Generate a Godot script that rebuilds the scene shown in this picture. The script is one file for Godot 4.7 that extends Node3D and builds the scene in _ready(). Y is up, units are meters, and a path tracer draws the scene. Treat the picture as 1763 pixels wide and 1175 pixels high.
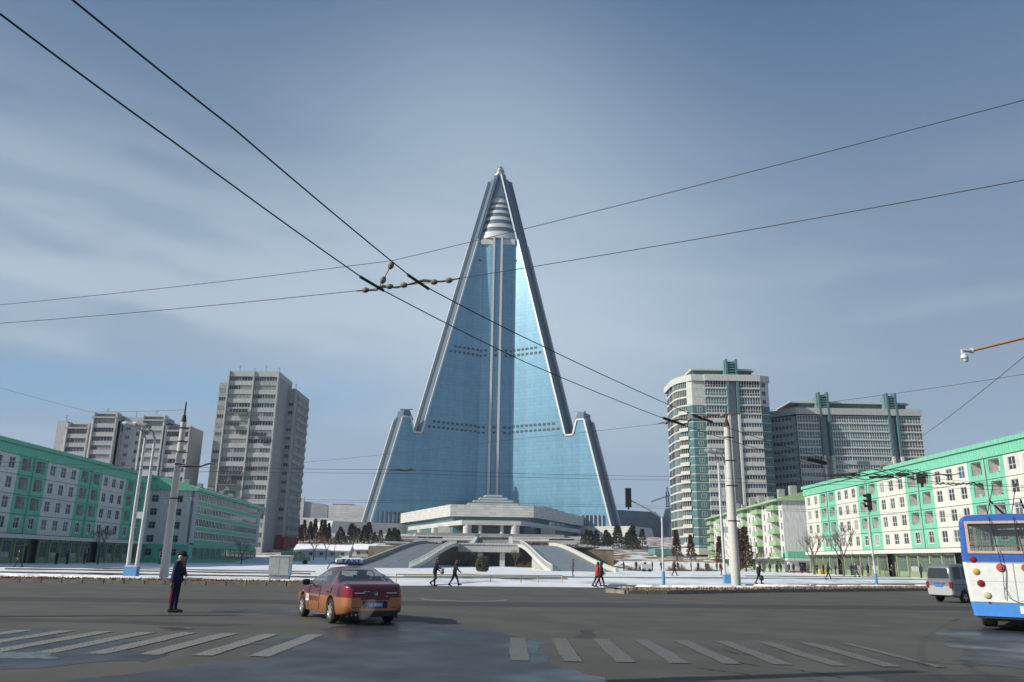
extends Node3D
# A winter square seen from the roadside: X right, Y up, -Z away from the camera. "d" in this script is the distance in front of the camera (d = -z).

var rng := RandomNumberGenerator.new()
var taken := {}
var M := {}
var T := {}
var cache := {}

func _ready() -> void:
	rng.seed = 71
	setup_view()
	make_materials()
	build_ground()
	build_flyover()
	build_hill()
	build_hotel()
	build_hotel_base()
	build_mint_blocks()
	build_strip_block()
	build_balcony_block()
	build_grey_tower()
	build_stepped_block()
	build_teal_tower()
	build_teal_slab()
	build_far_things()
	build_trees()
	build_posts()
	build_wires()
	build_street_things()
	build_taxi()
	build_van()
	build_bus()
	build_people()

# ------------------------------------------------------------------ camera, sky, sun
func setup_view() -> void:
	var cam := Camera3D.new()
	cam.name = "camera"
	cam.position = Vector3(0, 1.7, 0)
	cam.rotation = Vector3(deg_to_rad(15.64), 0, deg_to_rad(0.92))
	cam.fov = 47.04
	cam.near = 0.1
	cam.far = 9000.0
	add_child(cam)
	cam.current = true
	var env := Environment.new()
	env.background_mode = Environment.BG_SKY
	var sky := Sky.new()
	var pan := PanoramaSkyMaterial.new()
	pan.panorama = sky_image()
	sky.sky_material = pan
	env.sky = sky
	env.tonemap_mode = Environment.TONE_MAPPER_LINEAR
	env.tonemap_exposure = 1.12
	env.sdfgi_enabled = true
	env.ssao_enabled = true
	env.ssil_enabled = true
	env.fog_enabled = true
	env.fog_density = 0.00013
	env.fog_light_color = Color(0.70, 0.78, 0.88)
	env.volumetric_fog_enabled = true
	env.volumetric_fog_density = 0.0
	var we := WorldEnvironment.new()
	we.name = "environment"
	we.environment = env
	add_child(we)
	var sun := DirectionalLight3D.new()
	sun.name = "sun"
	var to_sun := Vector3(-0.951, 0.58, 0.309).normalized()
	sun.look_at_from_position(to_sun * 100.0, Vector3.ZERO, Vector3.UP)
	sun.light_energy = 1.55
	sun.light_color = Color(1.0, 0.97, 0.915)
	sun.light_angular_distance = 0.6
	sun.shadow_enabled = true
	add_child(sun)

func sky_image() -> ImageTexture:
	var w := 1024
	var h := 512
	var na := FastNoiseLite.new()
	na.seed = 5
	na.frequency = 1.0
	na.fractal_octaves = 4
	var nb := FastNoiseLite.new()
	nb.seed = 19
	nb.frequency = 1.0
	nb.fractal_octaves = 5
	var sun := Vector3(-0.951, 0.58, 0.309).normalized()
	var data := PackedFloat32Array()
	data.resize(w * h * 3)
	var i := 0
	for y in h:
		var el := 90.0 - (y + 0.5) / h * 180.0
		for x in w:
			var az := fposmod((x + 0.5) / w * 360.0 + 180.0, 360.0) - 180.0 # column 0 is straight ahead (-z)
			var c: Color
			if el < 0.0:
				c = Color(0.30, 0.33, 0.36)
			else:
				var t := minf(pow(el / 36.0, 0.9), 1.05)
				c = Color(0.336, 0.433, 0.545).lerp(Color(0.075, 0.145, 0.26), t)
				var dir := Vector3(sin(deg_to_rad(az)) * cos(deg_to_rad(el)), sin(deg_to_rad(el)), -cos(deg_to_rad(az)) * cos(deg_to_rad(el)))
				var cs := clampf(dir.dot(sun), 0, 1)
				# thin high cloud in long streaks, thicker towards the sun's side and low down
				var q := Vector3(dir.x, dir.y * 3.2, dir.z)
				var f := na.get_noise_3dv(q * 1.1) * 0.8 + nb.get_noise_3dv(Vector3(q.x * 2.2 + q.y, q.y * 3.0, q.z * 2.2)) * 0.4
				var side := pow(0.5 - 0.5 * sin(deg_to_rad(az)), 1.5)
				var veil := (0.02 + 0.60 * side) * (1.0 - 0.75 * smoothstep(17.0, 33.0, el)) * clampf(1.0 + 1.1 * f, 0.2, 1.8)
				veil = maxf(veil, 0.75 * exp(-pow((el - 15.5) / 4.0, 2.0)) * smoothstep(-21.0, -33.0, az) * smoothstep(-150.0, -60.0, az))
				veil += 0.56 * exp(-pow((el - 29.5) / 9.0, 2.0)) * exp(-pow((az + 2.0) / 14.0, 2.0))
				veil = maxf(veil, 0.85 * exp(-pow((el - 14.0) / 7.5, 2.0)) * exp(-pow((az - 1.0) / 19.0, 2.0)))
				var gap := exp(-pow((el - 10.7 - 0.05 * (az + 20.0) + 0.8 * nb.get_noise_2d(az * 0.09, 3.0)) / 2.2, 2.0)) * smoothstep(-2.0, -13.0, az) * smoothstep(-90.0, -40.0, az)
				veil = clampf(veil, 0.0, 0.95) * (1.0 - 0.95 * gap)
				var clear := c.lerp(Color(0.215, 0.385, 0.57), 0.9 * gap)
				c = clear.lerp(Color(0.375, 0.470, 0.575), veil)
				# whiter streaks of cirrus, drawn out level, in the lower sky
				var st := nb.get_noise_2d(az * 0.022 + el * 0.03, el * 0.16 + az * 0.012) + 0.5 * na.get_noise_2d(az * 0.06 + 40.0, el * 0.34)
				var streak := smoothstep(-0.05, 0.45, st + 0.12) * exp(-pow((el - 15.0) / 9.0, 2.0)) * (0.25 + 0.75 * smoothstep(20.0, -25.0, az) * smoothstep(-170.0, -70.0, az)) * (1.0 - 0.9 * gap)
				c = c.lerp(Color(0.475, 0.555, 0.635), 0.65 * streak)
				c = c.lerp(Color(0.475, 0.575, 0.675), 0.78 * exp(-pow((el - 18.0) / 8.5, 2.0)) * exp(-pow((az + 1.0) / 17.0, 2.0)))
				# the air round the sun is brighter
				c += Color(0.50, 0.46, 0.40) * pow(cs, 8.0) * 0.9
			data[i] = c.r
			data[i + 1] = c.g
			data[i + 2] = c.b
			i += 3
	return ImageTexture.create_from_image(Image.create_from_data(w, h, false, Image.FORMAT_RGBF, data.to_byte_array()))

# ------------------------------------------------------------------ mesh builder
class MB:
	var v := PackedVector3Array()
	var n := PackedVector3Array()
	var u := PackedVector2Array()
	var c := PackedColorArray()
	var xf := Transform3D.IDENTITY
	var col := Color.WHITE
	func vert(p: Vector3, nn: Vector3, uv := Vector2.ZERO) -> void:
		v.append(xf * p)
		n.append((xf.basis * nn).normalized())
		u.append(uv)
		c.append(col)
	func tri(a: Vector3, b: Vector3, d: Vector3) -> void: # counter-clockwise from outside
		var nn := (b - a).cross(d - a)
		if nn.length_squared() < 1e-16: return
		nn = nn.normalized()
		vert(a, nn); vert(d, nn); vert(b, nn)
	func quad(a: Vector3, b: Vector3, d: Vector3, e: Vector3) -> void:
		tri(a, b, d)
		tri(a, d, e)
	func quv(a: Vector3, b: Vector3, d: Vector3, e: Vector3, ua: Vector2, ub: Vector2, ud: Vector2, ue: Vector2) -> void:
		var nn := (b - a).cross(d - a).normalized()
		vert(a, nn, ua); vert(d, nn, ud); vert(b, nn, ub)
		vert(a, nn, ua); vert(e, nn, ue); vert(d, nn, ud)
	func tri_n(a: Vector3, b: Vector3, d: Vector3, na: Vector3, nb: Vector3, nd: Vector3) -> void:
		vert(a, na); vert(d, nd); vert(b, nb)
	func box(p: Vector3, s: Vector3, bs := Basis.IDENTITY) -> void: # centre, size
		var x := bs.x * s.x * 0.5
		var y := bs.y * s.y * 0.5
		var z := bs.z * s.z * 0.5
		quad(p - x - y + z, p + x - y + z, p + x + y + z, p - x + y + z)
		quad(p + x - y - z, p - x - y - z, p - x + y - z, p + x + y - z)
		quad(p + x - y + z, p + x - y - z, p + x + y - z, p + x + y + z)
		quad(p - x - y - z, p - x - y + z, p - x + y + z, p - x + y - z)
		quad(p - x + y + z, p + x + y + z, p + x + y - z, p - x + y - z)
		quad(p - x - y - z, p + x - y - z, p + x - y + z, p - x - y + z)
	func bx(x0: float, x1: float, y0: float, y1: float, z0: float, z1: float) -> void:
		box(Vector3(x0 + x1, y0 + y1, z0 + z1) * 0.5, Vector3(absf(x1 - x0), absf(y1 - y0), absf(z1 - z0)))
	func bar(a: Vector3, b: Vector3, w: float, h: float) -> void:
		var d := (b - a)
		var z := d.normalized()
		var r := Vector3.UP.cross(z)
		if r.length() < 0.01: r = Vector3.RIGHT
		r = r.normalized()
		box((a + b) * 0.5, Vector3(w, h, d.length()), Basis(r, z.cross(r), z))
	func tube(p: Array, r: Array, k := 8, caps := true) -> void:
		var rings := []
		var nor := []
		for i in p.size():
			var d: Vector3 = (p[mini(i + 1, p.size() - 1)] - p[maxi(i - 1, 0)]).normalized()
			var a := d.cross(Vector3.UP if absf(d.y) < 0.95 else Vector3.RIGHT).normalized()
			var b := a.cross(d).normalized()
			var ring := PackedVector3Array()
			var nn := PackedVector3Array()
			for j in k:
				var t := TAU * j / k
				var o := a * cos(t) + b * sin(t)
				nn.append(o)
				ring.append(p[i] + o * float(r[i]))
			rings.append(ring)
			nor.append(nn)
		for i in p.size() - 1:
			for j in k:
				var l := (j + 1) % k
				tri_n(rings[i][j], rings[i + 1][j], rings[i + 1][l], nor[i][j], nor[i + 1][j], nor[i + 1][l])
				tri_n(rings[i][j], rings[i + 1][l], rings[i][l], nor[i][j], nor[i + 1][l], nor[i][l])
		if caps:
			for j in k:
				var l := (j + 1) % k
				tri(p[0], rings[0][j], rings[0][l])
				tri(p[-1], rings[-1][l], rings[-1][j])
	func lathe(pr: Array, k := 16, o := Vector3.ZERO) -> void: # [Vector2(radius, y)] from bottom to top
		for i in pr.size() - 1:
			var a: Vector2 = pr[i]
			var b: Vector2 = pr[i + 1]
			var sl := Vector2(b.y - a.y, a.x - b.x).normalized()
			for j in k:
				var t0 := TAU * j / k
				var t1 := TAU * (j + 1) / k
				var d0 := Vector3(cos(t0), 0, -sin(t0))
				var d1 := Vector3(cos(t1), 0, -sin(t1))
				var n0 := d0 * sl.x + Vector3.UP * sl.y
				var n1 := d1 * sl.x + Vector3.UP * sl.y
				var p0 := o + d0 * a.x + Vector3.UP * a.y
				var p1 := o + d1 * a.x + Vector3.UP * a.y
				var p2 := o + d1 * b.x + Vector3.UP * b.y
				var p3 := o + d0 * b.x + Vector3.UP * b.y
				if a.x > 1e-5: tri_n(p0, p1, p2, n0, n1, n1)
				if b.x > 1e-5: tri_n(p0, p2, p3, n0, n1, n0)
	func prism(poly: PackedVector2Array, y0: float, y1: float, inset := 0.0, cap := true) -> void: # plan (x, z), walls may lean in
		var ctr := Vector2.ZERO
		for q in poly: ctr += q / poly.size()
		var top := PackedVector2Array()
		for q in poly: top.append(q + (ctr - q).normalized() * inset)
		var ccw := not Geometry2D.is_polygon_clockwise(poly)
		var k := poly.size()
		for i in k:
			var j := (i + 1) % k
			var a := Vector3(poly[i].x, y0, poly[i].y)
			var b := Vector3(poly[j].x, y0, poly[j].y)
			var d := Vector3(top[j].x, y1, top[j].y)
			var e := Vector3(top[i].x, y1, top[i].y)
			if ccw: quad(b, a, e, d)
			else: quad(a, b, d, e)
		if cap:
			var ix := Geometry2D.triangulate_polygon(top)
			for i in range(0, ix.size(), 3):
				var a := Vector3(top[ix[i]].x, y1, top[ix[i]].y)
				var b := Vector3(top[ix[i + 1]].x, y1, top[ix[i + 1]].y)
				var d := Vector3(top[ix[i + 2]].x, y1, top[ix[i + 2]].y)
				if (b - a).cross(d - a).y > 0: tri(a, b, d)
				else: tri(a, d, b)
	func flat(poly: PackedVector2Array, y: float) -> void:
		var ix := Geometry2D.triangulate_polygon(poly)
		if ix.is_empty(): # an outline that crosses itself: clean it first
			for q in Geometry2D.offset_polygon(poly, 0.01):
				if not Geometry2D.triangulate_polygon(q).is_empty() and not Geometry2D.is_polygon_clockwise(q): flat(q, y)
			return
		for i in range(0, ix.size(), 3):
			var a := Vector3(poly[ix[i]].x, y, poly[ix[i]].y)
			var b := Vector3(poly[ix[i + 1]].x, y, poly[ix[i + 1]].y)
			var d := Vector3(poly[ix[i + 2]].x, y, poly[ix[i + 2]].y)
			if (b - a).cross(d - a).y > 0: tri(a, b, d)
			else: tri(a, d, b)
	func extrude(poly: PackedVector2Array, z0: float, z1: float) -> void: # polygon in x,y; z1 is the front
		var ccw := not Geometry2D.is_polygon_clockwise(poly)
		var k := poly.size()
		for i in k:
			var j := (i + 1) % k
			var a := Vector3(poly[i].x, poly[i].y, z0)
			var b := Vector3(poly[j].x, poly[j].y, z0)
			var d := Vector3(poly[j].x, poly[j].y, z1)
			var e := Vector3(poly[i].x, poly[i].y, z1)
			if ccw: quad(a, b, d, e)
			else: quad(b, a, e, d)
		var ix := Geometry2D.triangulate_polygon(poly)
		for i in range(0, ix.size(), 3):
			var p := [poly[ix[i]], poly[ix[i + 1]], poly[ix[i + 2]]]
			if (p[1] - p[0]).cross(p[2] - p[0]) < 0: p = [p[0], p[2], p[1]]
			tri(Vector3(p[0].x, p[0].y, z1), Vector3(p[1].x, p[1].y, z1), Vector3(p[2].x, p[2].y, z1))
			tri(Vector3(p[0].x, p[0].y, z0), Vector3(p[2].x, p[2].y, z0), Vector3(p[1].x, p[1].y, z0))
	# front wall in the x,y plane at z facing +z, with real openings and reveals going back
	func wall(x0: float, x1: float, y0: float, y1: float, z: float, holes: Array, deep := 0.2) -> void:
		var xs := [x0, x1]
		var ys := [y0, y1]
		for r in holes:
			xs.append(r.position.x); xs.append(r.end.x)
			ys.append(r.position.y); ys.append(r.end.y)
		xs.sort(); ys.sort()
		for j in ys.size() - 1:
			if ys[j + 1] - ys[j] < 1e-4: continue
			var start = null
			var cy: float = (ys[j] + ys[j + 1]) * 0.5
			for i in xs.size():
				var open := true
				if i < xs.size() - 1:
					if xs[i + 1] - xs[i] < 1e-4: continue
					open = false
					var cx: float = (xs[i] + xs[i + 1]) * 0.5
					for r in holes:
						if r.has_point(Vector2(cx, cy)):
							open = true
							break
				if not open and start == null: start = xs[i]
				elif open and start != null:
					quad(Vector3(start, ys[j], z), Vector3(xs[i], ys[j], z), Vector3(xs[i], ys[j + 1], z), Vector3(start, ys[j + 1], z))
					start = null
		for r in holes:
			var a: Vector2 = r.position
			var b: Vector2 = r.end
			var w := z - deep
			quad(Vector3(a.x, a.y, z), Vector3(b.x, a.y, z), Vector3(b.x, a.y, w), Vector3(a.x, a.y, w))
			quad(Vector3(b.x, b.y, z), Vector3(a.x, b.y, z), Vector3(a.x, b.y, w), Vector3(b.x, b.y, w))
			quad(Vector3(a.x, a.y, w), Vector3(a.x, b.y, w), Vector3(a.x, b.y, z), Vector3(a.x, a.y, z))
			quad(Vector3(b.x, a.y, z), Vector3(b.x, b.y, z), Vector3(b.x, b.y, w), Vector3(b.x, a.y, w))
	func grid(rows: Array, close := false) -> void: # smooth sheet over rows of points; outside is to the left of row direction x column direction
		var nr := rows.size()
		var nc: int = rows[0].size()
		var nn := []
		for i in nr:
			var a := PackedVector3Array()
			for j in nc:
				var du: Vector3 = rows[i][mini(j + 1, nc - 1)] - rows[i][maxi(j - 1, 0)]
				var dv: Vector3 = rows[mini(i + 1, nr - 1)][j] - rows[maxi(i - 1, 0)][j]
				a.append(du.cross(dv).normalized())
			nn.append(a)
		for i in nr - 1:
			for j in nc - 1:
				tri_n(rows[i][j], rows[i][j + 1], rows[i + 1][j + 1], nn[i][j], nn[i][j + 1], nn[i + 1][j + 1])
				tri_n(rows[i][j], rows[i + 1][j + 1], rows[i + 1][j], nn[i][j], nn[i + 1][j + 1], nn[i + 1][j])
	func mesh() -> ArrayMesh:
		var a := []
		a.resize(Mesh.ARRAY_MAX)
		a[Mesh.ARRAY_VERTEX] = v
		a[Mesh.ARRAY_NORMAL] = n
		a[Mesh.ARRAY_TEX_UV] = u
		a[Mesh.ARRAY_COLOR] = c
		var m := ArrayMesh.new()
		m.add_surface_from_arrays(Mesh.PRIMITIVE_TRIANGLES, a)
		return m

# ------------------------------------------------------------------ naming and nodes
func numbered(called: String) -> String:
	var k: int = taken.get(called, 0)
	taken[called] = k + 1
	return called if k == 0 else "%s_%03d" % [called, k]

func thing(called: String, label: String, category: String, at := Vector3.ZERO, turn := 0.0, group := "") -> Node3D:
	var o := Node3D.new()
	o.name = numbered(called)
	add_child(o)
	o.position = at
	o.rotation.y = turn
	tag(o, label, category, group)
	return o

func tag(o: Node3D, label: String, category: String, group := "") -> Node3D:
	o.set_meta("label", label)
	o.set_meta("category", category)
	if group: o.set_meta("group", group)
	return o

func part(called: String, m: Variant, mt: Material, parent: Node3D, at := Transform3D.IDENTITY) -> MeshInstance3D:
	var o := MeshInstance3D.new()
	o.name = called
	o.mesh = m.mesh() if m is MB else m
	o.material_override = mt
	o.transform = at
	parent.add_child(o, true)
	return o

func solo(called: String, m: MB, mt: Material, label: String, category: String, group := "", at := Vector3.ZERO, turn := 0.0) -> MeshInstance3D:
	var o := part(numbered(called), m, mt, self, Transform3D(Basis(Vector3.UP, turn), at))
	tag(o, label, category, group)
	return o

func struct(called: String, m: MB, mt: Material) -> MeshInstance3D:
	var o := part(numbered(called), m, mt, self)
	o.set_meta("kind", "structure")
	return o

func copy(o: Node3D, label: String, at: Vector3, turn := 0.0) -> Node3D:
	var base := String(o.name)
	var r: Node3D = o.duplicate()
	r.name = numbered(base)
	add_child(r)
	r.position = at
	r.rotation.y = turn
	r.set_meta("label", label)
	return r

func tf(p: Vector3, turn := 0.0) -> Transform3D:
	return Transform3D(Basis(Vector3.UP, turn), p)

func pl(tb: Array, x: float) -> float: # piecewise table
	if x <= tb[0][0]: return tb[0][1]
	for i in tb.size() - 1:
		if x <= tb[i + 1][0]:
			return lerpf(tb[i][1], tb[i + 1][1], (x - tb[i][0]) / (tb[i + 1][0] - tb[i][0]))
	return tb[-1][1]

# ------------------------------------------------------------------ materials
func noise_tex(sd: int, freq: float, lo: float, hi: float, oct := 4, size := 256, sharp := 1.0) -> ImageTexture:
	var f := FastNoiseLite.new()
	f.seed = sd
	f.frequency = freq
	f.fractal_octaves = oct
	var im := f.get_seamless_image(size, size)
	im.convert(Image.FORMAT_L8)
	var d := im.get_data()
	for i in d.size():
		var t := clampf((d[i] / 255.0 - 0.5) * sharp + 0.5, 0, 1)
		d[i] = int(255.0 * lerpf(lo, hi, t))
	var o := Image.create_from_data(size, size, false, Image.FORMAT_L8, d)
	o.generate_mipmaps()
	return ImageTexture.create_from_image(o)

func mat(id: String, r: float, g: float, b: float, rough := 0.8, tex := "", scale := 0.3, metal := 0.0, spec := 0.5) -> StandardMaterial3D:
	var m := StandardMaterial3D.new()
	m.resource_name = id
	m.albedo_color = Color(r, g, b).linear_to_srgb()
	m.roughness = rough
	m.metallic = metal
	m.metallic_specular = spec
	if tex:
		m.albedo_texture = T[tex]
		m.uv1_triplanar = true
		m.uv1_world_triplanar = true
		m.uv1_scale = Vector3.ONE * scale
	M[id] = m
	return m

func glass(id: String, r: float, g: float, b: float, alpha: float) -> void:
	var m := mat(id, r, g, b, 0.03)
	m.albedo_color.a = alpha
	m.transparency = BaseMaterial3D.TRANSPARENCY_ALPHA

func make_materials() -> void:
	T.grime = noise_tex(3, 0.02, 0.90, 1.0, 5)
	T.stain = noise_tex(8, 0.012, 0.84, 1.0, 5, 256, 1.3)
	T.fine = noise_tex(11, 0.09, 0.72, 1.0, 4)
	T.patch = noise_tex(14, 0.03, 0.62, 1.0, 6, 512, 1.6)
	T.wetness = noise_tex(21, 0.014, 0.30, 0.60, 5, 256, 1.4)
	T.streak = noise_tex(27, 0.03, 0.86, 1.0, 5, 256, 1.4)
	T.chip = noise_tex(61, 0.06, 0.60, 1.0, 5, 512, 3.2)
	T.panes = pane_tex()
	T.cladding = cladding_tex()
	T.snowmix = snow_tex()
	T.road = road_tex()
	# ground
	var m := mat("road", 0.105, 0.10, 0.092, 0.82)
	m.albedo_texture = T.road
	m.uv1_triplanar = true
	m.uv1_world_triplanar = true
	m.uv1_scale = Vector3.ONE * 0.055
	m.albedo_color = Color(1, 1, 1)
	m = mat("wet", 0.034, 0.036, 0.042, 1.0, "grime", 0.12)
	m.roughness_texture = T.wetness
	m.roughness_texture_channel = BaseMaterial3D.TEXTURE_CHANNEL_RED
	m = mat("ice", 0.16, 0.17, 0.19, 0.35, "patch", 0.35)
	mat("ramp_road", 0.16, 0.175, 0.19, 0.42, "grime", 0.1)
	mat("paint_worn", 0.185, 0.19, 0.18, 0.75, "chip", 0.7)
	mat("paint", 0.27, 0.277, 0.26, 0.7, "chip", 0.7)
	mat("asphalt_new", 0.052, 0.052, 0.051, 0.8, "fine", 0.6)
	mat("asphalt_old", 0.095, 0.09, 0.08, 0.9, "fine", 0.6)
	mat("crack", 0.02, 0.02, 0.02, 0.9)
	mat("kerb", 0.27, 0.25, 0.21, 0.9, "stain", 0.4)
	mat("dry_grass", 0.20, 0.125, 0.07, 1.0, "fine", 0.8)
	mat("grass_blade", 0.26, 0.15, 0.075, 1.0)
	mat("snow", 0.80, 0.83, 0.87, 0.75, "grime", 0.09)
	mat("trodden", 0.50, 0.50, 0.50, 0.9, "patch", 0.6)
	mat("snow_clean", 0.82, 0.84, 0.88, 0.75)
	mat("path", 0.11, 0.105, 0.095, 0.85, "stain", 0.5)
	m = mat("hill", 1, 1, 1, 0.95)
	m.albedo_texture = T.snowmix
	m.uv1_triplanar = true
	m.uv1_world_triplanar = true
	m.uv1_scale = Vector3.ONE * 0.02
	# concrete and render
	mat("concrete", 0.36, 0.36, 0.35, 0.9, "stain", 0.15)
	mat("concrete_pole", 0.60, 0.59, 0.56, 0.85, "grime", 0.9)
	mat("grey_wall", 0.37, 0.385, 0.385, 0.9, "stain", 0.06)
	mat("grey_pale", 0.49, 0.505, 0.50, 0.9, "stain", 0.08)
	mat("bluish_wall", 0.45, 0.48, 0.52, 0.9, "stain", 0.06)
	mat("white_wall", 0.66, 0.66, 0.65, 0.9, "grime", 0.12)
	mat("cream_wall", 0.64, 0.64, 0.58, 0.9, "grime", 0.12)
	mat("warm_white", 0.68, 0.66, 0.62, 0.9, "grime", 0.12)
	mat("mint", 0.175, 0.53, 0.365, 0.85, "streak", 0.3)
	mat("leaf_green", 0.33, 0.50, 0.27, 0.85, "grime", 0.2)
	mat("olive", 0.23, 0.29, 0.17, 0.8, "grime", 0.3)
	mat("loggia", 0.62, 0.61, 0.58, 0.9, "stain", 0.3)
	mat("teal", 0.085, 0.185, 0.19, 0.75, "grime", 0.1)
	mat("teal_pale", 0.13, 0.26, 0.26, 0.75, "grime", 0.1)
	mat("off_white", 0.60, 0.61, 0.57, 0.85, "grime", 0.1)
	mat("tan_stone", 0.27, 0.225, 0.15, 0.95, "stain", 0.12)
	mat("clad_white", 0.62, 0.62, 0.60, 0.55).albedo_texture = T.cladding
	mat("clad_grey", 0.34, 0.36, 0.38, 0.55).albedo_texture = T.cladding
	for k in ["clad_white", "clad_grey"]:
		M[k].uv1_triplanar = true
		M[k].uv1_world_triplanar = true
		M[k].uv1_scale = Vector3.ONE / 24.0
	mat("brick_red", 0.33, 0.085, 0.06, 0.9, "stain", 0.2)
	# rain streaks: the same stain pattern drawn out downwards
	for k in ["white_wall", "cream_wall", "warm_white", "mint", "grey_wall", "grey_pale", "bluish_wall", "off_white", "concrete", "leaf_green"]:
		M[k].albedo_texture = T.streak
		M[k].uv1_scale = Vector3(0.34, 0.045, 0.34)
	# hotel
	m = mat("curtain", 0.18, 0.38, 0.52, 0.30, "", 1.0, 0.25)
	m.albedo_texture = T.panes
	m = mat("curtain_plain", 0.10, 0.16, 0.22, 0.45, "grime", 0.05, 0.2)
	mat("alu", 0.58, 0.59, 0.58, 0.42, "", 1.0, 0.15)
	mat("spire_metal", 0.36, 0.37, 0.37, 0.4, "", 1.0, 0.3)
	mat("alu_dark", 0.20, 0.22, 0.25, 0.4, "", 1.0, 0.4)
	mat("vent", 0.05, 0.06, 0.075, 0.6)
	# windows
	mat("frame_white", 0.66, 0.66, 0.63, 0.6)
	mat("frame_grey", 0.34, 0.34, 0.33, 0.7)
	mat("pane_dark", 0.035, 0.042, 0.05, 0.06)
	mat("pane_mid", 0.09, 0.11, 0.115, 0.08)
	mat("pane_curtain", 0.27, 0.28, 0.26, 0.12)
	mat("pane_blue", 0.05, 0.10, 0.17, 0.06)
	mat("pane_teal", 0.075, 0.16, 0.18, 0.05)
	mat("pane_shop", 0.10, 0.135, 0.14, 0.06)
	mat("pane_bright", 0.36, 0.38, 0.37, 0.15)
	# street
	mat("steel_white", 0.62, 0.64, 0.65, 0.45, "grime", 0.8)
	mat("steel_grey", 0.30, 0.32, 0.34, 0.5)
	mat("base_blue", 0.10, 0.33, 0.60, 0.6, "grime", 0.6)
	mat("rust", 0.10, 0.06, 0.04, 0.9, "fine", 3.0)
	mat("wire", 0.022, 0.021, 0.02, 0.8)
	mat("wire_rust", 0.07, 0.045, 0.035, 0.85)
	mat("porcelain", 0.24, 0.19, 0.13, 0.35, "fine", 8.0)
	mat("black", 0.015, 0.015, 0.016, 0.6)
	mat("black_gloss", 0.012, 0.012, 0.013, 0.25)
	mat("yellow", 0.62, 0.42, 0.10, 0.6)
	mat("orange_pole", 0.55, 0.24, 0.06, 0.5)
	mat("cabinet", 0.52, 0.56, 0.55, 0.6, "grime", 0.5)
	mat("cabinet_base", 0.30, 0.36, 0.38, 0.8, "grime", 0.5)
	mat("bark", 0.10, 0.085, 0.07, 0.95)
	mat("twig", 0.16, 0.12, 0.095, 0.95)
	mat("needle", 0.065, 0.070, 0.042, 0.9)
	mat("needle_dry", 0.13, 0.075, 0.04, 0.9)
	mat("hedge", 0.085, 0.08, 0.045, 0.95)
	# vehicles
	m = mat("maroon", 0.115, 0.013, 0.030, 0.35, "", 1.0, 0.35)
	m.clearcoat_enabled = true
	m.clearcoat = 0.8
	m.clearcoat_roughness = 0.12
	m = mat("copper", 0.44, 0.175, 0.065, 0.38, "", 1.0, 0.45)
	m.clearcoat_enabled = true
	m.clearcoat = 0.7
	m.clearcoat_roughness = 0.15
	mat("silver_paint", 0.24, 0.255, 0.275, 0.35, "", 1.0, 0.5)
	mat("silver_bumper", 0.42, 0.43, 0.44, 0.45, "", 1.0, 0.3)
	mat("bus_blue", 0.045, 0.13, 0.48, 0.28, "grime", 0.8)
	mat("bus_sky", 0.06, 0.27, 0.74, 0.4, "grime", 0.8)
	mat("bus_white", 0.75, 0.78, 0.76, 0.42, "grime", 0.8)
	mat("bus_wood", 0.58, 0.44, 0.30, 0.6, "streak", 2.0)
	mat("bus_inside", 0.16, 0.16, 0.16, 0.8)
	mat("lens_red", 0.22, 0.012, 0.018, 0.2)
	mat("lens_amber", 0.55, 0.33, 0.10, 0.25)
	mat("lens_clear", 0.48, 0.44, 0.28, 0.25)
	mat("lens_coral", 0.45, 0.10, 0.09, 0.3)
	mat("rubber", 0.018, 0.018, 0.018, 0.85)
	mat("alloy", 0.55, 0.56, 0.57, 0.35, "", 1.0, 0.6)
	mat("seat", 0.03, 0.033, 0.04, 0.9)
	mat("plate_blue", 0.05, 0.16, 0.48, 0.5)
	mat("sign_white", 0.78, 0.80, 0.82, 0.4)
	mat("letter_blue", 0.02, 0.05, 0.40, 0.5)
	mat("letter_white", 0.75, 0.78, 0.82, 0.5)
	mat("letter_black", 0.03, 0.03, 0.035, 0.6)
	mat("chrome", 0.7, 0.7, 0.72, 0.15, "", 1.0, 1.0)
	glass("car_glass", 0.05, 0.075, 0.075, 0.42)
	glass("bus_glass", 0.06, 0.07, 0.07, 0.30)
	m = mat("cloth", 1, 1, 1, 0.92)
	m.vertex_color_use_as_albedo = true
	mat("bag_grey", 0.22, 0.22, 0.26, 0.6)
	mat("bag_black", 0.015, 0.015, 0.018, 0.7)
	mat("bag_red", 0.40, 0.03, 0.04, 0.7)

func pane_tex() -> ImageTexture: # 48 m x 48 m of curtain wall: 16 storeys of 28 panes, each with its own tone, in dark joints
	var im := Image.create(672, 640, false, Image.FORMAT_RGB8)
	var r := RandomNumberGenerator.new()
	r.seed = 40
	var cols := []
	for i in 28: cols.append(r.randf_range(0.95, 1.0) if i % 4 == 0 else cols[i - 1] + r.randf_range(-0.008, 0.008))
	for j in 16:
		var row := r.randf_range(0.97, 1.0)
		for i in 28:
			var t: float = row * cols[i] * r.randf_range(0.95, 1.0)
			im.fill_rect(Rect2i(i * 24, j * 40, 24, 40), Color(t * 0.91, t * 0.92, t * 0.93))
			im.fill_rect(Rect2i(i * 24 + 2, j * 40 + 5, 21, 35), Color(t, t, t))
	im.generate_mipmaps()
	return ImageTexture.create_from_image(im)

func cladding_tex() -> ImageTexture: # 24 m of horizontal cladding sheets
	var im := Image.create(256, 256, false, Image.FORMAT_RGB8)
	var r := RandomNumberGenerator.new()
	r.seed = 41
	for j in 16:
		for i in 6:
			var t := r.randf_range(0.90, 1.0)
			im.fill_rect(Rect2i(i * 43, j * 16, 43, 16), Color(t, t, t))
		im.fill_rect(Rect2i(0, j * 16, 256, 2), Color(0.74, 0.74, 0.75))
	im.generate_mipmaps()
	return ImageTexture.create_from_image(im)

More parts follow.
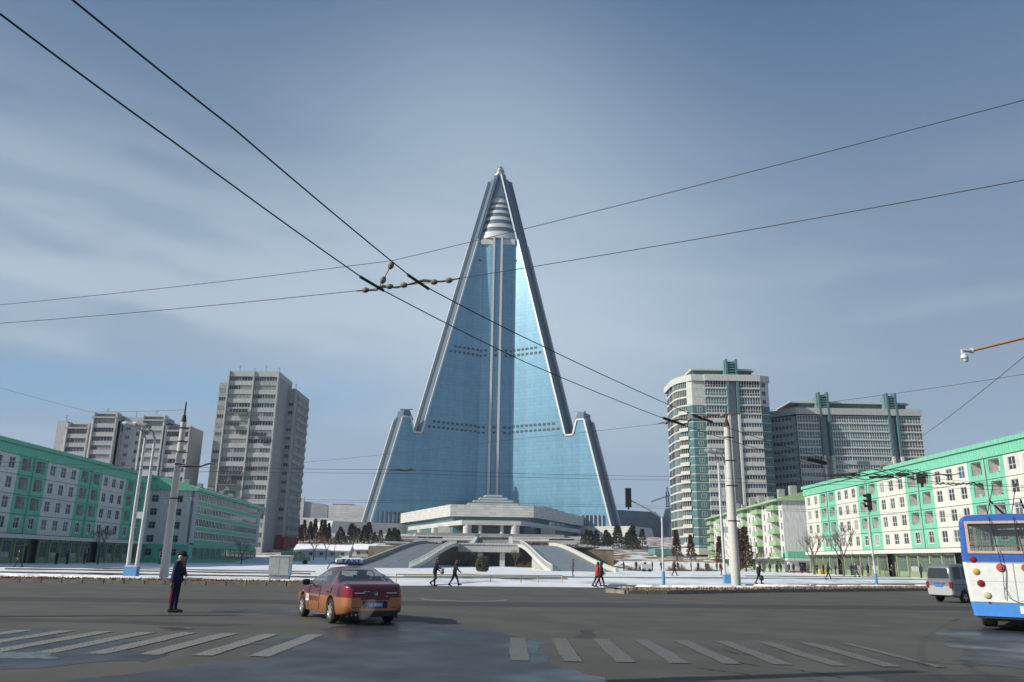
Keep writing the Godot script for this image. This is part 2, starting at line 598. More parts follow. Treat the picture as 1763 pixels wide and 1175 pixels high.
func snow_tex() -> ImageTexture: # snow lying in patches on dry grass
	var f := FastNoiseLite.new()
	f.seed = 33
	f.frequency = 0.012
	f.fractal_octaves = 6
	var im := f.get_seamless_image(512, 512)
	im.convert(Image.FORMAT_L8)
	var d := im.get_data()
	var o := PackedByteArray()
	o.resize(d.size() * 3)
	var a := Color(0.24, 0.165, 0.10).linear_to_srgb()
	var b := Color(0.70, 0.73, 0.78).linear_to_srgb()
	for i in d.size():
		var e := d[i] / 255.0
		var c := a.lerp(b, smoothstep(0.44, 0.56, e)) * (0.85 + 0.15 * fposmod(e * 37.0, 1.0))
		o[i * 3] = int(c.r * 255)
		o[i * 3 + 1] = int(c.g * 255)
		o[i * 3 + 2] = int(c.b * 255)
	var g := Image.create_from_data(512, 512, false, Image.FORMAT_RGB8, o)
	g.generate_mipmaps()
	return ImageTexture.create_from_image(g)

func road_tex() -> ImageTexture: # worn asphalt: coarse tone, fine stone, darker oiled lanes of patches
	var f := FastNoiseLite.new()
	f.seed = 51
	f.frequency = 0.006
	f.fractal_octaves = 5
	var im := f.get_seamless_image(1024, 1024)
	im.convert(Image.FORMAT_L8)
	var d := im.get_data()
	var o := PackedByteArray()
	o.resize(d.size() * 3)
	var r := RandomNumberGenerator.new()
	r.seed = 52
	for i in d.size():
		var e := d[i] / 255.0
		var t := 0.91 + 0.12 * smoothstep(0.25, 0.75, e) + r.randf_range(-0.06, 0.06)
		o[i * 3] = int(clampf(0.305 * t, 0, 1) * 255)
		o[i * 3 + 1] = int(clampf(0.298 * t, 0, 1) * 255)
		o[i * 3 + 2] = int(clampf(0.276 * t, 0, 1) * 255)
	var g := Image.create_from_data(1024, 1024, false, Image.FORMAT_RGB8, o)
	g.generate_mipmaps()
	return ImageTexture.create_from_image(g)

# ------------------------------------------------------------------ ground, road, snow
func hill_h(x: float, d: float) -> float:
	var mid := [[0, -0.3], [231.5, -0.3], [234, 4.7], [262, 4.9], [300, 6.4], [335, 9.6], [400, 12.5], [470, 15.8], [700, 17.5], [6000, 18.0]]
	var side := [[0, -0.3], [190, -0.3], [230, 1.7], [300, 6.3], [335, 9.0], [400, 12.5], [470, 15.8], [700, 17.5], [6000, 18.0]]
	var w := smoothstep(-40.0, -37.0, x) * (1.0 - smoothstep(28.0, 31.0, x))
	return lerpf(pl(side, d), pl(mid, d), w)

func jag(pts: Array, step: float, amp: float, sd: int) -> PackedVector2Array: # ragged outline
	var f := FastNoiseLite.new()
	f.seed = sd
	f.frequency = 0.35
	f.fractal_octaves = 4
	var out := PackedVector2Array()
	for i in pts.size():
		var a: Vector2 = pts[i]
		var b: Vector2 = pts[(i + 1) % pts.size()]
		var k := maxi(1, int(a.distance_to(b) / step))
		for j in k:
			var p := a.lerp(b, float(j) / k)
			out.append(p + Vector2(f.get_noise_2d(p.x, p.y), f.get_noise_2d(p.x + 40, p.y)) * amp)
	return out

func dpoly(a: Array) -> Array: # [[x, d], ...] to plan points
	var o := []
	for p in a: o.append(Vector2(p[0], -p[1]))
	return o

func build_ground() -> void:
	var xs := [-2200.0, -1200.0, -500.0, -250.0]
	var x := -160.0
	while x < 165.0:
		xs.append(x)
		x += 4.0
	xs.append_array([250.0, 500.0, 1200.0, 2200.0])
	for e in [-40.0, -37.0, 28.0, 31.0]: if not xs.has(e): xs.append(e)
	xs.sort()
	var ds := [-300.0, -60.0, 0.0, 60.0, 120.0, 160.0, 190.0, 210.0, 230.0, 231.5, 234.0, 248.0, 262.0, 280.0, 300.0, 318.0, 335.0, 360.0, 400.0, 435.0, 470.0, 540.0, 700.0, 1200.0, 2000.0, 2800.0]
	var f := FastNoiseLite.new()
	f.seed = 4
	f.frequency = 0.03
	var rows := []
	for d in ds:
		var row := PackedVector3Array()
		for e in xs:
			var h := hill_h(e, d)
			if d > 236: h += f.get_noise_2d(e, d) * 0.5
			row.append(Vector3(e, h, -d))
		rows.append(row)
	var m := MB.new()
	m.grid(rows)
	struct("ground", m, M.hill)
	# road: one sheet, up to the kerbs and into the mouth of the square
	m = MB.new()
	m.flat(PackedVector2Array(dpoly([[-120, -40], [120, -40], [120, 118], [60, 78.5], [30.7, 60.7], [15.4, 51.3], [9, 46.5], [6.6, 46], [5.6, 47.6], [6.2, 52], [8, 56.8], [-10, 53.2], [-9.2, 51.6], [-12, 49.7], [-30, 48.4], [-120, 48.0]])), 0.0)
	var road := struct("road", m, M.road)
	# wet and icy patches, each lying on the asphalt with its own outline
	var wet := [
		[[-4.6, 23.2], [-2.6, 22.9], [-1.0, 21.7], [0.0, 19.8], [0.55, 17.6], [0.9, 14.8], [1.25, 12.9], [1.6, 9.0], [-6.0, 9.0], [-5.6, 12.2], [-4.4, 14.5], [-4.9, 17.4], [-4.2, 20.4]],
		[[9.6, 17.6], [11.0, 21.5], [12.8, 24.2], [20, 26.0], [26, 24.0], [26, 9.0], [7.6, 9.0], [8.2, 12.0], [9.5, 14.2], [8.9, 16.2]],
		[[-13.6, 18.6], [-11.2, 18.9], [-9.6, 17.6], [-7.6, 17.2], [-6.6, 15.6], [-6.2, 13.8], [-7.6, 12.6], [-9.6, 9.0], [-18, 9.0], [-18, 16.2]],
		[[-9.5, 27.0], [-5.0, 27.6], [-4.2, 26.6], [-6.0, 25.6], [-9.6, 26.2]]]
	for i in wet.size():
		m = MB.new()
		m.flat(jag(dpoly(wet[i]), 0.25, 0.9, 60 + i), 0.004)
		var o := part("wet_patch", m, M.wet, road)
		o.set_meta("label", "dark wet patch of meltwater on the asphalt")
	var ice := [[[-11.9, 15.2], [-10.0, 15.4], [-8.0, 14.6], [-7.6, 14.0], [-9.0, 13.7], [-10.6, 13.6], [-11.8, 13.9]], [[8.3, 13.2], [9.6, 13.3], [11.0, 12.8], [9.4, 12.6]]]
	for i in ice.size():
		m = MB.new()
		m.flat(jag(dpoly(ice[i]), 0.12, 0.7, 80 + i), 0.008)
		part("ice_patch", m, M.ice, road)
	# mended strips and worn lanes, each its own skin of asphalt
	var mend := [[[[-60, 30.5], [-20, 29.8], [0, 31.5], [14, 33.5], [40, 37.5], [40, 40.5], [12, 36.2], [-4, 34.2], [-24, 32.4], [-60, 33.2]], 0], [[[-14, 22.4], [-8.5, 22.0], [-6.6, 21.4], [-7.2, 20.9], [-14, 21.4]], 0], [[[2.4, 25.5], [9.5, 25.2], [10.2, 22.6], [3.0, 22.9]], 1], [[[5.8, 13.6], [8.4, 13.9], [8.6, 12.4], [6.0, 12.0]], 0], [[[-60, 40], [-12, 39.6], [6, 41.6], [6, 42.9], [-13, 41.2], [-60, 41.8]], 1], [[[1.9, 21.6], [2.3, 21.6], [2.0, 19.2], [1.6, 19.3]], 0]]
	for i in mend.size():
		m = MB.new()
		m.flat(jag(dpoly(mend[i][0]), 0.5, 0.35, 160 + i), 0.002)
		part("asphalt_patch", m, M.asphalt_new if mend[i][1] == 0 else M.asphalt_old, road)
	# crossing stripes
	var lefts := [-11.15, -10.2, -9.3, -8.35, -7.42, -6.5, -5.55, -4.55]
	var rights := [0.05, 1.0, 1.93, 2.87, 3.78, 4.7, 5.65, 6.6, 7.55]
	for s in lefts + rights:
		m = MB.new()
		var wd := 0.40 if s < 0.0 else (0.36 if s < 7.5 else 0.2)
		var d0 := 14.75
		while d0 < 18.8: # paint worn through across the wheel tracks
			var d1 := minf(d0 + rng.randf_range(0.5, 1.6), 18.95)
			var a0 := rng.randf_range(0.0, 0.02)
			var a1 := rng.randf_range(0.0, 0.03)
			m.flat(jag(dpoly([[s + a0, d0], [s + wd - a1, d0], [s + wd - a1 * 0.5, d1], [s + a0 * 0.5, d1]]), 0.12, 0.045, int(s * 10) + 300), 0.012)
			d0 = d1 + rng.randf_range(-0.03, 0.03)
		part("crossing_stripe", m, M.paint if s < 0.0 else M.paint_worn, road)
	# worn circle where the traffic officer stands, far line of lane dashes
	m = MB.new()
	for j in range(0, 24):
		var a0 := TAU * j / 48.0 - PI * 0.5
		var a1 := TAU * (j + 1) / 48.0 - PI * 0.5
		var c := Vector3(-1.95, 0.004, -36.9)
		var w := 0.07 + 0.26 * sin(PI * (j + 0.5) / 24.0)
		m.quad(c + Vector3(sin(a0) * (1.85 - w), 0, cos(a0) * (1.85 - w)), c + Vector3(sin(a0) * (1.85 + w), 0, cos(a0) * (1.85 + w)), c + Vector3(sin(a1) * (1.85 + w), 0, cos(a1) * (1.85 + w)), c + Vector3(sin(a1) * (1.85 - w), 0, cos(a1) * (1.85 - w)))
	part("painted_circle", m, M.paint, road)
	for k in 5:
		m = MB.new()
		m.bx(4.4 + k * 3.6, 6.6 + k * 3.6, 0.0, 0.006, -(40.5 + k * 2.2) - 0.06, -(40.5 + k * 2.2) + 0.06)
		part("lane_dash", m, M.paint, road)
	# tar-filled cracks
	var cr := [[[3.2, 14.2], [3.9, 13.4], [4.6, 13.1], [5.3, 12.4], [6.4, 12.0]], [[3.9, 15.8], [4.3, 14.6], [4.9, 14.1], [5.3, 13.2]], [[4.4, 17.2], [4.5, 16.6], [5.0, 15.9], [5.6, 15.4]], [[6.0, 21.0], [7.2, 20.3], [8.0, 19.9], [9.0, 19.7]]]
	for c in cr:
		m = MB.new()
		for i in c.size() - 1:
			for j in 5:
				var t0 := j / 5.0
				var t1 := (j + 1) / 5.0
				var wob := rng.randf_range(-0.06, 0.06)
				var a := Vector3(lerpf(c[i][0], c[i + 1][0], t0), 0.010, -lerpf(c[i][1], c[i + 1][1], t0))
				var b := Vector3(lerpf(c[i][0], c[i + 1][0], t1) + wob, 0.010, -lerpf(c[i][1], c[i + 1][1], t1))
				m.quad(a + Vector3(-0.03, 0, 0.03), a + Vector3(0.03, 0, 0.03), b + Vector3(0.03, 0, -0.03), b + Vector3(-0.03, 0, -0.03))
		part("crack", m, M.crack, road)
	# manhole cover
	var mh := thing("manhole_cover", "round iron manhole cover in the road beside the crossing stripes", "manhole", Vector3(-7.95, 0, -19.9))
	m = MB.new()
	m.lathe([Vector2(0.40, 0), Vector2(0.40, 0.014), Vector2(0.34, 0.014), Vector2(0.34, 0.008), Vector2(0, 0.008)], 24)
	part("ring", m, M.path, mh)
	m = MB.new()
	for k in 5: m.bx(-0.28 + absf(k - 2) * 0.07, 0.28 - absf(k - 2) * 0.07, 0.008, 0.014, -0.22 + k * 0.11 - 0.025, -0.22 + k * 0.11 + 0.025)
	part("grip_rib", m, M.rust, mh)
	# kerbs: every stone its own block
	var kerb_l := Node3D.new()
	kerb_l.name = "kerb"
	kerb_l.set_meta("kind", "structure")
	add_child(kerb_l)
	taken["kerb"] = 1
	var stones := []
	for k in 3:
		m = MB.new()
		var e := 0.008 * k
		m.bx(-0.56 + e, 0.56 - e, -0.2, 0.20 - e, -0.11, 0.11)
		m.bx(-0.55 + e, 0.55 - e, 0.20 - e, 0.225 - e, -0.11, 0.09)
		stones.append(m.mesh())
	kerb_run(kerb_l, [[-75, 48.2], [-30, 48.5], [-12.2, 49.8], [-9.6, 51.2]], stones)
	var kerb_r := Node3D.new()
	kerb_r.name = numbered("kerb")
	kerb_r.set_meta("kind", "structure")
	add_child(kerb_r)
	kerb_run(kerb_r, [[5.7, 47.4], [6.6, 45.9], [9, 46.4], [15.4, 51.2], [30.7, 60.6], [60, 78.4]], stones)
	# verges of dry grass with snow on them
	m = MB.new()
	var lv := [[-75, 48.35], [-30, 48.6], [-12.2, 49.9], [-9.6, 51.4], [-9.8, 53.4], [-30, 58.6], [-75, 60]]
	m.prism(PackedVector2Array(dpoly(lv)), -0.2, 0.18)
	struct("verge", m, M.dry_grass)
	m = MB.new()
	var rv := [[5.9, 47.5], [6.7, 46.1], [9, 46.6], [15.4, 51.4], [30.7, 60.8], [60, 78.6], [60, 86], [30, 67.4], [14, 55.6], [8.2, 51.8]]
	m.prism(PackedVector2Array(dpoly(rv)), -0.2, 0.18)
	struct("verge", m, M.dry_grass)
	# tufts of dead grass along both verges
	m = MB.new()
	for k in 9000:
		var left := rng.randf() < 0.5
		var px: float
		var pd: float
		if left:
			px = rng.randf_range(-48, -10.0)
			pd = pl([[-75, 48.4], [-30, 48.7], [-12.2, 50.0], [-9.6, 51.6]], px) + rng.randf_range(0.25, 3.0)
		else:
			px = rng.randf_range(6.8, 44)
			pd = pl([[6.7, 46.2], [9, 46.7], [15.4, 51.5], [30.7, 60.9], [60, 78.7]], px) + rng.randf_range(0.25, 3.0)
		var a := rng.randf_range(0, TAU)
		var h := rng.randf_range(0.05, 0.15)
		var o := Vector3(px, 0.175, -pd)
		var s := Vector3(cos(a), 0, sin(a)) * rng.randf_range(0.04, 0.10)
		m.tri(o - s, o + s, o + Vector3(rng.randf_range(-0.08, 0.08), h, rng.randf_range(-0.08, 0.08)))
	var gr := part("dry_grass", m, M.grass_blade, self)
	gr.set_meta("kind", "stuff")
	tag(gr, "brown dead grass blades along the verge behind the kerb", "grass")
	# snow heaped on the verges
	m = MB.new()
	for k in 46:
		var left := k % 2 == 0
		var px := rng.randf_range(-46, -11.0) if left else rng.randf_range(8.5, 42)
		var pd: float
		if left: pd = pl([[-75, 51.0], [-30, 51.4], [-12, 52.2], [-10, 52.6]], px) + rng.randf_range(0.4, 5.5) * smoothstep(-9.0, -20.0, px)
		else: pd = pl([[6.7, 49.0], [9, 49.6], [15.4, 54.0], [30.7, 63.4], [60, 81]], px) + rng.randf_range(0.6, 2.6)
		var q := []
		var rx := rng.randf_range(0.9, 3.2)
		for j in 9: q.append(Vector2(px + cos(TAU * j / 9.0) * rx, -pd + sin(TAU * j / 9.0) * rx * 0.34))
		m.prism(jag(q, 0.4, 0.7, 500 + k), 0.15, rng.randf_range(0.22, 0.32), 0.3)
	struct("verge_snow", m, M.snow_clean)
	# dark swept paths just behind the verges
	m = MB.new()
	m.flat(PackedVector2Array(dpoly([[5.6, 55.6], [8.2, 51.9], [14, 55.7], [30, 67.5], [60, 86.1], [60, 92], [30, 72.2], [14, 58.8], [8.8, 57.2]])), 0.19)
	struct("path", m, M.path)
	# the snow field
	var sf := FastNoiseLite.new()
	sf.seed = 77
	sf.frequency = 0.12
	sf.fractal_octaves = 4
	var sx := []
	x = -90.0
	while x <= 90.0:
		sx.append(x)
		x += 1.5
	var front := [[-90, 60.5], [-30, 58.8], [-9.8, 53.6], [-6, 54.6], [5, 57.4], [9, 57.4], [14, 58.6], [30, 72.0], [60, 91.8], [90, 111]]
	rows = []
	for k in 70:
		var row := PackedVector3Array()
		for e in sx:
			var d := lerpf(pl(front, e), 233.0, pow(k / 69.0, 1.5))
			var h := 0.20 + sf.get_noise_2d(e, d * 0.6) * 0.07
			if k == 0: h = -0.05
			h = maxf(h, hill_h(e, d) + 0.12 + sf.get_noise_2d(e * 3.0, d) * 0.25) if d > 192 and (e < -40 or e > 31) else h
			row.append(Vector3(e, h, -d))
		rows.append(row)
	m = MB.new()
	m.grid(rows)
	var snow := struct("snow_field", m, M.snow)
	# trodden, dirty places in the snow
	m = MB.new()
	for k in 150:
		var px := rng.randf_range(-60, 56)
		var pd := pl(front, px) + 1.0 + pow(rng.randf(), 1.6) * 70.0
		if px > -27 and px < 19 and pd > 118: continue
		var q := []
		var rx := rng.randf_range(0.3, 2.2)
		for j in 8: q.append(Vector2(px + cos(TAU * j / 8.0) * rx, -pd + sin(TAU * j / 8.0) * rx * 0.3))
		m.flat(jag(q, 0.25, 0.6, 700 + k), 0.285)
	var tr := part("trodden_patch", m, M.trodden, snow)
	tr.set_meta("kind", "stuff")
	# path edges showing through the snow
	var lines := [[[-75, 62.2], [-20, 62.0], [-9.5, 62.6]], [[-75, 86.5], [-20, 84.5]], [[-46, 75.0], [-18, 74.2]], [[14.8, 81.6], [24, 88.0], [60, 103.0]], [[-9.0, 70.0], [14.8, 81.6]], [[30, 104], [58, 118]], [[-12, 66], [5, 70]]]
	for a in lines:
		m = MB.new()
		for i in a.size() - 1: m.bar(Vector3(a[i][0], 0.25, -a[i][1]), Vector3(a[i + 1][0], 0.25, -a[i + 1][1]), 0.5, 0.12)
		struct("path_edge", m, M.path if a[0][0] < -20 else M.concrete)

func kerb_run(parent: Node3D, pts: Array, stones: Array) -> void:
	for i in pts.size() - 1:
		var a := Vector3(pts[i][0], 0, -pts[i][1])
		var b := Vector3(pts[i + 1][0], 0, -pts[i + 1][1])
		var k := maxi(1, int(round(a.distance_to(b) / 1.16)))
		for j in k:
			var p := a.lerp(b, (j + 0.5) / k)
			var dir := (b - a).normalized()
			var bs := Basis(dir, Vector3.UP, dir.cross(Vector3.UP)).rotated(Vector3.UP, rng.randf_range(-0.01, 0.01))
			bs.x *= (a.distance_to(b) / k) / 1.16
			part("kerb_stone", stones[rng.randi() % 3], M.kerb, parent, Transform3D(bs, p + Vector3(0, rng.randf_range(-0.012, 0.006), 0)))

# ------------------------------------------------------------------ flyover with two ramps
func ramp_curve(t: float) -> float: # 0 foot, 1 deck
	return 5.1 * (t * t * (3.0 - 2.0 * t) * 0.55 + 0.45 * sin(t * PI * 0.5))

func build_flyover() -> void:
	for s in 2:
		var left := s == 0
		var it := Vector2(-12.0, 196) if left else Vector2(2.3, 196)
		var inn := Vector2(-16.2, 134) if left else Vector2(6.8, 127)
		var ot := Vector2(-19.8, 196) if left else Vector2(10.0, 196)
		var ou := Vector2(-25.8, 130) if left else Vector2(16.8, 126)
		var t := thing("flyover_ramp", "dark asphalt ramp curving up to the %s end of the white bridge" % ["tan wall and barrack", "round teal tower"][s], "ramp", Vector3.ZERO, 0, "ramps of the flyover")
		t.set_meta("label", "asphalt ramp of the flyover beside the snow-roofed barrack" if left else "pale shiny asphalt ramp of the flyover beside the conifers")
		var top := MB.new()
		var wi := MB.new()
		var wo := MB.new()
		var rail := MB.new()
		var n := 28
		for k in n:
			var a := k / float(n)
			var b := (k + 1) / float(n)
			var pi0 := inn.lerp(it, a)
			var pi1 := inn.lerp(it, b)
			var po0 := ou.lerp(ot, a)
			var po1 := ou.lerp(ot, b)
			var h0 := ramp_curve(a) + 0.15
			var h1 := ramp_curve(b) + 0.15
			var A := Vector3(pi0.x, h0, -pi0.y)
			var B := Vector3(pi1.x, h1, -pi1.y)
			var C := Vector3(po1.x, h1, -po1.y)
			var D := Vector3(po0.x, h0, -po0.y)
			if left: top.quad(D, A, B, C)
			else: top.quad(A, D, C, B)
			top.quad(A - Vector3(0, 0.7, 0), B - Vector3(0, 0.7, 0), C - Vector3(0, 0.7, 0), D - Vector3(0, 0.7, 0))
			wi.bar(A + Vector3(0, -0.1, 0), B + Vector3(0, -0.1, 0), 0.40, 0.75)
			wo.bar(D + Vector3(0, 0.0, 0), C + Vector3(0, 0.0, 0), 0.5, 1.3)
			if a < 0.45:
				var ax := (pi0 + pi1) * 0.5
				wi.bx(ax.x - 0.2, ax.x + 0.2, -0.4, h0 - 0.5, -maxf(pi0.y, pi1.y) - 0.05, -minf(pi0.y, pi1.y) + 0.05)
			var oz := (po0 + po1) * 0.5
			wo.bx(oz.x - 0.2, oz.x + 0.2, -0.4, h0 - 0.4, -maxf(po0.y, po1.y) - 0.05, -minf(po0.y, po1.y) + 0.05)
			if k % 1 == 0 and a < 0.92:
				for q in 2:
					var p := A.lerp(B, q * 0.5)
					rail.bx(p.x - 0.1, p.x + 0.1, p.y + 0.25, p.y + 0.95, p.z - 0.12, p.z + 0.12)
				rail.bar(A + Vector3(0, 1.0, 0), B + Vector3(0, 1.0, 0), 0.2, 0.12)
		part("roadway", top, M.ramp_road, t)
		part("inner_parapet", wi, M.off_white, t)
		part("outer_parapet", wo, M.concrete if left else M.off_white, t)
		part("balustrade", rail, M.white_wall, t)
		for k in 6: # lane dashes
			var a := 0.06 + k * 0.155
			var b := a + 0.075
			var p0 := inn.lerp(it, a).lerp(ou.lerp(ot, a), 0.5)
			var p1 := inn.lerp(it, b).lerp(ou.lerp(ot, b), 0.5)
			var dash := MB.new()
			dash.bar(Vector3(p0.x, ramp_curve(a) + 0.16, -p0.y), Vector3(p1.x, ramp_curve(b) + 0.16, -p1.y), 0.22, 0.03)
			part("lane_dash", dash, M.paint, t)
	var br := thing("bridge", "white bridge deck on two pillars between the two ramps", "bridge")
	var m := MB.new()
	m.bx(-12.2, 2.5, 3.55, 5.25, -215, -195.2)
	part("deck", m, M.off_white, br)
	m = MB.new()
	m.bx(-12.2, 2.5, 5.25, 5.6, -195.8, -195.0)
	part("parapet", m, M.white_wall, br)
	for x in [-6.9, -1.5]:
		m = MB.new()
		m.bx(x - 0.6, x + 0.6, -0.4, 3.5, -197.4, -196.2)
		part("pillar", m, M.white_wall, br)
	m = MB.new()
	m.bx(-24, 14, -0.4, 4.9, -213.5, -213)
	part("back_wall", m, M.concrete, br)
	m = MB.new()
	m.bx(-30, 22, 4.9, 5.15, -234, -196.5)
	part("upper_roadway", m, M.road, br)

# ------------------------------------------------------------------ hill terraces, walls, steps
func build_hill() -> void:
	# tan retaining walls either side of the deck
	for a in [[-40.0, -20.5, "tan stone retaining wall beside the snow-roofed barrack"], [10.5, 30.0, "tan stone retaining wall with a pointed end below the conifers"]]:
		var w := thing("retaining_wall", a[2], "wall")
		var m := MB.new()
		m.extrude(PackedVector2Array([Vector2(a[0], -0.5), Vector2(a[1], -0.5), Vector2(a[1], 5.15), Vector2(a[0], 5.0)]), -233.2, -231.2)
		part("masonry", m, M.tan_stone, w)
		m = MB.new()
		m.bx(a[0], a[1], 5.16, 5.4, -233.6, -231.0)
		part("coping", m, M.snow_clean, w)
	# central flight of steps
	var st := thing("staircase", "broad pale stone steps climbing behind the bridge deck", "stairs")
	var m := MB.new()
	for k in 26:
		m.bx(-10.2, -0.2, 3.6, 5.0 + k * 0.175, -240.0 - k * 1.7 - 1.7, -240.0 - k * 1.7)
	part("steps", m, M.concrete, st)
	for x in [-11.0, 0.6]:
		m = MB.new()
		m.extrude(PackedVector2Array([Vector2(238, 4), Vector2(286, 4), Vector2(286, 10.6), Vector2(238, 6.2)]), -0.6, 0.6)
		var sd := part("side_wall", m, M.white_wall, st, Transform3D(Basis(Vector3(0, 0, -1), Vector3.UP, Vector3(1, 0, 0)), Vector3(x, 0, 0)))
		sd.name = "side_wall"
	# low terrace walls with snow on top
	var wl := ["low white terrace wall just above the bridge deck", "second low terrace wall above the bridge, snow on top", "third low terrace wall behind the hedges", "upper terrace wall below the hotel entrance", "topmost terrace wall before the hotel doors"]
	for k in 5:
		var d := 256.0 + k * 21.0
		var y := hill_h(0, d) - 0.6
		for s in [-1, 1]:
			var x0: float = -11.8 if s < 0 else 1.4
			var x1: float = x0 + s * (31.0 + k * 3.0)
			var t := thing("terrace_wall", wl[k] + (", barrack side of the steps" if s < 0 else ", conifer side of the steps"), "wall", Vector3.ZERO, 0, "terrace walls below the hotel")
			m = MB.new()
			m.bx(minf(x0, x1), maxf(x0, x1), y, y + 1.7, -d - 0.8, -d)
			part("masonry", m, M.grey_pale if k % 2 else M.white_wall, t)
			m = MB.new()
			m.bx(minf(x0, x1) - 0.2, maxf(x0, x1) + 0.2, y + 1.7, y + 1.95, -d - 1.4, -d + 0.15)
			part("snow_cap", m, M.snow_clean, t)
	# front edge of the hotel forecourt
	m = MB.new()
	m.prism(PackedVector2Array(dpoly([[-62, 500], [-44, 380], [26, 380], [44, 500]])), 8.0, 13.7)
	solo("forecourt", m, M.concrete, "pale concrete forecourt terrace in front of the hotel entrance", "terrace")

# ------------------------------------------------------------------ the pyramid hotel
const HX := -13.5
const HD := 655.0

func wing_r(h: float) -> float: # main slope of a wing end
	return 70.0 - 0.2604 * (h - 98.5)

func low_r(h: float) -> float: # lower, outer slope
	return 108.0 - 0.26 * (h - 26.0)

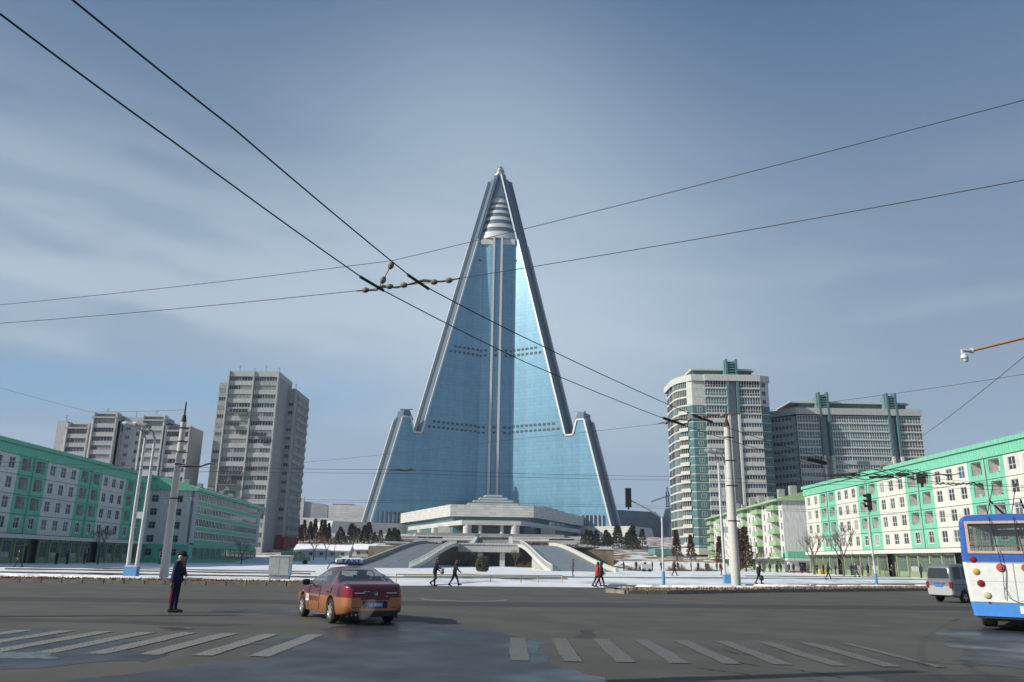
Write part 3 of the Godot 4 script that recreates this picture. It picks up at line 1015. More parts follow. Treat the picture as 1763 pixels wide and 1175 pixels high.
func build_hotel() -> void:
	var t := thing("pyramid_hotel", "huge blue glass pyramid tower with three wings and a banded conical tip", "tower", Vector3(HX, 0, -HD))
	var W := 9.0
	var vents := MB.new()
	vents.box(Vector3.ZERO, Vector3(2.3, 1.8, 0.5))
	var vent_mesh := vents.mesh()
	for k in 3:
		# direction of the wing in plan: front-left, front-right, back
		var ang: float = [deg_to_rad(210), deg_to_rad(330), deg_to_rad(90)][k]
		var dir := Vector3(cos(ang), 0, -sin(ang)) # 210: x -.866, z +.5
		var side := dir.cross(Vector3.UP).normalized() # right-hand side when looking outwards
		var bs := Basis(dir, Vector3.UP, side) # local x along wing, z to one side
		var w := Node3D.new()
		w.name = "wing"
		t.add_child(w, true)
		w.transform = Transform3D(bs, Vector3.ZERO)
		# side faces: profile polygon in (r, h)
		var prof := PackedVector2Array([Vector2(6, 24), Vector2(low_r(24), 24), Vector2(low_r(108.5), 108.5), Vector2(low_r(108.5) - 6.4, 108.5), Vector2(77.0, 97.0), Vector2(wing_r(97.0), 97.0), Vector2(wing_r(271), 271), Vector2(6, 271)])
		var fin := PackedVector2Array([Vector2(wing_r(271) - 1.5, 271), Vector2(wing_r(271), 271), Vector2(wing_r(339), 339), Vector2(wing_r(339) - 1.5, 339)])
		for s in [-1.0, 1.0]:
			var m := MB.new()
			var ix := Geometry2D.triangulate_polygon(prof)
			for i in range(0, ix.size(), 3):
				var p := [prof[ix[i]], prof[ix[i + 1]], prof[ix[i + 2]]]
				var cw: bool = (p[1] - p[0]).cross(p[2] - p[0]) < 0
				if cw: p = [p[0], p[2], p[1]]
				if s < 0: p = [p[0], p[2], p[1]]
				var nn := Vector3(0, 0, s)
				for q in [0, 2, 1]: m.vert(Vector3(p[q].x, p[q].y, W * s), nn, Vector2(p[q].x / 48.0, p[q].y / 48.0))
			part("glass_face", m, M.curtain, w)
			# pale metal edge along every border of the face
			m = MB.new()
			var ed := [prof[1], prof[2], prof[3], prof[4], prof[5], prof[6]]
			for i in ed.size() - 1:
				var th := 1.3
				m.bar(Vector3(ed[i].x, ed[i].y, (W + 0.1) * s), Vector3(ed[i + 1].x, ed[i + 1].y, (W + 0.1) * s), th, th)
			part("edge_trim", m, M.alu, w)
			m = MB.new()
			m.extrude(fin, W * s - 0.5, W * s + 0.5)
			part("upper_trim", m, M.curtain_plain, w)
		# sloping ends set back between the trims
		var e := MB.new()
		e.quad(Vector3(low_r(24) - 1.2, 24, W), Vector3(low_r(24) - 1.2, 24, -W), Vector3(low_r(108.5) - 1.2, 108.5, -W), Vector3(low_r(108.5) - 1.2, 108.5, W))
		part("end_slope", e, M.curtain_plain, w)
		e = MB.new()
		e.quad(Vector3(wing_r(97) - 1.2, 97, W), Vector3(wing_r(97) - 1.2, 97, -W), Vector3(wing_r(339) - 1.2, 339, -W), Vector3(wing_r(339) - 1.2, 339, W))
		part("end_slope", e, M.curtain_plain, w)
		for z in [-5.2, 5.2]: # rails up the ends
			e = MB.new()
			e.bar(Vector3(low_r(24) - 0.4, 24, z), Vector3(low_r(110) - 0.4, 110, z), 0.8, 0.9)
			e.bar(Vector3(wing_r(99) - 0.4, 99, z), Vector3(wing_r(336) - 0.4, 336, z), 0.8, 0.9)
			part("end_rail", e, M.alu_dark, w)
		e = MB.new()
		e.extrude(PackedVector2Array([Vector2(wing_r(271) - 1.9, 271), Vector2(wing_r(271) - 1.3, 271), Vector2(wing_r(339) - 1.3, 339), Vector2(wing_r(339) - 1.9, 339)]), -W + 0.6, W - 0.6)
		part("upper_end", e, M.curtain_plain, w)
		e = MB.new() # shoulder cap, notch floor
		e.extrude(PackedVector2Array([Vector2(low_r(108.5) - 1.0, 107.0), Vector2(low_r(114.5), 114.5), Vector2(low_r(114.5) - 4.6, 114.8), Vector2(76.6, 107.0)]), -W + 2.4, W - 2.4)
		part("shoulder_cap", e, M.curtain_plain, w)
		e = MB.new()
		e.bx(wing_r(97.5) - 2.0, 76.8, 95.6, 97.6, -W, W)
		part("notch_floor", e, M.alu_dark, w)
		e = MB.new() # window-cleaning crane arm over the notch
		e.bar(Vector3(83, 115.6, 2), Vector3(74.0, 117.0, 2), 0.8, 0.7)
		e.bx(81.0, 84.5, 114.6, 116.2, 0.5, 3.5)
		part("cleaning_crane", e, M.alu_dark, w)
		# rows of dark square vents on both faces
		for s in [-1.0, 1.0]:
			if k == 2: continue
			if (k == 0 and s > 0) or (k == 1 and s < 0): continue
			for row in [[252.0, 0], [171.5, 1], [167.0, 1], [107.0, 1], [102.6, 1]]:
				var r0 := 23.0
				var r1 := wing_r(row[0]) - 4.5
				var cnt := int((r1 - r0) / 4.1)
				for i in cnt + 1:
					if row[1] == 0 and i % 2: continue
					part("vent_opening", vent_mesh, M.vent, w, Transform3D(Basis.IDENTITY, Vector3(r0 + i * 4.1, row[0], (W + 0.1) * s)))
			for i in 8: part("vent_opening", vent_mesh, M.vent, w, Transform3D(Basis.IDENTITY, Vector3(62.0 + i * 4.6, 34.5, (W + 0.08) * s)))
	# the core that fills the three valleys
	for k in 3:
		var ang: float = [deg_to_rad(270), deg_to_rad(30), deg_to_rad(150)][k]
		var dir := Vector3(cos(ang), 0, -sin(ang))
		var rt := Vector3.UP.cross(dir).normalized()
		var c := Node3D.new()
		c.name = "valley_core"
		t.add_child(c, true)
		c.transform = Transform3D(Basis(rt, Vector3.UP, dir), Vector3.ZERO)
		var m := MB.new()
		var pts := [Vector2(-17.0, 15.8), Vector2(-12.0, 18.6), Vector2(-6.0, 20.4), Vector2(0, 21.0), Vector2(6.0, 20.4), Vector2(12.0, 18.6), Vector2(17.0, 15.8)]
		for i in pts.size() - 1:
			var a: Vector2 = pts[i]
			var b: Vector2 = pts[i + 1]
			m.quv(Vector3(a.x, 24, a.y), Vector3(b.x, 24, b.y), Vector3(b.x, 271, b.y), Vector3(a.x, 271, a.y), Vector2(a.x / 48, 0.5), Vector2(b.x / 48, 0.5), Vector2(b.x / 48, 271 / 48.0), Vector2(a.x / 48, 271 / 48.0))
			m.quad(Vector3(a.x, 271, a.y), Vector3(b.x, 271, b.y), Vector3(b.x, 271, 0), Vector3(a.x, 271, 0))
		part("glass_face", m, M.curtain, c)
		if k == 0: # the vent rows run on across the valley
			for y in [171.0, 166.5, 106.0, 101.6]:
				for x in [-12.6, -8.6, 0.0, 8.6, 12.6]:
					part("vent_opening", vent_mesh, M.vent, c, Transform3D(Basis(Vector3.UP, x * 0.03), Vector3(x, y, 21.1 - x * x * 0.0175)))
		for s in [-3.4, 3.4]:
			m = MB.new()
			m.bx(s - 0.9, s + 0.9, 46, 273, 19.5, 23.4)
			part("rib", m, M.alu, c)
		for s in [-1.0, 1.0]:
			m = MB.new()
			m.bx(minf(s * 4.6, s * 14.8), maxf(s * 4.6, s * 14.8), 266.6, 271.4, 18.0, 20.6)
			part("crown_wall", m, M.alu, c)
	# banded cone
	var cone := Node3D.new()
	cone.name = "cone"
	t.add_child(cone, true)
	var m := MB.new()
	m.lathe([Vector2(19.0, 269.0), Vector2(21.5, 272), Vector2(22.5, 273), Vector2(11.3, 316.0), Vector2(8.0, 316.2), Vector2(6.0, 322)], 48)
	part("glass_core", m, M.curtain_plain, cone)
	var bands := [[272.0, 279.0], [283.4, 287.2], [291.4, 294.8], [298.6, 301.6], [304.8, 307.4], [310.2, 317.5]]
	for b in bands:
		m = MB.new()
		var r0: float = 22.5 - (b[0] - 273) * 0.26
		var r1: float = 22.5 - (b[1] - 273) * 0.26
		m.lathe([Vector2(r0 - 1.4, b[0]), Vector2(r0 + 0.45, b[0]), Vector2(r1 + 0.45, b[1]), Vector2(r1 - 1.4, b[1])], 48)
		part("band", m, M.alu, cone)
	# faces between the wings above the cone
	m = MB.new()
	for k in 3:
		var a0 := deg_to_rad(210.0 + 120.0 * k)
		var a1 := deg_to_rad(330.0 + 120.0 * k)
		var p := func(a: float, h: float, sgn: float) -> Vector3:
			var d := Vector3(cos(a), 0, -sin(a))
			var s := d.cross(Vector3.UP).normalized()
			return d * (wing_r(h) - 2.5) + s * 9.0 * sgn + Vector3.UP * h
		m.quad(p.call(a0, 316, -1.0), p.call(a1, 316, 1.0), p.call(a1, 339, 1.0), p.call(a0, 339, -1.0))
		m.quad(p.call(a0, 339, -1.0), p.call(a1, 339, 1.0), Vector3(0, 342, 0), Vector3(0, 342, 0))
		m.quad(p.call(a0, 339, 1.0), p.call(a0, 339, -1.0), Vector3(0, 342, 0), Vector3(0, 342, 0))
	part("upper_face", m, M.curtain_plain, t)
	var sp := MB.new()
	sp.lathe([Vector2(5.0, 338), Vector2(4.6, 341.0), Vector2(5.6, 341.4), Vector2(5.2, 343.6), Vector2(3.6, 344.8), Vector2(3.6, 346.0), Vector2(4.3, 346.4), Vector2(3.8, 348.2), Vector2(2.3, 349.2), Vector2(2.3, 350.0), Vector2(2.8, 350.4), Vector2(1.6, 352.2), Vector2(0.6, 353), Vector2(0.3, 356), Vector2(0, 356)], 24)
	part("spire", sp, M.spire_metal, t)

func poly_tier(m: MB, pts: Array, y0: float, y1: float, thick := 3.0) -> void: # wall along [x, d] points, left to right seen from the front
	for i in pts.size() - 1:
		var a := Vector3(pts[i][0], 0, -pts[i][1])
		var b := Vector3(pts[i + 1][0], 0, -pts[i + 1][1])
		var up0 := Vector3.UP * y0
		var up1 := Vector3.UP * y1
		m.quad(a + up0, b + up0, b + up1, a + up1)
	var out := PackedVector2Array()
	for p in pts: out.append(Vector2(p[0], -p[1]))
	m.flat(out, y1)
	m.flat(out, y0)

func build_hotel_base() -> void:
	var t := thing("entrance_hall", "low white polygonal entrance hall with dark glass bands at the pyramid's foot", "building")
	var m := MB.new()
	var top := [[-86.0, 612], [-36.0, 490], [15.0, 490], [60.0, 612]]
	poly_tier(m, top, 27.2, 34.2)
	part("upper_wall", m, M.clad_white, t)
	m = MB.new()
	poly_tier(m, [[-83.0, 612], [-34.5, 494], [13.5, 494], [57.0, 612]], 15.0, 27.2)
	part("glass_band", m, M.pane_teal, t)
	m = MB.new()
	poly_tier(m, [[-74.0, 590], [-28.0, 474], [7.0, 474], [53.0, 590]], 21.6, 24.2)
	part("canopy", m, M.clad_white, t)
	m = MB.new()
	poly_tier(m, [[-70.0, 590], [-26.0, 484], [5.0, 484], [49.0, 590]], 13.0, 21.6)
	part("lobby_glass", m, M.pane_dark, t)
	for a in [[-24.6, 476.5, 2.6], [3.6, 476.5, 2.6], [-17.0, 477, 1.2], [-4.2, 477, 1.2], [-62.0, 562, 1.8], [-49.0, 531, 2.2]]:
		m = MB.new()
		m.lathe([Vector2(a[2], 12.5), Vector2(a[2], 23.6)], 20, Vector3(a[0], 0, -a[1]))
		part("column", m, M.clad_white, t)
	m = MB.new() # pale block beside the doors
	m.bx(-44.0, -33.5, 13, 21.5, -510, -499)
	m.bx(20.0, 29.0, 13, 21.5, -520, -505)
	part("porch_block", m, M.clad_white, t)
	# stepped roof
	var rf := Node3D.new()
	rf.name = "stepped_roof"
	t.add_child(rf, true)
	for k in 6:
		m = MB.new()
		var w := 26.0 - k * 4.0
		var y := 34.2 + k * 2.35
		var q := dpoly([[HX + 2 - w - 5, 615], [HX + 2 - w, 552 + k * 6], [HX + 2 + w, 552 + k * 6], [HX + 2 + w + 5, 615]])
		m.prism(PackedVector2Array(q), y, y + 1.5)
		part("roof_step", m, M.clad_white, rf)
		m = MB.new()
		q = dpoly([[HX + 2 - w - 3, 615], [HX + 3.5 - w, 554.5 + k * 6], [HX + 0.5 + w, 554.5 + k * 6], [HX + 2 + w + 3, 615]])
		m.prism(PackedVector2Array(q), y + 1.5, y + 2.35)
		part("roof_glazing", m, M.pane_teal, rf)
	# battered plinths under the two front wings
	for s in 2:
		var ang := deg_to_rad(210) if s == 0 else deg_to_rad(330)
		var dir := Vector2(cos(ang), -sin(ang)) # plan x, z
		var per := Vector2(-dir.y, dir.x)
		var o := Vector2(HX, -HD)
		var pl_ := thing("wing_plinth", "long low grey plinth with a lit sloping end under the shaded wing" if s == 0 else "long low pale plinth with small windows under the sunlit wing", "building", Vector3.ZERO, 0, "plinths of the pyramid wings")
		m = MB.new()
		var R := 143.0 if s == 0 else 132.0
		var poly := PackedVector2Array([o + dir * 24 + per * 21, o + dir * R + per * 21, o + dir * R - per * 21, o + dir * 24 - per * 21])
		m.prism(poly, 10.0, 26.6, 3.5)
		part("wall", m, M.clad_white, pl_)
		m = MB.new()
		m.box(Vector3.ZERO, Vector3(2.4, 3.6, 1.2))
		var wm := m.mesh()
		var sd := 1.0 if s == 0 else -1.0
		for k in 9:
			var q := o + dir * (66.0 + k * 7.0) + per * 19.7 * sd
			if s == 0: q = o + dir * (50.0 + k * 7.0) - per * 20.2
			else: q = o + dir * (70.0 + k * 6.4) + per * 20.2
			part("window", wm, M.pane_dark if s == 1 else M.pane_curtain, pl_, Transform3D(Basis(Vector3(dir.x, 0, dir.y), Vector3.UP, Vector3(dir.x, 0, dir.y).cross(Vector3.UP)), Vector3(q.x, 17.4, q.y)))
		# fin-like louvres where the plinth meets the wing
		m = MB.new()
		m.box(Vector3.ZERO, Vector3(0.9, 9.0, 1.6))
		var lm := m.mesh()
		for k in 12:
			var q := o + dir * (64.0 + k * 3.4) - per * 10.0 * (1.0 if s == 0 else -1.0)
			part("louvre", lm, M.clad_grey, pl_, Transform3D(Basis(Vector3(dir.x, 0, dir.y), Vector3.UP, Vector3(dir.x, 0, dir.y).cross(Vector3.UP)), Vector3(q.x, 31.0, q.y)))
	# glass ridge lantern on the right of the hall
	var gl := thing("glass_lantern", "small stepped glass lantern on the entrance hall roof against the sunlit wing", "skylight")
	for k in 6:
		m = MB.new()
		var x := 22.0 + k * 4.6
		m.bx(x, x + 4.4, 33, 41.5 - k * 1.3 - (0.0 if k > 0 else 1.2), -600 - k * 1.5, -588 - k * 1.5)
		part("glazing", m, M.pane_teal, gl)
		for i in 4:
			m = MB.new()
			m.bx(x + i * 1.1, x + i * 1.1 + 0.3, 33, 41.9 - k * 1.3 - (0.0 if k > 0 else 1.2), -588 - k * 1.5, -587.6 - k * 1.5)
			part("mullion", m, M.alu, gl)
	# blocks behind
	var bl := thing("annex_block", "pale boxy annex behind the shaded wing, beside the grey tower", "building")
	m = MB.new()
	m.bx(-158, -122, 18, 46, -740, -700)
	part("wall", m, M.clad_white, bl)
	m = MB.new()
	m.bx(-156, -138, 46, 47.4, -735, -705)
	part("roof_plant", m, M.tan_stone, bl)
	bl = thing("annex_block", "grey hangar-like annex with a mast behind the grey tower", "building", Vector3.ZERO)
	m = MB.new()
	m.extrude(PackedVector2Array([Vector2(-192, 15), Vector2(-158.5, 15), Vector2(-159.5, 44), Vector2(-164, 47), Vector2(-181, 49), Vector2(-192, 49.5)]), -745, -702)
	part("wall", m, M.clad_grey, bl)
	m = MB.new()
	m.bx(-182.4, -180.0, 30, 53, -702, -700)
	part("buttress", m, M.clad_white, bl)
	bl = thing("annex_block", "long pale low annex wall left of the shaded wing", "building")
	m = MB.new()
	m.bx(-188, -104, 12, 33, -690, -660)
	part("wall", m, M.clad_white, bl)
	bl = thing("annex_block", "dark slate sloped annex behind the sunlit wing", "building")
	m = MB.new()
	m.extrude(PackedVector2Array([Vector2(84, 12), Vector2(134, 12), Vector2(130, 40), Vector2(126, 43.8), Vector2(92, 45.2)]), -740, -690)
	part("wall", m, M.clad_grey, bl)
	bl = thing("annex_block", "dark slate block with raking top beside the round teal tower", "building")
	m = MB.new()
	m.extrude(PackedVector2Array([Vector2(124, 10), Vector2(175, 10), Vector2(175, 46), Vector2(134, 46)]), -688, -650)
	part("wall", m, M.clad_grey, bl)
	# tower crane behind
	var cr := thing("tower_crane", "small dark construction crane above the dark annex block", "crane", Vector3(132.0, 46, -665))
	m = MB.new()
	for x in [-1.0, 1.0]: for z in [-1.0, 1.0]: m.bx(x - 0.3, x + 0.3, 0, 13, z - 0.3, z + 0.3)
	for k in 6:
		m.bar(Vector3(-1, k * 2.1, 1), Vector3(1, k * 2.1 + 2.1, 1), 0.3, 0.3)
		m.bar(Vector3(1, k * 2.1, 1), Vector3(-1, k * 2.1 + 2.1, 1), 0.3, 0.3)
	m.bx(-0.5, 0.5, 13, 17, -0.5, 0.5)
	part("mast", m, M.alu_dark, cr)
	m = MB.new()
	m.bar(Vector3(0, 9.5, 0), Vector3(-14, 4.5, 0), 1.1, 1.2)
	m.bar(Vector3(0, 9.5, 0), Vector3(4.5, 10.6, 0), 1.4, 1.4)
	part("jib", m, M.alu, cr)
	m = MB.new()
	m.bx(2.8, 5.0, 7.6, 10.6, -0.9, 0.9)
	part("counterweight", m, M.alu_dark, cr)

# ------------------------------------------------------------------ windows and building kit
func window_mesh(w: float, h: float, nx: int, transom: float, bar := 0.07) -> Array: # [frame mesh, pane mesh], origin at lower left, front at z 0
	var key := "win %.2f %.2f %d %.2f %.2f" % [w, h, nx, transom, bar]
	if cache.has(key): return cache[key]
	var f := MB.new()
	f.bx(0, bar, 0, h, -0.08, 0)
	f.bx(w - bar, w, 0, h, -0.08, 0)
	f.bx(bar, w - bar, 0, bar, -0.08, 0)
	f.bx(bar, w - bar, h - bar, h, -0.08, 0)
	for i in range(1, nx):
		var x := w * i / nx
		f.bx(x - bar * 0.5, x + bar * 0.5, bar, h - bar, -0.07, -0.005)
	if transom > 0.0: f.bx(bar, w - bar, h * transom - bar * 0.45, h * transom + bar * 0.45, -0.07, -0.01)
	var g := MB.new()
	g.quad(Vector3(0, 0, -0.06), Vector3(w, 0, -0.06), Vector3(w, h, -0.06), Vector3(0, h, -0.06))
	cache[key] = [f.mesh(), g.mesh()]
	return cache[key]

func add_window(parent: Node3D, at: Vector3, w: float, h: float, nx: int, transom: float, frame: Material, pane: Material, bar := 0.07, turn := 0.0, called := "window") -> void:
	var ms := window_mesh(w, h, nx, transom, bar)
	var o := part(called, ms[0], frame, parent, tf(at, turn))
	part("pane", ms[1], pane, o)

func light_pane() -> Material: # glazed balconies with curtains and stored things behind
	var k := rng.randf()
	return M.pane_dark if k < 0.18 else (M.pane_mid if k < 0.55 else (M.pane_curtain if k < 0.93 else M.pane_blue))

func some_pane() -> Material:
	var k := rng.randf()
	return M.pane_dark if k < 0.5 else (M.pane_mid if k < 0.78 else (M.pane_curtain if k < 0.92 else M.pane_blue))

# five-storey block with white and green bays; facade in local x,y facing +z
func mint_block(t: Node3D, bays: Array, green: Material, white: Material, shop_frame: Material) -> void:
	var y0 := 4.25
	var fh := 2.68
	var x := 0.0
	var L := 0.0
	for b in bays: L += b[1]
	var core := MB.new()
	core.bx(0.05, L - 0.05, 0.1, 15.6, -11.5, -1.5)
	core.bx(0.0, L, y0 - 0.4, 15.3, -1.5, -1.25)
	part("structure_core", core, M.concrete, t)
	for ex in [-0.02, L]:
		var ends := MB.new()
		ends.bx(ex, ex + 0.02, 0.0, 15.4, -11.6, 0.0)
		part("end_wall", ends, white, t)
	for b in bays:
		var w: float = b[1]
		var nw: int = b[2]
		var is_green: bool = b[0] == "g"
		for f in 4:
			var fy := y0 + f * fh
			var log: bool = is_green and f > 0
			var key := "panel %s %.2f %d %s" % [b[0], w, nw, log]
			var ww := 2.15 if log else 1.45
			var wh := 1.7 if log else 1.58
			var xs := []
			for i in nw:
				if is_green: xs.append(w * (0.255 if i == 0 else 0.745) - ww * 0.5)
				else: xs.append(w * (i + 0.5) / nw - ww * 0.5)
			if not cache.has(key):
				var holes := []
				for e in xs: holes.append(Rect2(e, 0.72 if log else 0.70, ww, wh))
				var m := MB.new()
				m.wall(0.0, w, 0.035, fh - 0.035, 0.0, holes, 0.14 if log else 0.2)
				cache[key] = m.mesh()
			part("wall_panel", cache[key], green if is_green else white, t, tf(Vector3(x, fy, 0)))
			for e in xs:
				if log:
					var m := MB.new()
					var c := [Vector3(e, 0.72, -0.14), Vector3(e + ww, 0.72, -0.14), Vector3(e + ww, 0.72 + wh, -0.14), Vector3(e, 0.72 + wh, -0.14)]
					var g := Vector3(0, 0, -1.08)
					m.quad(c[0] + g, c[1] + g, c[2] + g, c[3] + g)
					for q in 4: m.quad(c[q], c[(q + 1) % 4], c[(q + 1) % 4] + g, c[q] + g)
					var lg := part("loggia", m, M.loggia, t, tf(Vector3(x, fy, 0)))
					var ms := window_mesh(0.85, 1.3, 1, 0.0)
					var lw := part("door_frame", ms[0], M.frame_grey, lg, tf(Vector3(e + (0.15 if rng.randf() < 0.5 else 1.05), 0.74, -1.05)))
					lw.name = "door_frame"
					part("pane", ms[1], some_pane(), lg, tf(lw.position + Vector3(0, 0, 0.01)))
					if rng.randf() < 0.45: # things kept on the loggia
						m = MB.new()
						var sx := rng.randf_range(0.2, 1.1)
						m.bx(e + sx, e + sx + rng.randf_range(0.3, 0.7), 0.73, 0.73 + rng.randf_range(0.2, 0.6), -0.9, -0.4)
						part("stored_box", m, [M.rust, M.frame_grey, M.pane_bright][rng.randi() % 3], lg, tf(Vector3.ZERO))
				else:
					add_window(t, Vector3(x + e, fy + 0.70, -0.06), ww, wh, 2, 0.62 if rng.randf() < 0.6 else 0.4, M.frame_white, M.pane_dark if rng.randf() < 0.6 else some_pane(), 0.055)
					if is_green:
						var m := MB.new()
						for q in [[-0.12, 0.0, -0.12, wh + 0.12], [ww, ww + 0.12, -0.12, wh + 0.12], [0.0, ww, wh, wh + 0.12], [0.0, ww, -0.12, 0.0]]: m.bx(e + q[0], e + q[1], 0.70 + q[2], 0.70 + q[3], 0.002, 0.05)
						part("window_surround", m, white, t, tf(Vector3(x, fy, 0)))
		if is_green:
			var m := MB.new()
			m.tube([Vector3(x + w * 0.5, 4.4, 0.12), Vector3(x + w * 0.5, 15.2, 0.12)], [0.07, 0.07], 6)
			m.bx(x + w * 0.5 - 0.16, x + w * 0.5 + 0.16, 15.0, 15.3, 0.02, 0.3)
			part("downpipe", m, M.grey_wall, t)
		x += w
	# eaves
	var m := MB.new()
	m.bx(-0.3, L + 0.3, 14.97, 16.25, -0.3, 0.2)
	part("roof_band", m, green, t)
	m = MB.new()
	m.extrude(PackedVector2Array([Vector2(0.45, 16.3), Vector2(0.45, 16.85), Vector2(-2.2, 17.2), Vector2(-11.8, 17.2), Vector2(-11.8, 16.3)]), 0.0, L + 1.0)
	# polygon is (z, y): turn it so it runs along local x
	part("eaves", m, green, t, Transform3D(Basis(Vector3(0, 0, 1), Vector3.UP, Vector3(-1, 0, 0)), Vector3(L + 0.5, 0, 0)))
	for k in int(L / 14.0):
		m = MB.new()
		var cx := 5.0 + k * 14.0
		m.bx(cx, cx + 1.3, 16.9, 18.0 if k % 2 else 17.6, -6.6, -5.4)
		part("roof_vent", m, M.grey_wall, t)
	# cornice above the shops and the shopfront
	m = MB.new()
	m.bx(-0.2, L + 0.2, 3.62, 4.18, -0.3, 0.75)
	part("shop_cornice", m, M.warm_white, t)
	var n := int(L / 3.1)
	var bw := L / n
	for k in n:
		var bx0 := k * bw
		if k % 6 == 4:
			m = MB.new()
			m.bx(bx0, bx0 + bw, 0, 3.6, -1.45, -1.2)
			var dr := part("doorway", m, M.olive, t)
			m = MB.new()
			m.bx(bx0 + 0.6, bx0 + bw - 0.6, 0.1, 2.6, -1.2, -1.12)
			part("door", m, M.pane_dark, dr)
			continue
		m = MB.new()
		m.wall(bx0, bx0 + bw, 0, 3.6, -0.15, [Rect2(bx0 + 0.32, 1.0, bw - 0.64, 2.3)], 0.2)
		m.bx(bx0, bx0 + 0.3, 0, 3.6, -0.15, 0.05)
		part("shopfront", m, shop_frame, t)
		add_window(t, Vector3(bx0 + 0.32, 1.0, -0.25), bw - 0.64, 2.3, 2, 0.72, shop_frame, M.pane_shop if k % 3 else M.pane_mid, 0.06, 0.0, "shop_window")
		if k % 2 == 0:
			m = MB.new() # half curtain behind the lower glass
			m.bx(bx0 + 0.4, bx0 + bw - 0.4, 1.05, 1.75, -0.30, -0.29)
			part("half_curtain", m, M.pane_bright, t)

func build_mint_blocks() -> void:
	var t := thing("apartment_block", "shaded five-storey apartment block with white and deep green bays over shops", "building", Vector3(-68.55, 0, -85.9), PI / 2 + 0.032, "green and white apartment blocks")
	var bays := [["w", 8.6, 3], ["g", 7.8, 2], ["w", 9.2, 3], ["g", 7.7, 2], ["w", 9.4, 3], ["g", 8.1, 2], ["w", 9.2, 3], ["g", 8.8, 2], ["w", 9.2, 3]]
	mint_block(t, bays, M.mint, M.white_wall, M.olive)
	t = thing("apartment_block", "sunlit five-storey apartment block with white and bright mint bays over shops", "building", Vector3(59.2, 0, -159.5), -PI / 2 + 0.006, "green and white apartment blocks")
	bays = [["w", 7.2, 2], ["g", 7.7, 2], ["w", 8.9, 3], ["g", 7.7, 2], ["w", 8.9, 3], ["g", 7.7, 2], ["w", 8.9, 3], ["g", 7.7, 2], ["w", 8.9, 3]]
	mint_block(t, bays, M.mint, M.cream_wall, M.olive)

# four rows of strip windows between teal bands, white gable with green base
func build_strip_block() -> void:
	var dir := Vector2(-6.4, -64.0).normalized() # along the facade, away from the camera
	var ang := atan2(-dir.y, dir.x) # local +x points along dir
	var t := thing("strip_window_block", "teal four-storey block with ribbon windows and a white gable end", "building", Vector3(-62.4, 0, -158.0), ang)
	var L := 64.0
	var m := MB.new()
	m.bx(0.3, L - 0.3, 0, 14.0, -11.6, -0.5)
	part("structure_core", m, M.concrete, t)
	for cx in [0.0, L - 3.0]:
		m = MB.new()
		m.bx(cx, cx + 3.0, 4.0, 14.0, -0.5, 0.05)
		part("corner_pier", m, M.bluish_wall, t)
	for f in 5:
		m = MB.new()
		m.bx(3.0, L - 3.0, 3.7 + f * 2.52 + (0.0 if f == 0 else 0.2), 4.75 + f * 2.52 + (0.3 if f == 4 else 0.0), -0.5, 0.0)
		part("spandrel_band", m, M.mint, t)
	for f in 4:
		for k in 24:
			var w := (L - 6.0) / 24.0
			add_window(t, Vector3(3.0 + k * w, 4.75 + f * 2.52, -0.05), w, 1.67, 2, 0.0, M.frame_white, M.pane_dark if rng.randf() < 0.5 else M.pane_mid, 0.13)
	m = MB.new() # eaves and roof
	m.extrude(PackedVector2Array([Vector2(0.8, 14.0), Vector2(0.8, 14.5), Vector2(-5.8, 16.6), Vector2(-12.4, 14.5), Vector2(-12.4, 14.0)]), 0.0, L + 1.0)
	part("roof", m, M.mint, t, Transform3D(Basis(Vector3(0, 0, 1), Vector3.UP, Vector3(-1, 0, 0)), Vector3(L + 0.5, 0, 0)))
	m = MB.new()
	m.bar(Vector3(-0.5, 14.62, 0.5), Vector3(L, 14.62, 0.5), 0.5, 0.12)
	part("gutter_snow", m, M.snow_clean, t)
	for k in 6:
		m = MB.new()
		m.bx(7 + k * 9.5, 8.2 + k * 9.5, 14.5, 16.9, -4.5, -3.4)
		part("chimney", m, M.grey_wall, t)
	# gable end faces the camera: local -x side
	var gt := Transform3D(Basis(Vector3(0, 0, 1), Vector3.UP, Vector3(-1, 0, 0)), Vector3(0, 0, 0))
	m = MB.new()
	m.wall(-12.0, 0.0, 3.6, 14.0, 0.0, [], 0.2)
	m.tri(Vector3(-12.0, 14.0, 0), Vector3(0, 14.0, 0), Vector3(-6, 16.2, 0))
	part("gable_wall", m, M.warm_white, t, gt)
	m = MB.new()
	m.bx(-12.05, 0.06, 0, 3.7, -0.1, 0.06)
	part("gable_base", m, M.mint, t, gt)
	for f in 5:
		for x in [-8.0, -3.4]:
			add_window_at(t, gt * Transform3D(Basis.IDENTITY, Vector3(x, 1.5 + f * 2.55, 0.17 if f == 0 else 0.1)), 1.3, 1.35, 2, 0.6, M.frame_grey, M.pane_dark)
	m = MB.new() # shop floor
	m.bx(0.1, L, 0, 3.7, -0.4, -0.1)
	part("shop_wall", m, M.mint, t)
	for k in 13:
		add_window(t, Vector3(3.5 + k * 4.5, 0.9, 0.0), 3.6, 2.3, 3, 0.7, M.olive, M.pane_shop, 0.08, 0.0, "shop_window")

func add_window_at(parent: Node3D, at: Transform3D, w: float, h: float, nx: int, transom: float, frame: Material, pane: Material, bar := 0.07) -> void:
	var ms := window_mesh(w, h, nx, transom, bar)
	var o := part("window", ms[0], frame, parent, at)
	part("pane", ms[1], pane, o)

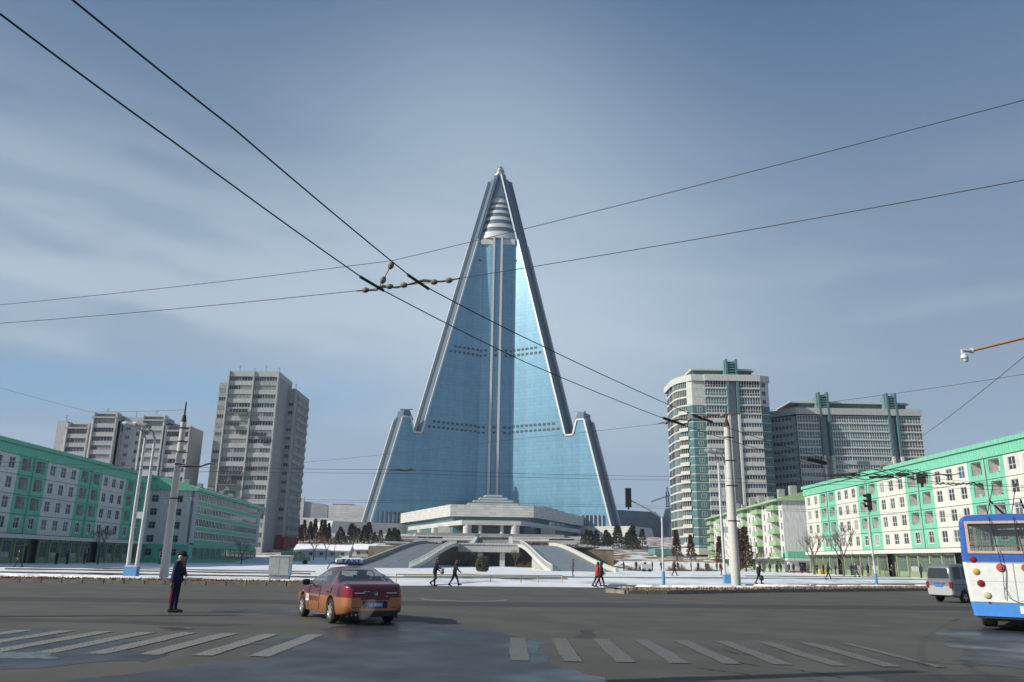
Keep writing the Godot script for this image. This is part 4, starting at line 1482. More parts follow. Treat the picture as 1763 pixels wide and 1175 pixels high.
# white block with light green balconies and a grey gable
func build_balcony_block() -> void:
	var L := 82.0
	var t := thing("balcony_block", "white apartment block with lime green balconies and a blank grey gable", "building", Vector3(63.2, 0, -253.5), -PI / 2 - 0.055)
	var m := MB.new()
	m.bx(0.2, L - 0.2, 0, 15.0, -11.8, -0.9)
	part("structure_core", m, M.loggia, t)
	m = MB.new()
	m.bx(L - 0.2, L, 3.4, 15.0, -12, 0.0)
	m.tri(Vector3(L, 15, 0), Vector3(L, 15, -12), Vector3(L, 17.0, -6))
	part("gable_wall", m, M.white_wall, t)
	m = MB.new()
	m.bx(L - 0.1, L + 0.06, 0, 3.5, -12, 0.05)
	part("gable_base", m, M.mint, t)
	var x := L
	var k := 0
	while x > 2.0:
		var bal := k % 2 == 1
		var w := 6.4 if bal else (3.0 if k == 0 else 8.0)
		var x0 := x - w
		for f in 5:
			var y := 3.3 + f * 2.5
			if f == 4 and y > 14: continue
			if bal:
				m = MB.new()
				m.bx(x0 + 0.3, x - 0.3, y - 0.1, y + 0.95, -0.1, 1.05)
				part("balcony", m, M.leaf_green, t)
				m = MB.new()
				m.bx(x0 + w * 0.5 - 0.1, x0 + w * 0.5 + 0.1, y - 0.1, y + 2.4, -0.9, 0.6)
				part("balcony_fin", m, M.white_wall, t)
				for fx in [x0, x - 0.3]:
					m = MB.new()
					m.bx(fx, fx + 0.3, y - 0.1, y + 2.4, -0.9, 0.0)
					part("balcony_fin", m, M.white_wall, t)
				for q in 2: add_window(t, Vector3(x0 + 0.6 + q * 3.0, y + 0.7, -0.85), 2.2, 1.4, 3, 0.0, M.frame_white, some_pane(), 0.09)
			else:
				var n := 1 if k == 0 else 2
				var holes := []
				for q in n: holes.append(Rect2(x0 + w * (q + 0.5) / n - 0.6, y + 0.7, 1.2, 1.45))
				m = MB.new()
				m.wall(x0, x, y, y + 2.5, 0.0, holes, 0.2)
				part("wall_panel", m, M.white_wall, t)
				for h in holes: add_window(t, Vector3(h.position.x, h.position.y, -0.08), 1.2, 1.45, 2, 0.6, M.frame_grey, M.pane_dark)
		x = x0
		k += 1
	m = MB.new()
	m.extrude(PackedVector2Array([Vector2(1.4, 15.0), Vector2(1.4, 15.35), Vector2(-6.0, 17.3), Vector2(-12.6, 15.35), Vector2(-12.6, 15.0)]), 0.0, L + 1.0)
	part("roof", m, M.leaf_green, t, Transform3D(Basis(Vector3(0, 0, 1), Vector3.UP, Vector3(-1, 0, 0)), Vector3(L + 0.6, 0, 0)))
	for q in 9:
		m = MB.new()
		m.bx(3.4 + q * 9.2, 4.9 + q * 9.2, 15.4, 18.6 if q % 3 else 17.6, -4.4, -3.0)
		part("chimney", m, M.concrete, t)
	m = MB.new()
	m.bx(0, L - 0.1, 3.0, 3.3, -0.9, 1.4)
	part("shop_canopy", m, M.white_wall, t)
	for q in 16:
		m = MB.new()
		m.wall(q * 5.1, q * 5.1 + 5.1, 0, 3.0, -0.4, [Rect2(q * 5.1 + 0.9, 0.7, 3.2, 2.0)], 0.2)
		part("shopfront", m, M.leaf_green, t)
		add_window(t, Vector3(q * 5.1 + 0.9, 0.7, -0.5), 3.2, 2.0, 3, 0.7, M.frame_white, M.pane_mid, 0.08, 0.0, "shop_window")
	# flat-roofed kiosk in front of the gable
	t = thing("shop_annex", "low pale shop with a green fascia in front of the blank grey gable", "shop", Vector3(58.0, 0, -168.6))
	m = MB.new()
	m.bx(0.3, 11, 0, 2.7, -3.0, -0.4)
	part("wall", m, M.warm_white, t)
	m = MB.new()
	m.bx(0, 11, 3.0, 4.4, -3, 0)
	part("fascia", m, M.mint, t)
	m = MB.new()
	m.bx(-0.1, 11, 2.55, 3.0, -3, 0.25)
	part("cornice", m, M.warm_white, t)
	m = MB.new()
	m.bx(2.4, 3.8, 0.1, 2.2, -0.4, -0.33)
	part("door", m, M.pane_dark, t)
	m = MB.new()
	m.bx(0.0, 9.0, 0.0, 0.5, 0.3, 0.6)
	part("plinth", m, M.brick_red, t)

# grey panel tower with glazed balconies
func build_grey_tower() -> void:
	var t := thing("panel_tower", "tall weathered grey panel tower with continuous glazed balconies", "building", Vector3(-92, 0, -250))
	var fh := 2.91
	var n := 20
	var m := MB.new()
	m.bx(0.4, 15.6, 0, 58.2, -16, -0.9)
	part("structure_core", m, M.grey_wall, t)
	m = MB.new()
	m.bx(15.6, 16, 0, 60, -16, 0.2)
	part("side_wall", m, M.grey_wall, t)
	for x in [-0.35, 7.75, 15.7]:
		m = MB.new()
		m.bx(x, x + 0.5, 0, 60.0, -0.8, 0.7)
		part("pilaster", m, M.grey_pale, t)
	m = MB.new()
	m.bx(-0.3, 16.1, 58.2, 60.0, -16, 0.25)
	part("parapet", m, M.grey_pale, t)
	for f in n:
		var y := f * fh
		for b in 2:
			var x0 := 0.2 + b * 8.1
			m = MB.new()
			m.bx(x0, x0 + 7.5, y, y + 1.42, -0.9, 0.08)
			part("balcony_front", m, M.grey_pale if rng.randf() < 0.6 else M.grey_wall, t)
			for q in 2: add_window(t, Vector3(x0 + q * 3.78, y + 1.42, -0.1), 3.72, 1.49, 4 if q else 5, 0.0, M.frame_grey, light_pane(), 0.11)
	# lower wing on the left
	m = MB.new()
	m.bx(-4.6, -1.6, 0, 57.0, -16, -4.2)
	part("side_wing", m, M.grey_wall, t)
	m = MB.new()
	m.bx(-1.6, -0.3, 0, 56.6, -14, -6.0)
	part("recess_wall", m, M.grey_wall, t)
	for f in n - 1:
		add_window(t, Vector3(-4.3, f * fh + 1.4, -4.1), 2.4, 1.35, 3, 0.0, M.frame_grey, light_pane(), 0.10)
	# right wing, stepped back, its long side in shade
	m = MB.new()
	m.bx(16.0, 18.5, 0, 57.0, -31, -12.2)
	part("rear_wing", m, M.grey_wall, t)
	for f in n - 1:
		add_window(t, Vector3(16.5, f * fh + 1.4, -12.1), 1.7, 1.35, 2, 0.0, M.frame_grey, some_pane(), 0.12)
		for q in 3:
			add_window(t, Vector3(18.6, f * fh + 1.3, -15.2 - q * 5.2), 3.4, 1.4, 4, 0.0, M.frame_grey, M.pane_mid, 0.14, PI / 2)
		m = MB.new()
		m.bx(18.5, 18.9, f * fh, f * fh + 1.25, -30.5, -15.0)
		part("balcony_front", m, M.grey_wall, t)
	m = MB.new()
	m.bx(16.2, 19.2, 4.0, 8.0, -30, -12.0)
	part("base_storey", m, M.brick_red, t)
	roof_aerials(t, [Vector3(2, 60, -3), Vector3(6, 60, -6), Vector3(11, 60, -2), Vector3(14.5, 60, -5), Vector3(-3, 57, -8), Vector3(17.5, 57, -16)])
	# solar panels hung on balconies
	var sp := [[1.5, 46.0, 6.0], [1.2, 41.6, 4.0], [9.2, 38.4, 5.0], [0.6, 26.2, 7.0], [0.4, 23.2, 6.6], [0.2, 20.0, 6.0], [8.6, 15.6, 7.2]]
	var ord := ["topmost", "second highest", "third highest", "fourth highest", "fifth highest", "sixth highest", "lowest"]
	for i in sp.size():
		var a: Array = sp[i]
		var o := thing("solar_panel", "%s row of dark solar panels hung on the grey panel tower's balconies" % ord[i], "solar panel", Vector3(-92 + a[0], a[1], -249.6), 0, "solar panels on the grey tower")
		var k := int(a[2])
		for q in k:
			m = MB.new()
			m.quad(Vector3(q + 0.06, 0, 1.1), Vector3(q + 0.94, 0, 1.1), Vector3(q + 0.94, 1.4, 0.3), Vector3(q + 0.06, 1.4, 0.3))
			m.box(Vector3(q + 0.5, 0.67, 0.66), Vector3(0.88, 0.04, 1.55), Basis(Vector3.RIGHT, 1.05))
			part("panel", m, M.pane_dark, o)
		m = MB.new()
		m.bar(Vector3(0, 0.0, 1.12), Vector3(k, 0.0, 1.12), 0.08, 0.08)
		m.bar(Vector3(0, 0.0, 1.12), Vector3(0, 0.3, 0.0), 0.06, 0.06)
		m.bar(Vector3(k, 0.0, 1.12), Vector3(k, 0.3, 0.0), 0.06, 0.06)
		part("bracket", m, M.frame_grey, o)

func roof_aerials(t: Node3D, spots: Array) -> void:
	for p in spots:
		var m := MB.new()
		m.tube([p, p + Vector3(0, 2.6, 0)], [0.07, 0.05], 5)
		m.bar(p + Vector3(-0.6, 2.3, 0), p + Vector3(0.6, 2.3, 0), 0.06, 0.06)
		m.bar(p + Vector3(-0.4, 1.8, 0), p + Vector3(0.4, 1.8, 0), 0.06, 0.06)
		part("aerial", m, M.rust, t)

# wide block with stepped roofline and zigzag bays
func build_stepped_block() -> void:
	var t := thing("stepped_block", "wide pale grey apartment block with stepped roofline and blank dark gable", "building", Vector3(-145.5, 0, -250))
	var fh := 2.83
	var m := MB.new()
	m.bx(0, 43.0, 0, 40.0, -9.5, -2.4)
	part("structure_core", m, M.bluish_wall, t)
	m = MB.new()
	m.bx(42.9, 43.4, 0, 41.4, -9.6, 0.1)
	part("gable_wall", m, M.grey_wall, t)
	m = MB.new()
	m.bx(0, 3.0, 0, 42.6, -9, 0.0)
	part("corner_wall", m, M.grey_pale, t)
	m = MB.new()
	m.bx(20.2, 27.2, 0, 44.6, -9, -2.2)
	part("stair_wall", m, M.bluish_wall, t)
	# [x0, x1, front z, top]
	var bays := [[3.2, 10.6, 0.0, 42.0], [11.6, 19.4, 0.8, 45.4], [27.2, 34.6, 0.3, 44.8], [35.0, 43.0, 0.0, 41.6]]
	for b in bays:
		m = MB.new()
		m.bx(b[0], b[1], 0, b[3] - 2.4, -9, b[2] - 1.0)
		part("bay_core", m, M.bluish_wall, t)
		for s in 2:
			m = MB.new()
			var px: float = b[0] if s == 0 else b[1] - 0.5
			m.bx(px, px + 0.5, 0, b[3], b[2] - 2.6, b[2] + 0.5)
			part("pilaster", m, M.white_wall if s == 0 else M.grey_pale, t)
		m = MB.new()
		m.bx(b[0] - 0.2, b[1] + 0.2, b[3] - 1.9, b[3] - 1.3, -9, b[2] + 0.6)
		part("parapet", m, M.grey_wall, t)
		m = MB.new()
		m.bx(b[0] + 0.8, b[1] - 0.6, b[3] - 1.3, b[3] - 0.2, -8, b[2] - 1.4)
		part("roof_storey", m, M.grey_wall, t)
		m = MB.new()
		m.box(Vector3((b[0] + b[1]) * 0.5, b[3] + 0.3, b[2] - 2.2), Vector3(b[1] - b[0] - 2.0, 0.16, 2.6), Basis(Vector3.RIGHT, 0.45))
		part("solar_row", m, M.grey_wall, t)
		var n := int((b[3] - 2.2) / fh)
		for f in range(n):
			var y: float = b[3] - 2.0 - (n - f) * fh
			m = MB.new()
			m.bx(b[0] + 0.5, b[1] - 0.5, y, y + 1.35, b[2] - 1.0, b[2] + 0.1)
			part("balcony_front", m, M.bluish_wall if rng.randf() < 0.7 else M.grey_pale, t)
			var w: float = (b[1] - b[0] - 1.0)
			add_window(t, Vector3(b[0] + 0.5, y + 1.35, b[2] - 0.2), w * 0.22, 1.45, 1, 0.0, M.frame_grey, light_pane(), 0.1)
			add_window(t, Vector3(b[0] + 0.5 + w * 0.26, y + 1.35, b[2] - 0.2), w * 0.74, 1.45, 5, 0.0, M.frame_grey, light_pane(), 0.11)
	roof_aerials(t, [Vector3(1, 42.5, -3), Vector3(14, 45, -3), Vector3(23, 44.5, -4), Vector3(30, 44.5, -3), Vector3(39, 41, -4)])
	for f in 15:
		add_window(t, Vector3(24.6, f * fh + 1.6, -2.1), 2.0, 1.4, 2, 0.0, M.frame_grey, some_pane(), 0.12)
		add_window(t, Vector3(21.2, f * fh + 0.6, -2.1), 1.5, 1.2, 2, 0.0, M.frame_grey, M.pane_mid, 0.12)

# teal and white round-cornered tower
func build_teal_tower() -> void:
	var t := thing("teal_tower", "tall teal and white apartment tower with a rounded glazed corner", "building", Vector3(0, 0, -260))
	var fh := 2.88
	var n := 20
	var yb := 4.2
	var m := MB.new()
	m.prism(PackedVector2Array([Vector2(57.4, -22), Vector2(57.3, -9.0), Vector2(58.8, -4.4), Vector2(61.0, -1.9), Vector2(86.8, -1.6), Vector2(87.0, -22)]), 0, 61)
	part("structure_core", m, M.off_white, t)
	# rounded corner: outline points
	var arc := []
	for k in 9:
		var a := lerpf(PI, PI * 0.5, k / 8.0)
		arc.append(Vector2(64.0 + cos(a) * 7.4, -9.5 + sin(a) * 9.2))
	arc = arc.slice(0, 6)
	arc.push_front(Vector2(56.6, -20))
	for f in n + 1:
		var y := yb + f * fh
		m = MB.new()
		for i in arc.size() - 1:
			for q in 1:
				m.quad(v3(arc[i], y - 0.1), v3(arc[i + 1], y - 0.1), v3(arc[i + 1], y + (0.45 if f > 0 else 0.2)), v3(arc[i], y + (0.45 if f > 0 else 0.2)))
		part("curved_band", m, M.off_white, t)
		if f == n: continue
		m = MB.new()
		for i in arc.size() - 1: m.quad(v3(arc[i] + Vector2(0.25, -0.25), y + 0.45), v3(arc[i + 1] + Vector2(0.25, -0.25), y + 0.45), v3(arc[i + 1] + Vector2(0.25, -0.25), y + fh - 0.1), v3(arc[i] + Vector2(0.25, -0.25), y + fh - 0.1))
		var g := part("curved_window", m, [M.pane_mid, M.pane_teal, M.pane_dark][f % 3], t)
		for i in arc.size():
			for q in 2:
				if i == arc.size() - 1 and q == 1: continue
				var p: Vector2 = arc[i].lerp(arc[mini(i + 1, arc.size() - 1)], q * 0.5)
				m = MB.new()
				m.bx(p.x - 0.07, p.x + 0.07, y + 0.45, y + fh - 0.1, p.y - 0.07, p.y + 0.07)
				part("mullion", m, M.off_white, g)
		if f < 17: # white balcony box at the end of the curve
			m = MB.new()
			m.prism(PackedVector2Array([arc[4], arc[6], arc[6] + Vector2(-0.3, 0.7), arc[4] + Vector2(-0.7, 0.3)]), y - 0.1, y + 1.1)
			part("balcony", m, M.off_white, t)
	# facets beside the curve, teal below, white for the top three storeys
	var fac := [[Vector2(59.7, -1.7), Vector2(61.2, 0.0)], [Vector2(61.2, 0.0), Vector2(65.5, 0.0)], [Vector2(84.1, 0.0), Vector2(87.6, -1.2)]]
	for i in 3:
		for f in n:
			var y := yb + f * fh
			m = MB.new()
			m.quad(v3(fac[i][0], y + 0.12), v3(fac[i][1], y + 0.12), v3(fac[i][1], y + fh), v3(fac[i][0], y + fh))
			part("wall_panel", m, M.teal if f < 17 else M.off_white, t)
		for f in n + 1:
			m = MB.new()
			m.quad(v3(fac[i][0] + Vector2(0, 0.06), yb + f * fh - 0.12), v3(fac[i][1] + Vector2(0, 0.06), yb + f * fh - 0.12), v3(fac[i][1] + Vector2(0, 0.06), yb + f * fh + 0.12), v3(fac[i][0] + Vector2(0, 0.06), yb + f * fh + 0.12))
			part("string_course", m, M.off_white, t)
	m = MB.new()
	m.quad(Vector3(87.6, 0, -1.2), Vector3(87.6, 0, -22), Vector3(87.6, 61, -22), Vector3(87.6, 61, -1.2))
	part("side_wall", m, M.teal, t)
	for f in n:
		var y := yb + f * fh
		add_window(t, Vector3(62.7, y + 0.75, 0.05), 1.7, 1.45, 2, 0.0, M.frame_white, M.pane_dark, 0.09)
		add_window(t, Vector3(85.0, y + 0.75, -0.2), 1.5, 1.45, 2, 0.0, M.frame_grey, M.pane_dark, 0.12, 0.33)
		for b in 2:
			var x0 := 65.5 if b == 0 else 77.0
			var w := 7.4 if b == 0 else 7.1
			m = MB.new()
			var hi := f >= 16
			m.bx(x0, x0 + w, y - 0.15, y + (0.25 if hi else 1.15), -1.6, 0.75)
			part("balcony_front", m, M.off_white, t)
			add_window(t, Vector3(x0, y + (0.25 if hi else 1.15), 0.5), w, fh - (0.4 if hi else 1.3), 8, 0.4 if hi else 0.0, M.frame_white, [M.pane_mid, M.pane_dark, M.pane_teal, M.pane_blue][rng.randi() % 4], 0.13)
		m = MB.new()
		m.bx(73.6, 76.2, y, y + fh - 0.03, -1.6, -0.9)
		part("stair_panel", m, M.bluish_wall, t)
		add_window(t, Vector3(74.2, y + 1.2, -0.85), 1.3, 1.3, 2, 0.0, M.frame_grey, M.pane_dark, 0.1)
	# fins either side of the stair: white below, teal above
	for x in [72.9, 76.2]:
		m = MB.new()
		m.bx(x, x + 0.7, 0, 50.0, -1.6, 1.1)
		part("fin", m, M.off_white, t)
		m = MB.new()
		m.bx(x, x + 0.7, 50.0, 69.0, -1.6, 1.1)
		part("fin", m, M.teal, t)
	m = MB.new()
	m.bx(73.7, 76.2, 61.5, 68.4, -1.6, 0.2)
	part("louvre_back", m, M.teal, t)
	for k in 7:
		m = MB.new()
		m.bx(73.7, 76.2, 62.0 + k * 0.9, 62.3 + k * 0.9, 0.2, 0.9)
		part("louvre", m, M.teal_pale, t)
	m = MB.new()
	m.extrude(PackedVector2Array([Vector2(0, 62.0), Vector2(0, 68.6), Vector2(-9, 63.5), Vector2(-9, 62.0)]), -0.4, 0.4)
	part("raking_wall", m, M.teal_pale, t, Transform3D(Basis(Vector3(0, 0, 1), Vector3.UP, Vector3(-1, 0, 0)), Vector3(73.0, 0, 0)))
	# cornice and roof house
	m = MB.new()
	var cor := PackedVector2Array([Vector2(56.1, -22), Vector2(56.1, -9.8), Vector2(57.0, -5.4), Vector2(58.4, -2.9), Vector2(59.6, -1.5), Vector2(61.0, 0.6), Vector2(65.4, 0.6), Vector2(65.4, 1.2), Vector2(84.3, 1.2), Vector2(84.3, 0.5), Vector2(88.0, -0.8), Vector2(88.0, -22)])
	m.prism(cor, 61.4, 63.6)
	part("cornice", m, M.off_white, t)
	m = MB.new()
	m.bx(62.5, 82.5, 63.6, 65.6, -18, -2.4)
	part("roof_house", m, M.teal, t)
	m = MB.new()
	m.bx(61.5, 83.5, 65.6, 66.2, -19, -1.4)
	part("roof_slab", m, M.off_white, t)
	# base storeys
	m = MB.new()
	m.prism(PackedVector2Array([Vector2(55.4, -22), Vector2(55.4, -9), Vector2(56.5, -4.6), Vector2(58.4, -1.4), Vector2(60.8, 1.2), Vector2(88, 1.2), Vector2(88, -22)]), 4.4, 6.4)
	part("base_canopy", m, M.off_white, t)
	m = MB.new()
	m.prism(PackedVector2Array([Vector2(56.2, -22), Vector2(56.2, -9), Vector2(57.2, -5.0), Vector2(59.0, -2.0), Vector2(61.2, 0.2), Vector2(87, 0.2), Vector2(87, -22)]), 0, 4.4)
	part("base_wall", m, M.teal_pale, t)
	for k in 4: add_window(t, Vector3(61.5 + k * 4.2, 1.0, 0.35), 2.4, 2.8, 2, 0.0, M.frame_white, M.pane_bright, 0.12)
	# single-storey shop joined to its left
	var s := thing("corner_shop", "single-storey teal fascia shop beside the rounded tower foot", "shop", Vector3(46.5, 0, -258))
	m = MB.new()
	m.bx(0.4, 7.0, 0, 4.2, -12, -0.3)
	part("wall", m, M.warm_white, s)
	m = MB.new()
	m.bx(0, 7.2, 4.2, 6.0, -12, 0.3)
	part("fascia", m, M.teal_pale, s)
	for k in 3: add_window(s, Vector3(0.9 + k * 2.0, 0.9, -0.2), 1.5, 2.7, 2, 0.0, M.frame_white, M.pane_bright, 0.1)

func v3(p: Vector2, y: float) -> Vector3:
	return Vector3(p.x, y, p.y)

# long teal slab with two raking stair fins
func build_teal_slab() -> void:
	var t := thing("teal_slab", "wide blue-teal glazed apartment slab with two raking roof fins", "building", Vector3(99.6, 0, -270))
	var fh := 2.82
	var n := 18
	var yb := 1.4
	var m := MB.new()
	m.prism(PackedVector2Array([Vector2(-7.4, -26), Vector2(-7.2, -9), Vector2(0.2, -1.5), Vector2(42.8, -1.5), Vector2(42.8, -26)]), 0, 52)
	part("structure_core", m, M.bluish_wall, t)
	# receding left side: balcony rows
	var side := [Vector2(-7.6, -9.0), Vector2(-0.3, -0.6)]
	var sd: Vector2 = (side[1] - side[0]).normalized()
	for f in n:
		var y := yb + f * fh
		m = MB.new()
		m.quad(v3(side[0], y - 0.2), v3(side[1], y - 0.2), v3(side[1], y + 0.9), v3(side[0], y + 0.9))
		part("side_panel", m, M.bluish_wall if f % 2 else M.grey_pale, t)
		add_window(t, v3(side[0] + sd * 0.4 + Vector2(0.05, -0.05), y + 0.95), 9.6, fh - 1.2, 7, 0.0, M.frame_white, M.pane_teal, 0.14, -atan2(sd.y, sd.x))
	# front bays: [x0, x1]
	var bays := [[0.0, 7.8], [11.3, 31.6], [35.3, 43.2]]
	for f in n:
		var y := yb + f * fh
		var hi := f >= 13
		for b in bays:
			m = MB.new()
			m.bx(b[0], b[1], y - 0.15, y + (0.25 if hi else 1.1), -1.5, 0.6)
			part("balcony_front", m, M.grey_pale if not hi else M.off_white, t)
			var segs := 3 if b[1] - b[0] > 12 else 1
			for q in segs:
				var w: float = (b[1] - b[0]) / segs
				add_window(t, Vector3(b[0] + q * w, y + (0.25 if hi else 1.1), 0.35), w, fh - (0.4 if hi else 1.25), 8, 0.42 if hi else 0.0, M.frame_white, [M.pane_mid, M.pane_dark, M.pane_teal, M.pane_teal][rng.randi() % 4], 0.13)
		if not hi:
			m = MB.new()
			m.bx(19.4, 23.6, y - 0.12, y + 1.12, 0.5, 0.66)
			part("teal_panel", m, M.teal, t)
		for x in [7.8, 31.6]:
			m = MB.new()
			m.bx(x + 0.9, x + 3.0, y, y + fh - 0.03, -1.5, -1.0)
			part("stair_panel", m, M.bluish_wall, t)
			add_window(t, Vector3(x + 1.3, y + 1.2, -0.95), 1.2, 1.2, 2, 0.0, M.frame_grey, M.pane_dark, 0.1)
	for x in [7.9, 31.7]:
		for q in [0.0, 2.9]:
			m = MB.new()
			m.bx(x + q, x + q + 0.75, 0, 38.0, -1.5, 1.4)
			part("fin", m, M.off_white, t)
			m = MB.new()
			m.bx(x + q, x + q + 0.7, 38.0, 60.2, -1.5, 1.1)
			part("fin", m, M.teal, t)
		m = MB.new()
		m.bx(x + 0.75, x + 2.9, 52, 59.4, -1.5, 0.2)
		part("louvre_back", m, M.teal, t)
		for k in 7:
			m = MB.new()
			m.bx(x + 0.75, x + 2.9, 53.2 + k * 0.9, 53.5 + k * 0.9, 0.2, 0.9)
			part("louvre", m, M.teal_pale, t)
		m = MB.new()
		m.extrude(PackedVector2Array([Vector2(0, 53), Vector2(0, 59.8), Vector2(-10, 55.5), Vector2(-10, 53)]), -0.4, 0.4)
		part("raking_wall", m, M.teal_pale, t, Transform3D(Basis(Vector3(0, 0, 1), Vector3.UP, Vector3(-1, 0, 0)), Vector3(x, 0, 0)))
	m = MB.new()
	m.prism(PackedVector2Array([Vector2(-8.2, -26), Vector2(-8.0, -9.4), Vector2(-0.4, 1.0), Vector2(43.6, 1.0), Vector2(43.6, -26)]), 52.3, 54.6)
	part("cornice", m, M.grey_pale, t)
	m = MB.new()
	m.bx(2.0, 40.0, 54.6, 56.8, -20, -2.6)
	part("roof_house", m, M.teal, t)
	m = MB.new()
	m.bx(-1.0, 41.0, 56.8, 57.4, -21, -1.6)
	part("roof_slab", m, M.off_white, t)

# ------------------------------------------------------------------ far houses, truck
func build_far_things() -> void:
	for s in 2:
		var x0 := -60.0 if s == 0 else -45.2
		var L := 15.4 if s == 0 else 6.2
		var d := 228.0 if s == 0 else 236.0
		var g := hill_h(x0, d) - 0.3
		var t := thing("barrack", "long low cream barrack under a thick snow roof" if s == 0 else "small hut with a snow roof beside the long cream barrack", "house", Vector3(x0, g, -d), 0, "snow-roofed low houses")
		var m := MB.new()
		m.bx(0.2, L - 0.2, 0, 2.3, -5, 0)
		m.tri(Vector3(L - 0.2, 2.3, 0), Vector3(L - 0.2, 2.3, -5), Vector3(L - 0.2, 3.5, -2.5))
		part("wall", m, M.cream_wall, t)
		m = MB.new()
		m.extrude(PackedVector2Array([Vector2(0.6, 2.15), Vector2(0.6, 2.4), Vector2(-2.5, 3.9), Vector2(-5.6, 2.4), Vector2(-5.6, 2.15), Vector2(-2.5, 3.5)]), 0.0, L + 0.5)
		part("snow_roof", m, M.snow_clean, t, Transform3D(Basis(Vector3(0, 0, 1), Vector3.UP, Vector3(-1, 0, 0)), Vector3(L + 0.2, 0, 0)))
		for k in int(L / 3.0):
			add_window(t, Vector3(1.0 + k * 3.0, 0.9, 0.08), 1.0, 0.9, 2, 0.0, M.frame_grey, M.pane_dark, 0.1)
	var tr := thing("truck", "drab olive truck parked in the snow below the barrack", "truck", Vector3(-46.5, 0.12, -178), PI / 2 + 0.3)
	var m := MB.new()
	m.bx(-1.1, 1.1, 0.7, 1.5, -3.2, 0.4)
	m.bx(-1.15, 1.15, 1.5, 2.6, -3.2, 0.4)
	part("cargo_bed", m, M.olive, tr)
	m = MB.new()
	m.extrude(PackedVector2Array([Vector2(0.6, 0.7), Vector2(3.0, 0.7), Vector2(3.0, 1.5), Vector2(1.9, 1.6), Vector2(1.6, 2.4), Vector2(0.6, 2.4)]), -1.0, 1.0)
	part("cab", m, M.olive, tr, Transform3D(Basis(Vector3(0, 0, 1), Vector3.UP, Vector3(-1, 0, 0)), Vector3.ZERO))
	m = MB.new()
	m.bx(-0.8, 0.8, 1.65, 2.2, 1.78, 1.84)
	part("windscreen", m, M.pane_dark, tr)
	for z in [-2.4, 2.0]:
		for x in [-0.9, 0.9]:
			m = MB.new()
			m.tube([Vector3(x - 0.15, 0.48, z), Vector3(x + 0.15, 0.48, z)], [0.48, 0.48], 14)
			part("wheel", m, M.rubber, tr)

# ------------------------------------------------------------------ trees
func limb(m: MB, a: Vector3, dir: Vector3, len: float, r: float, depth: int, k: RandomNumberGenerator, twigs: MB) -> void:
	var b := a + dir * len
	var mid := a.lerp(b, 0.5) + Vector3(k.randf_range(-1, 1), k.randf_range(-0.4, 0.6), k.randf_range(-1, 1)) * len * 0.06
	var target := m if depth > 3 else twigs
	target.tube([a, mid, b], [r, r * 0.85, r * 0.65], 5 if depth > 2 else 3, false)
	if depth == 0: return
	var n := 3 if depth > 1 else 3
	for i in n:
		var side := Vector3(k.randf_range(-1, 1), k.randf_range(-0.15, 0.5), k.randf_range(-1, 1)).normalized()
		var nd := (dir + side * k.randf_range(0.45, 0.85) + Vector3.UP * 0.12).normalized()
		limb(m, a.lerp(b, k.randf_range(0.6, 1.0)), nd, len * k.randf_range(0.62, 0.8), r * 0.6, depth - 1, k, twigs)

func bare_tree(p: Vector3, h: float, sd: int, label: String, group := "bare street trees") -> void:
	var t := thing("bare_tree", label, "tree", p, 0, group)
	var k := RandomNumberGenerator.new()
	k.seed = sd
	var tr := MB.new()
	var tw := MB.new()
	tr.tube([Vector3(0, -0.2, 0), Vector3(0.03, h * 0.18, 0), Vector3(0, h * 0.34, 0.02)], [h * 0.024, h * 0.019, h * 0.017], 7, false)
	for i in 4:
		var a := TAU * i / 4.0 + k.randf()
		limb(tr, Vector3(0, h * k.randf_range(0.26, 0.34), 0), Vector3(cos(a) * 0.55, 1.0, sin(a) * 0.55).normalized(), h * 0.25, h * 0.012, 4, k, tw)
	part("trunk", tr, M.bark, t)
	part("crown", tw, M.twig, t)

func conifer_meshes(sd: int, h: float, r: float, n: int) -> Array:
	var k := RandomNumberGenerator.new()
	k.seed = sd
	var tr := MB.new()
	tr.tube([Vector3(0, -0.4, 0), Vector3(0, h * 0.5, 0), Vector3(0, h * 0.96, 0)], [h * 0.022, h * 0.014, 0.02], 6, false)
	var cr := MB.new()
	for i in n:
		var u := pow(k.randf(), 0.75)
		var y := lerpf(h * 0.12, h * 0.99, u)
		var ang := k.randf() * TAU
		var lump := 0.72 + 0.28 * sin(ang * 3.0 + y * 2.1) * cos(y * 3.3 + sd)
		var rad := r * (1.0 - u * 0.96) * lump * sqrt(k.randf_range(0.05, 1.0))
		var o := Vector3(cos(ang) * rad, y - rad * 0.18, sin(ang) * rad)
		var out := Vector3(cos(ang), k.randf_range(-0.55, 0.25), sin(ang)).normalized()
		var s := h * k.randf_range(0.03, 0.07)
		var lat := Vector3(-sin(ang), k.randf_range(-0.3, 0.3), cos(ang)) * s * 0.45
		cr.tri(o - lat, o + lat, o + out * s * 1.5)
		cr.tri(o - Vector3.UP * s * 0.4, o + Vector3.UP * s * 0.4, o + out * s * 1.3)
	return [tr.mesh(), cr.mesh()]

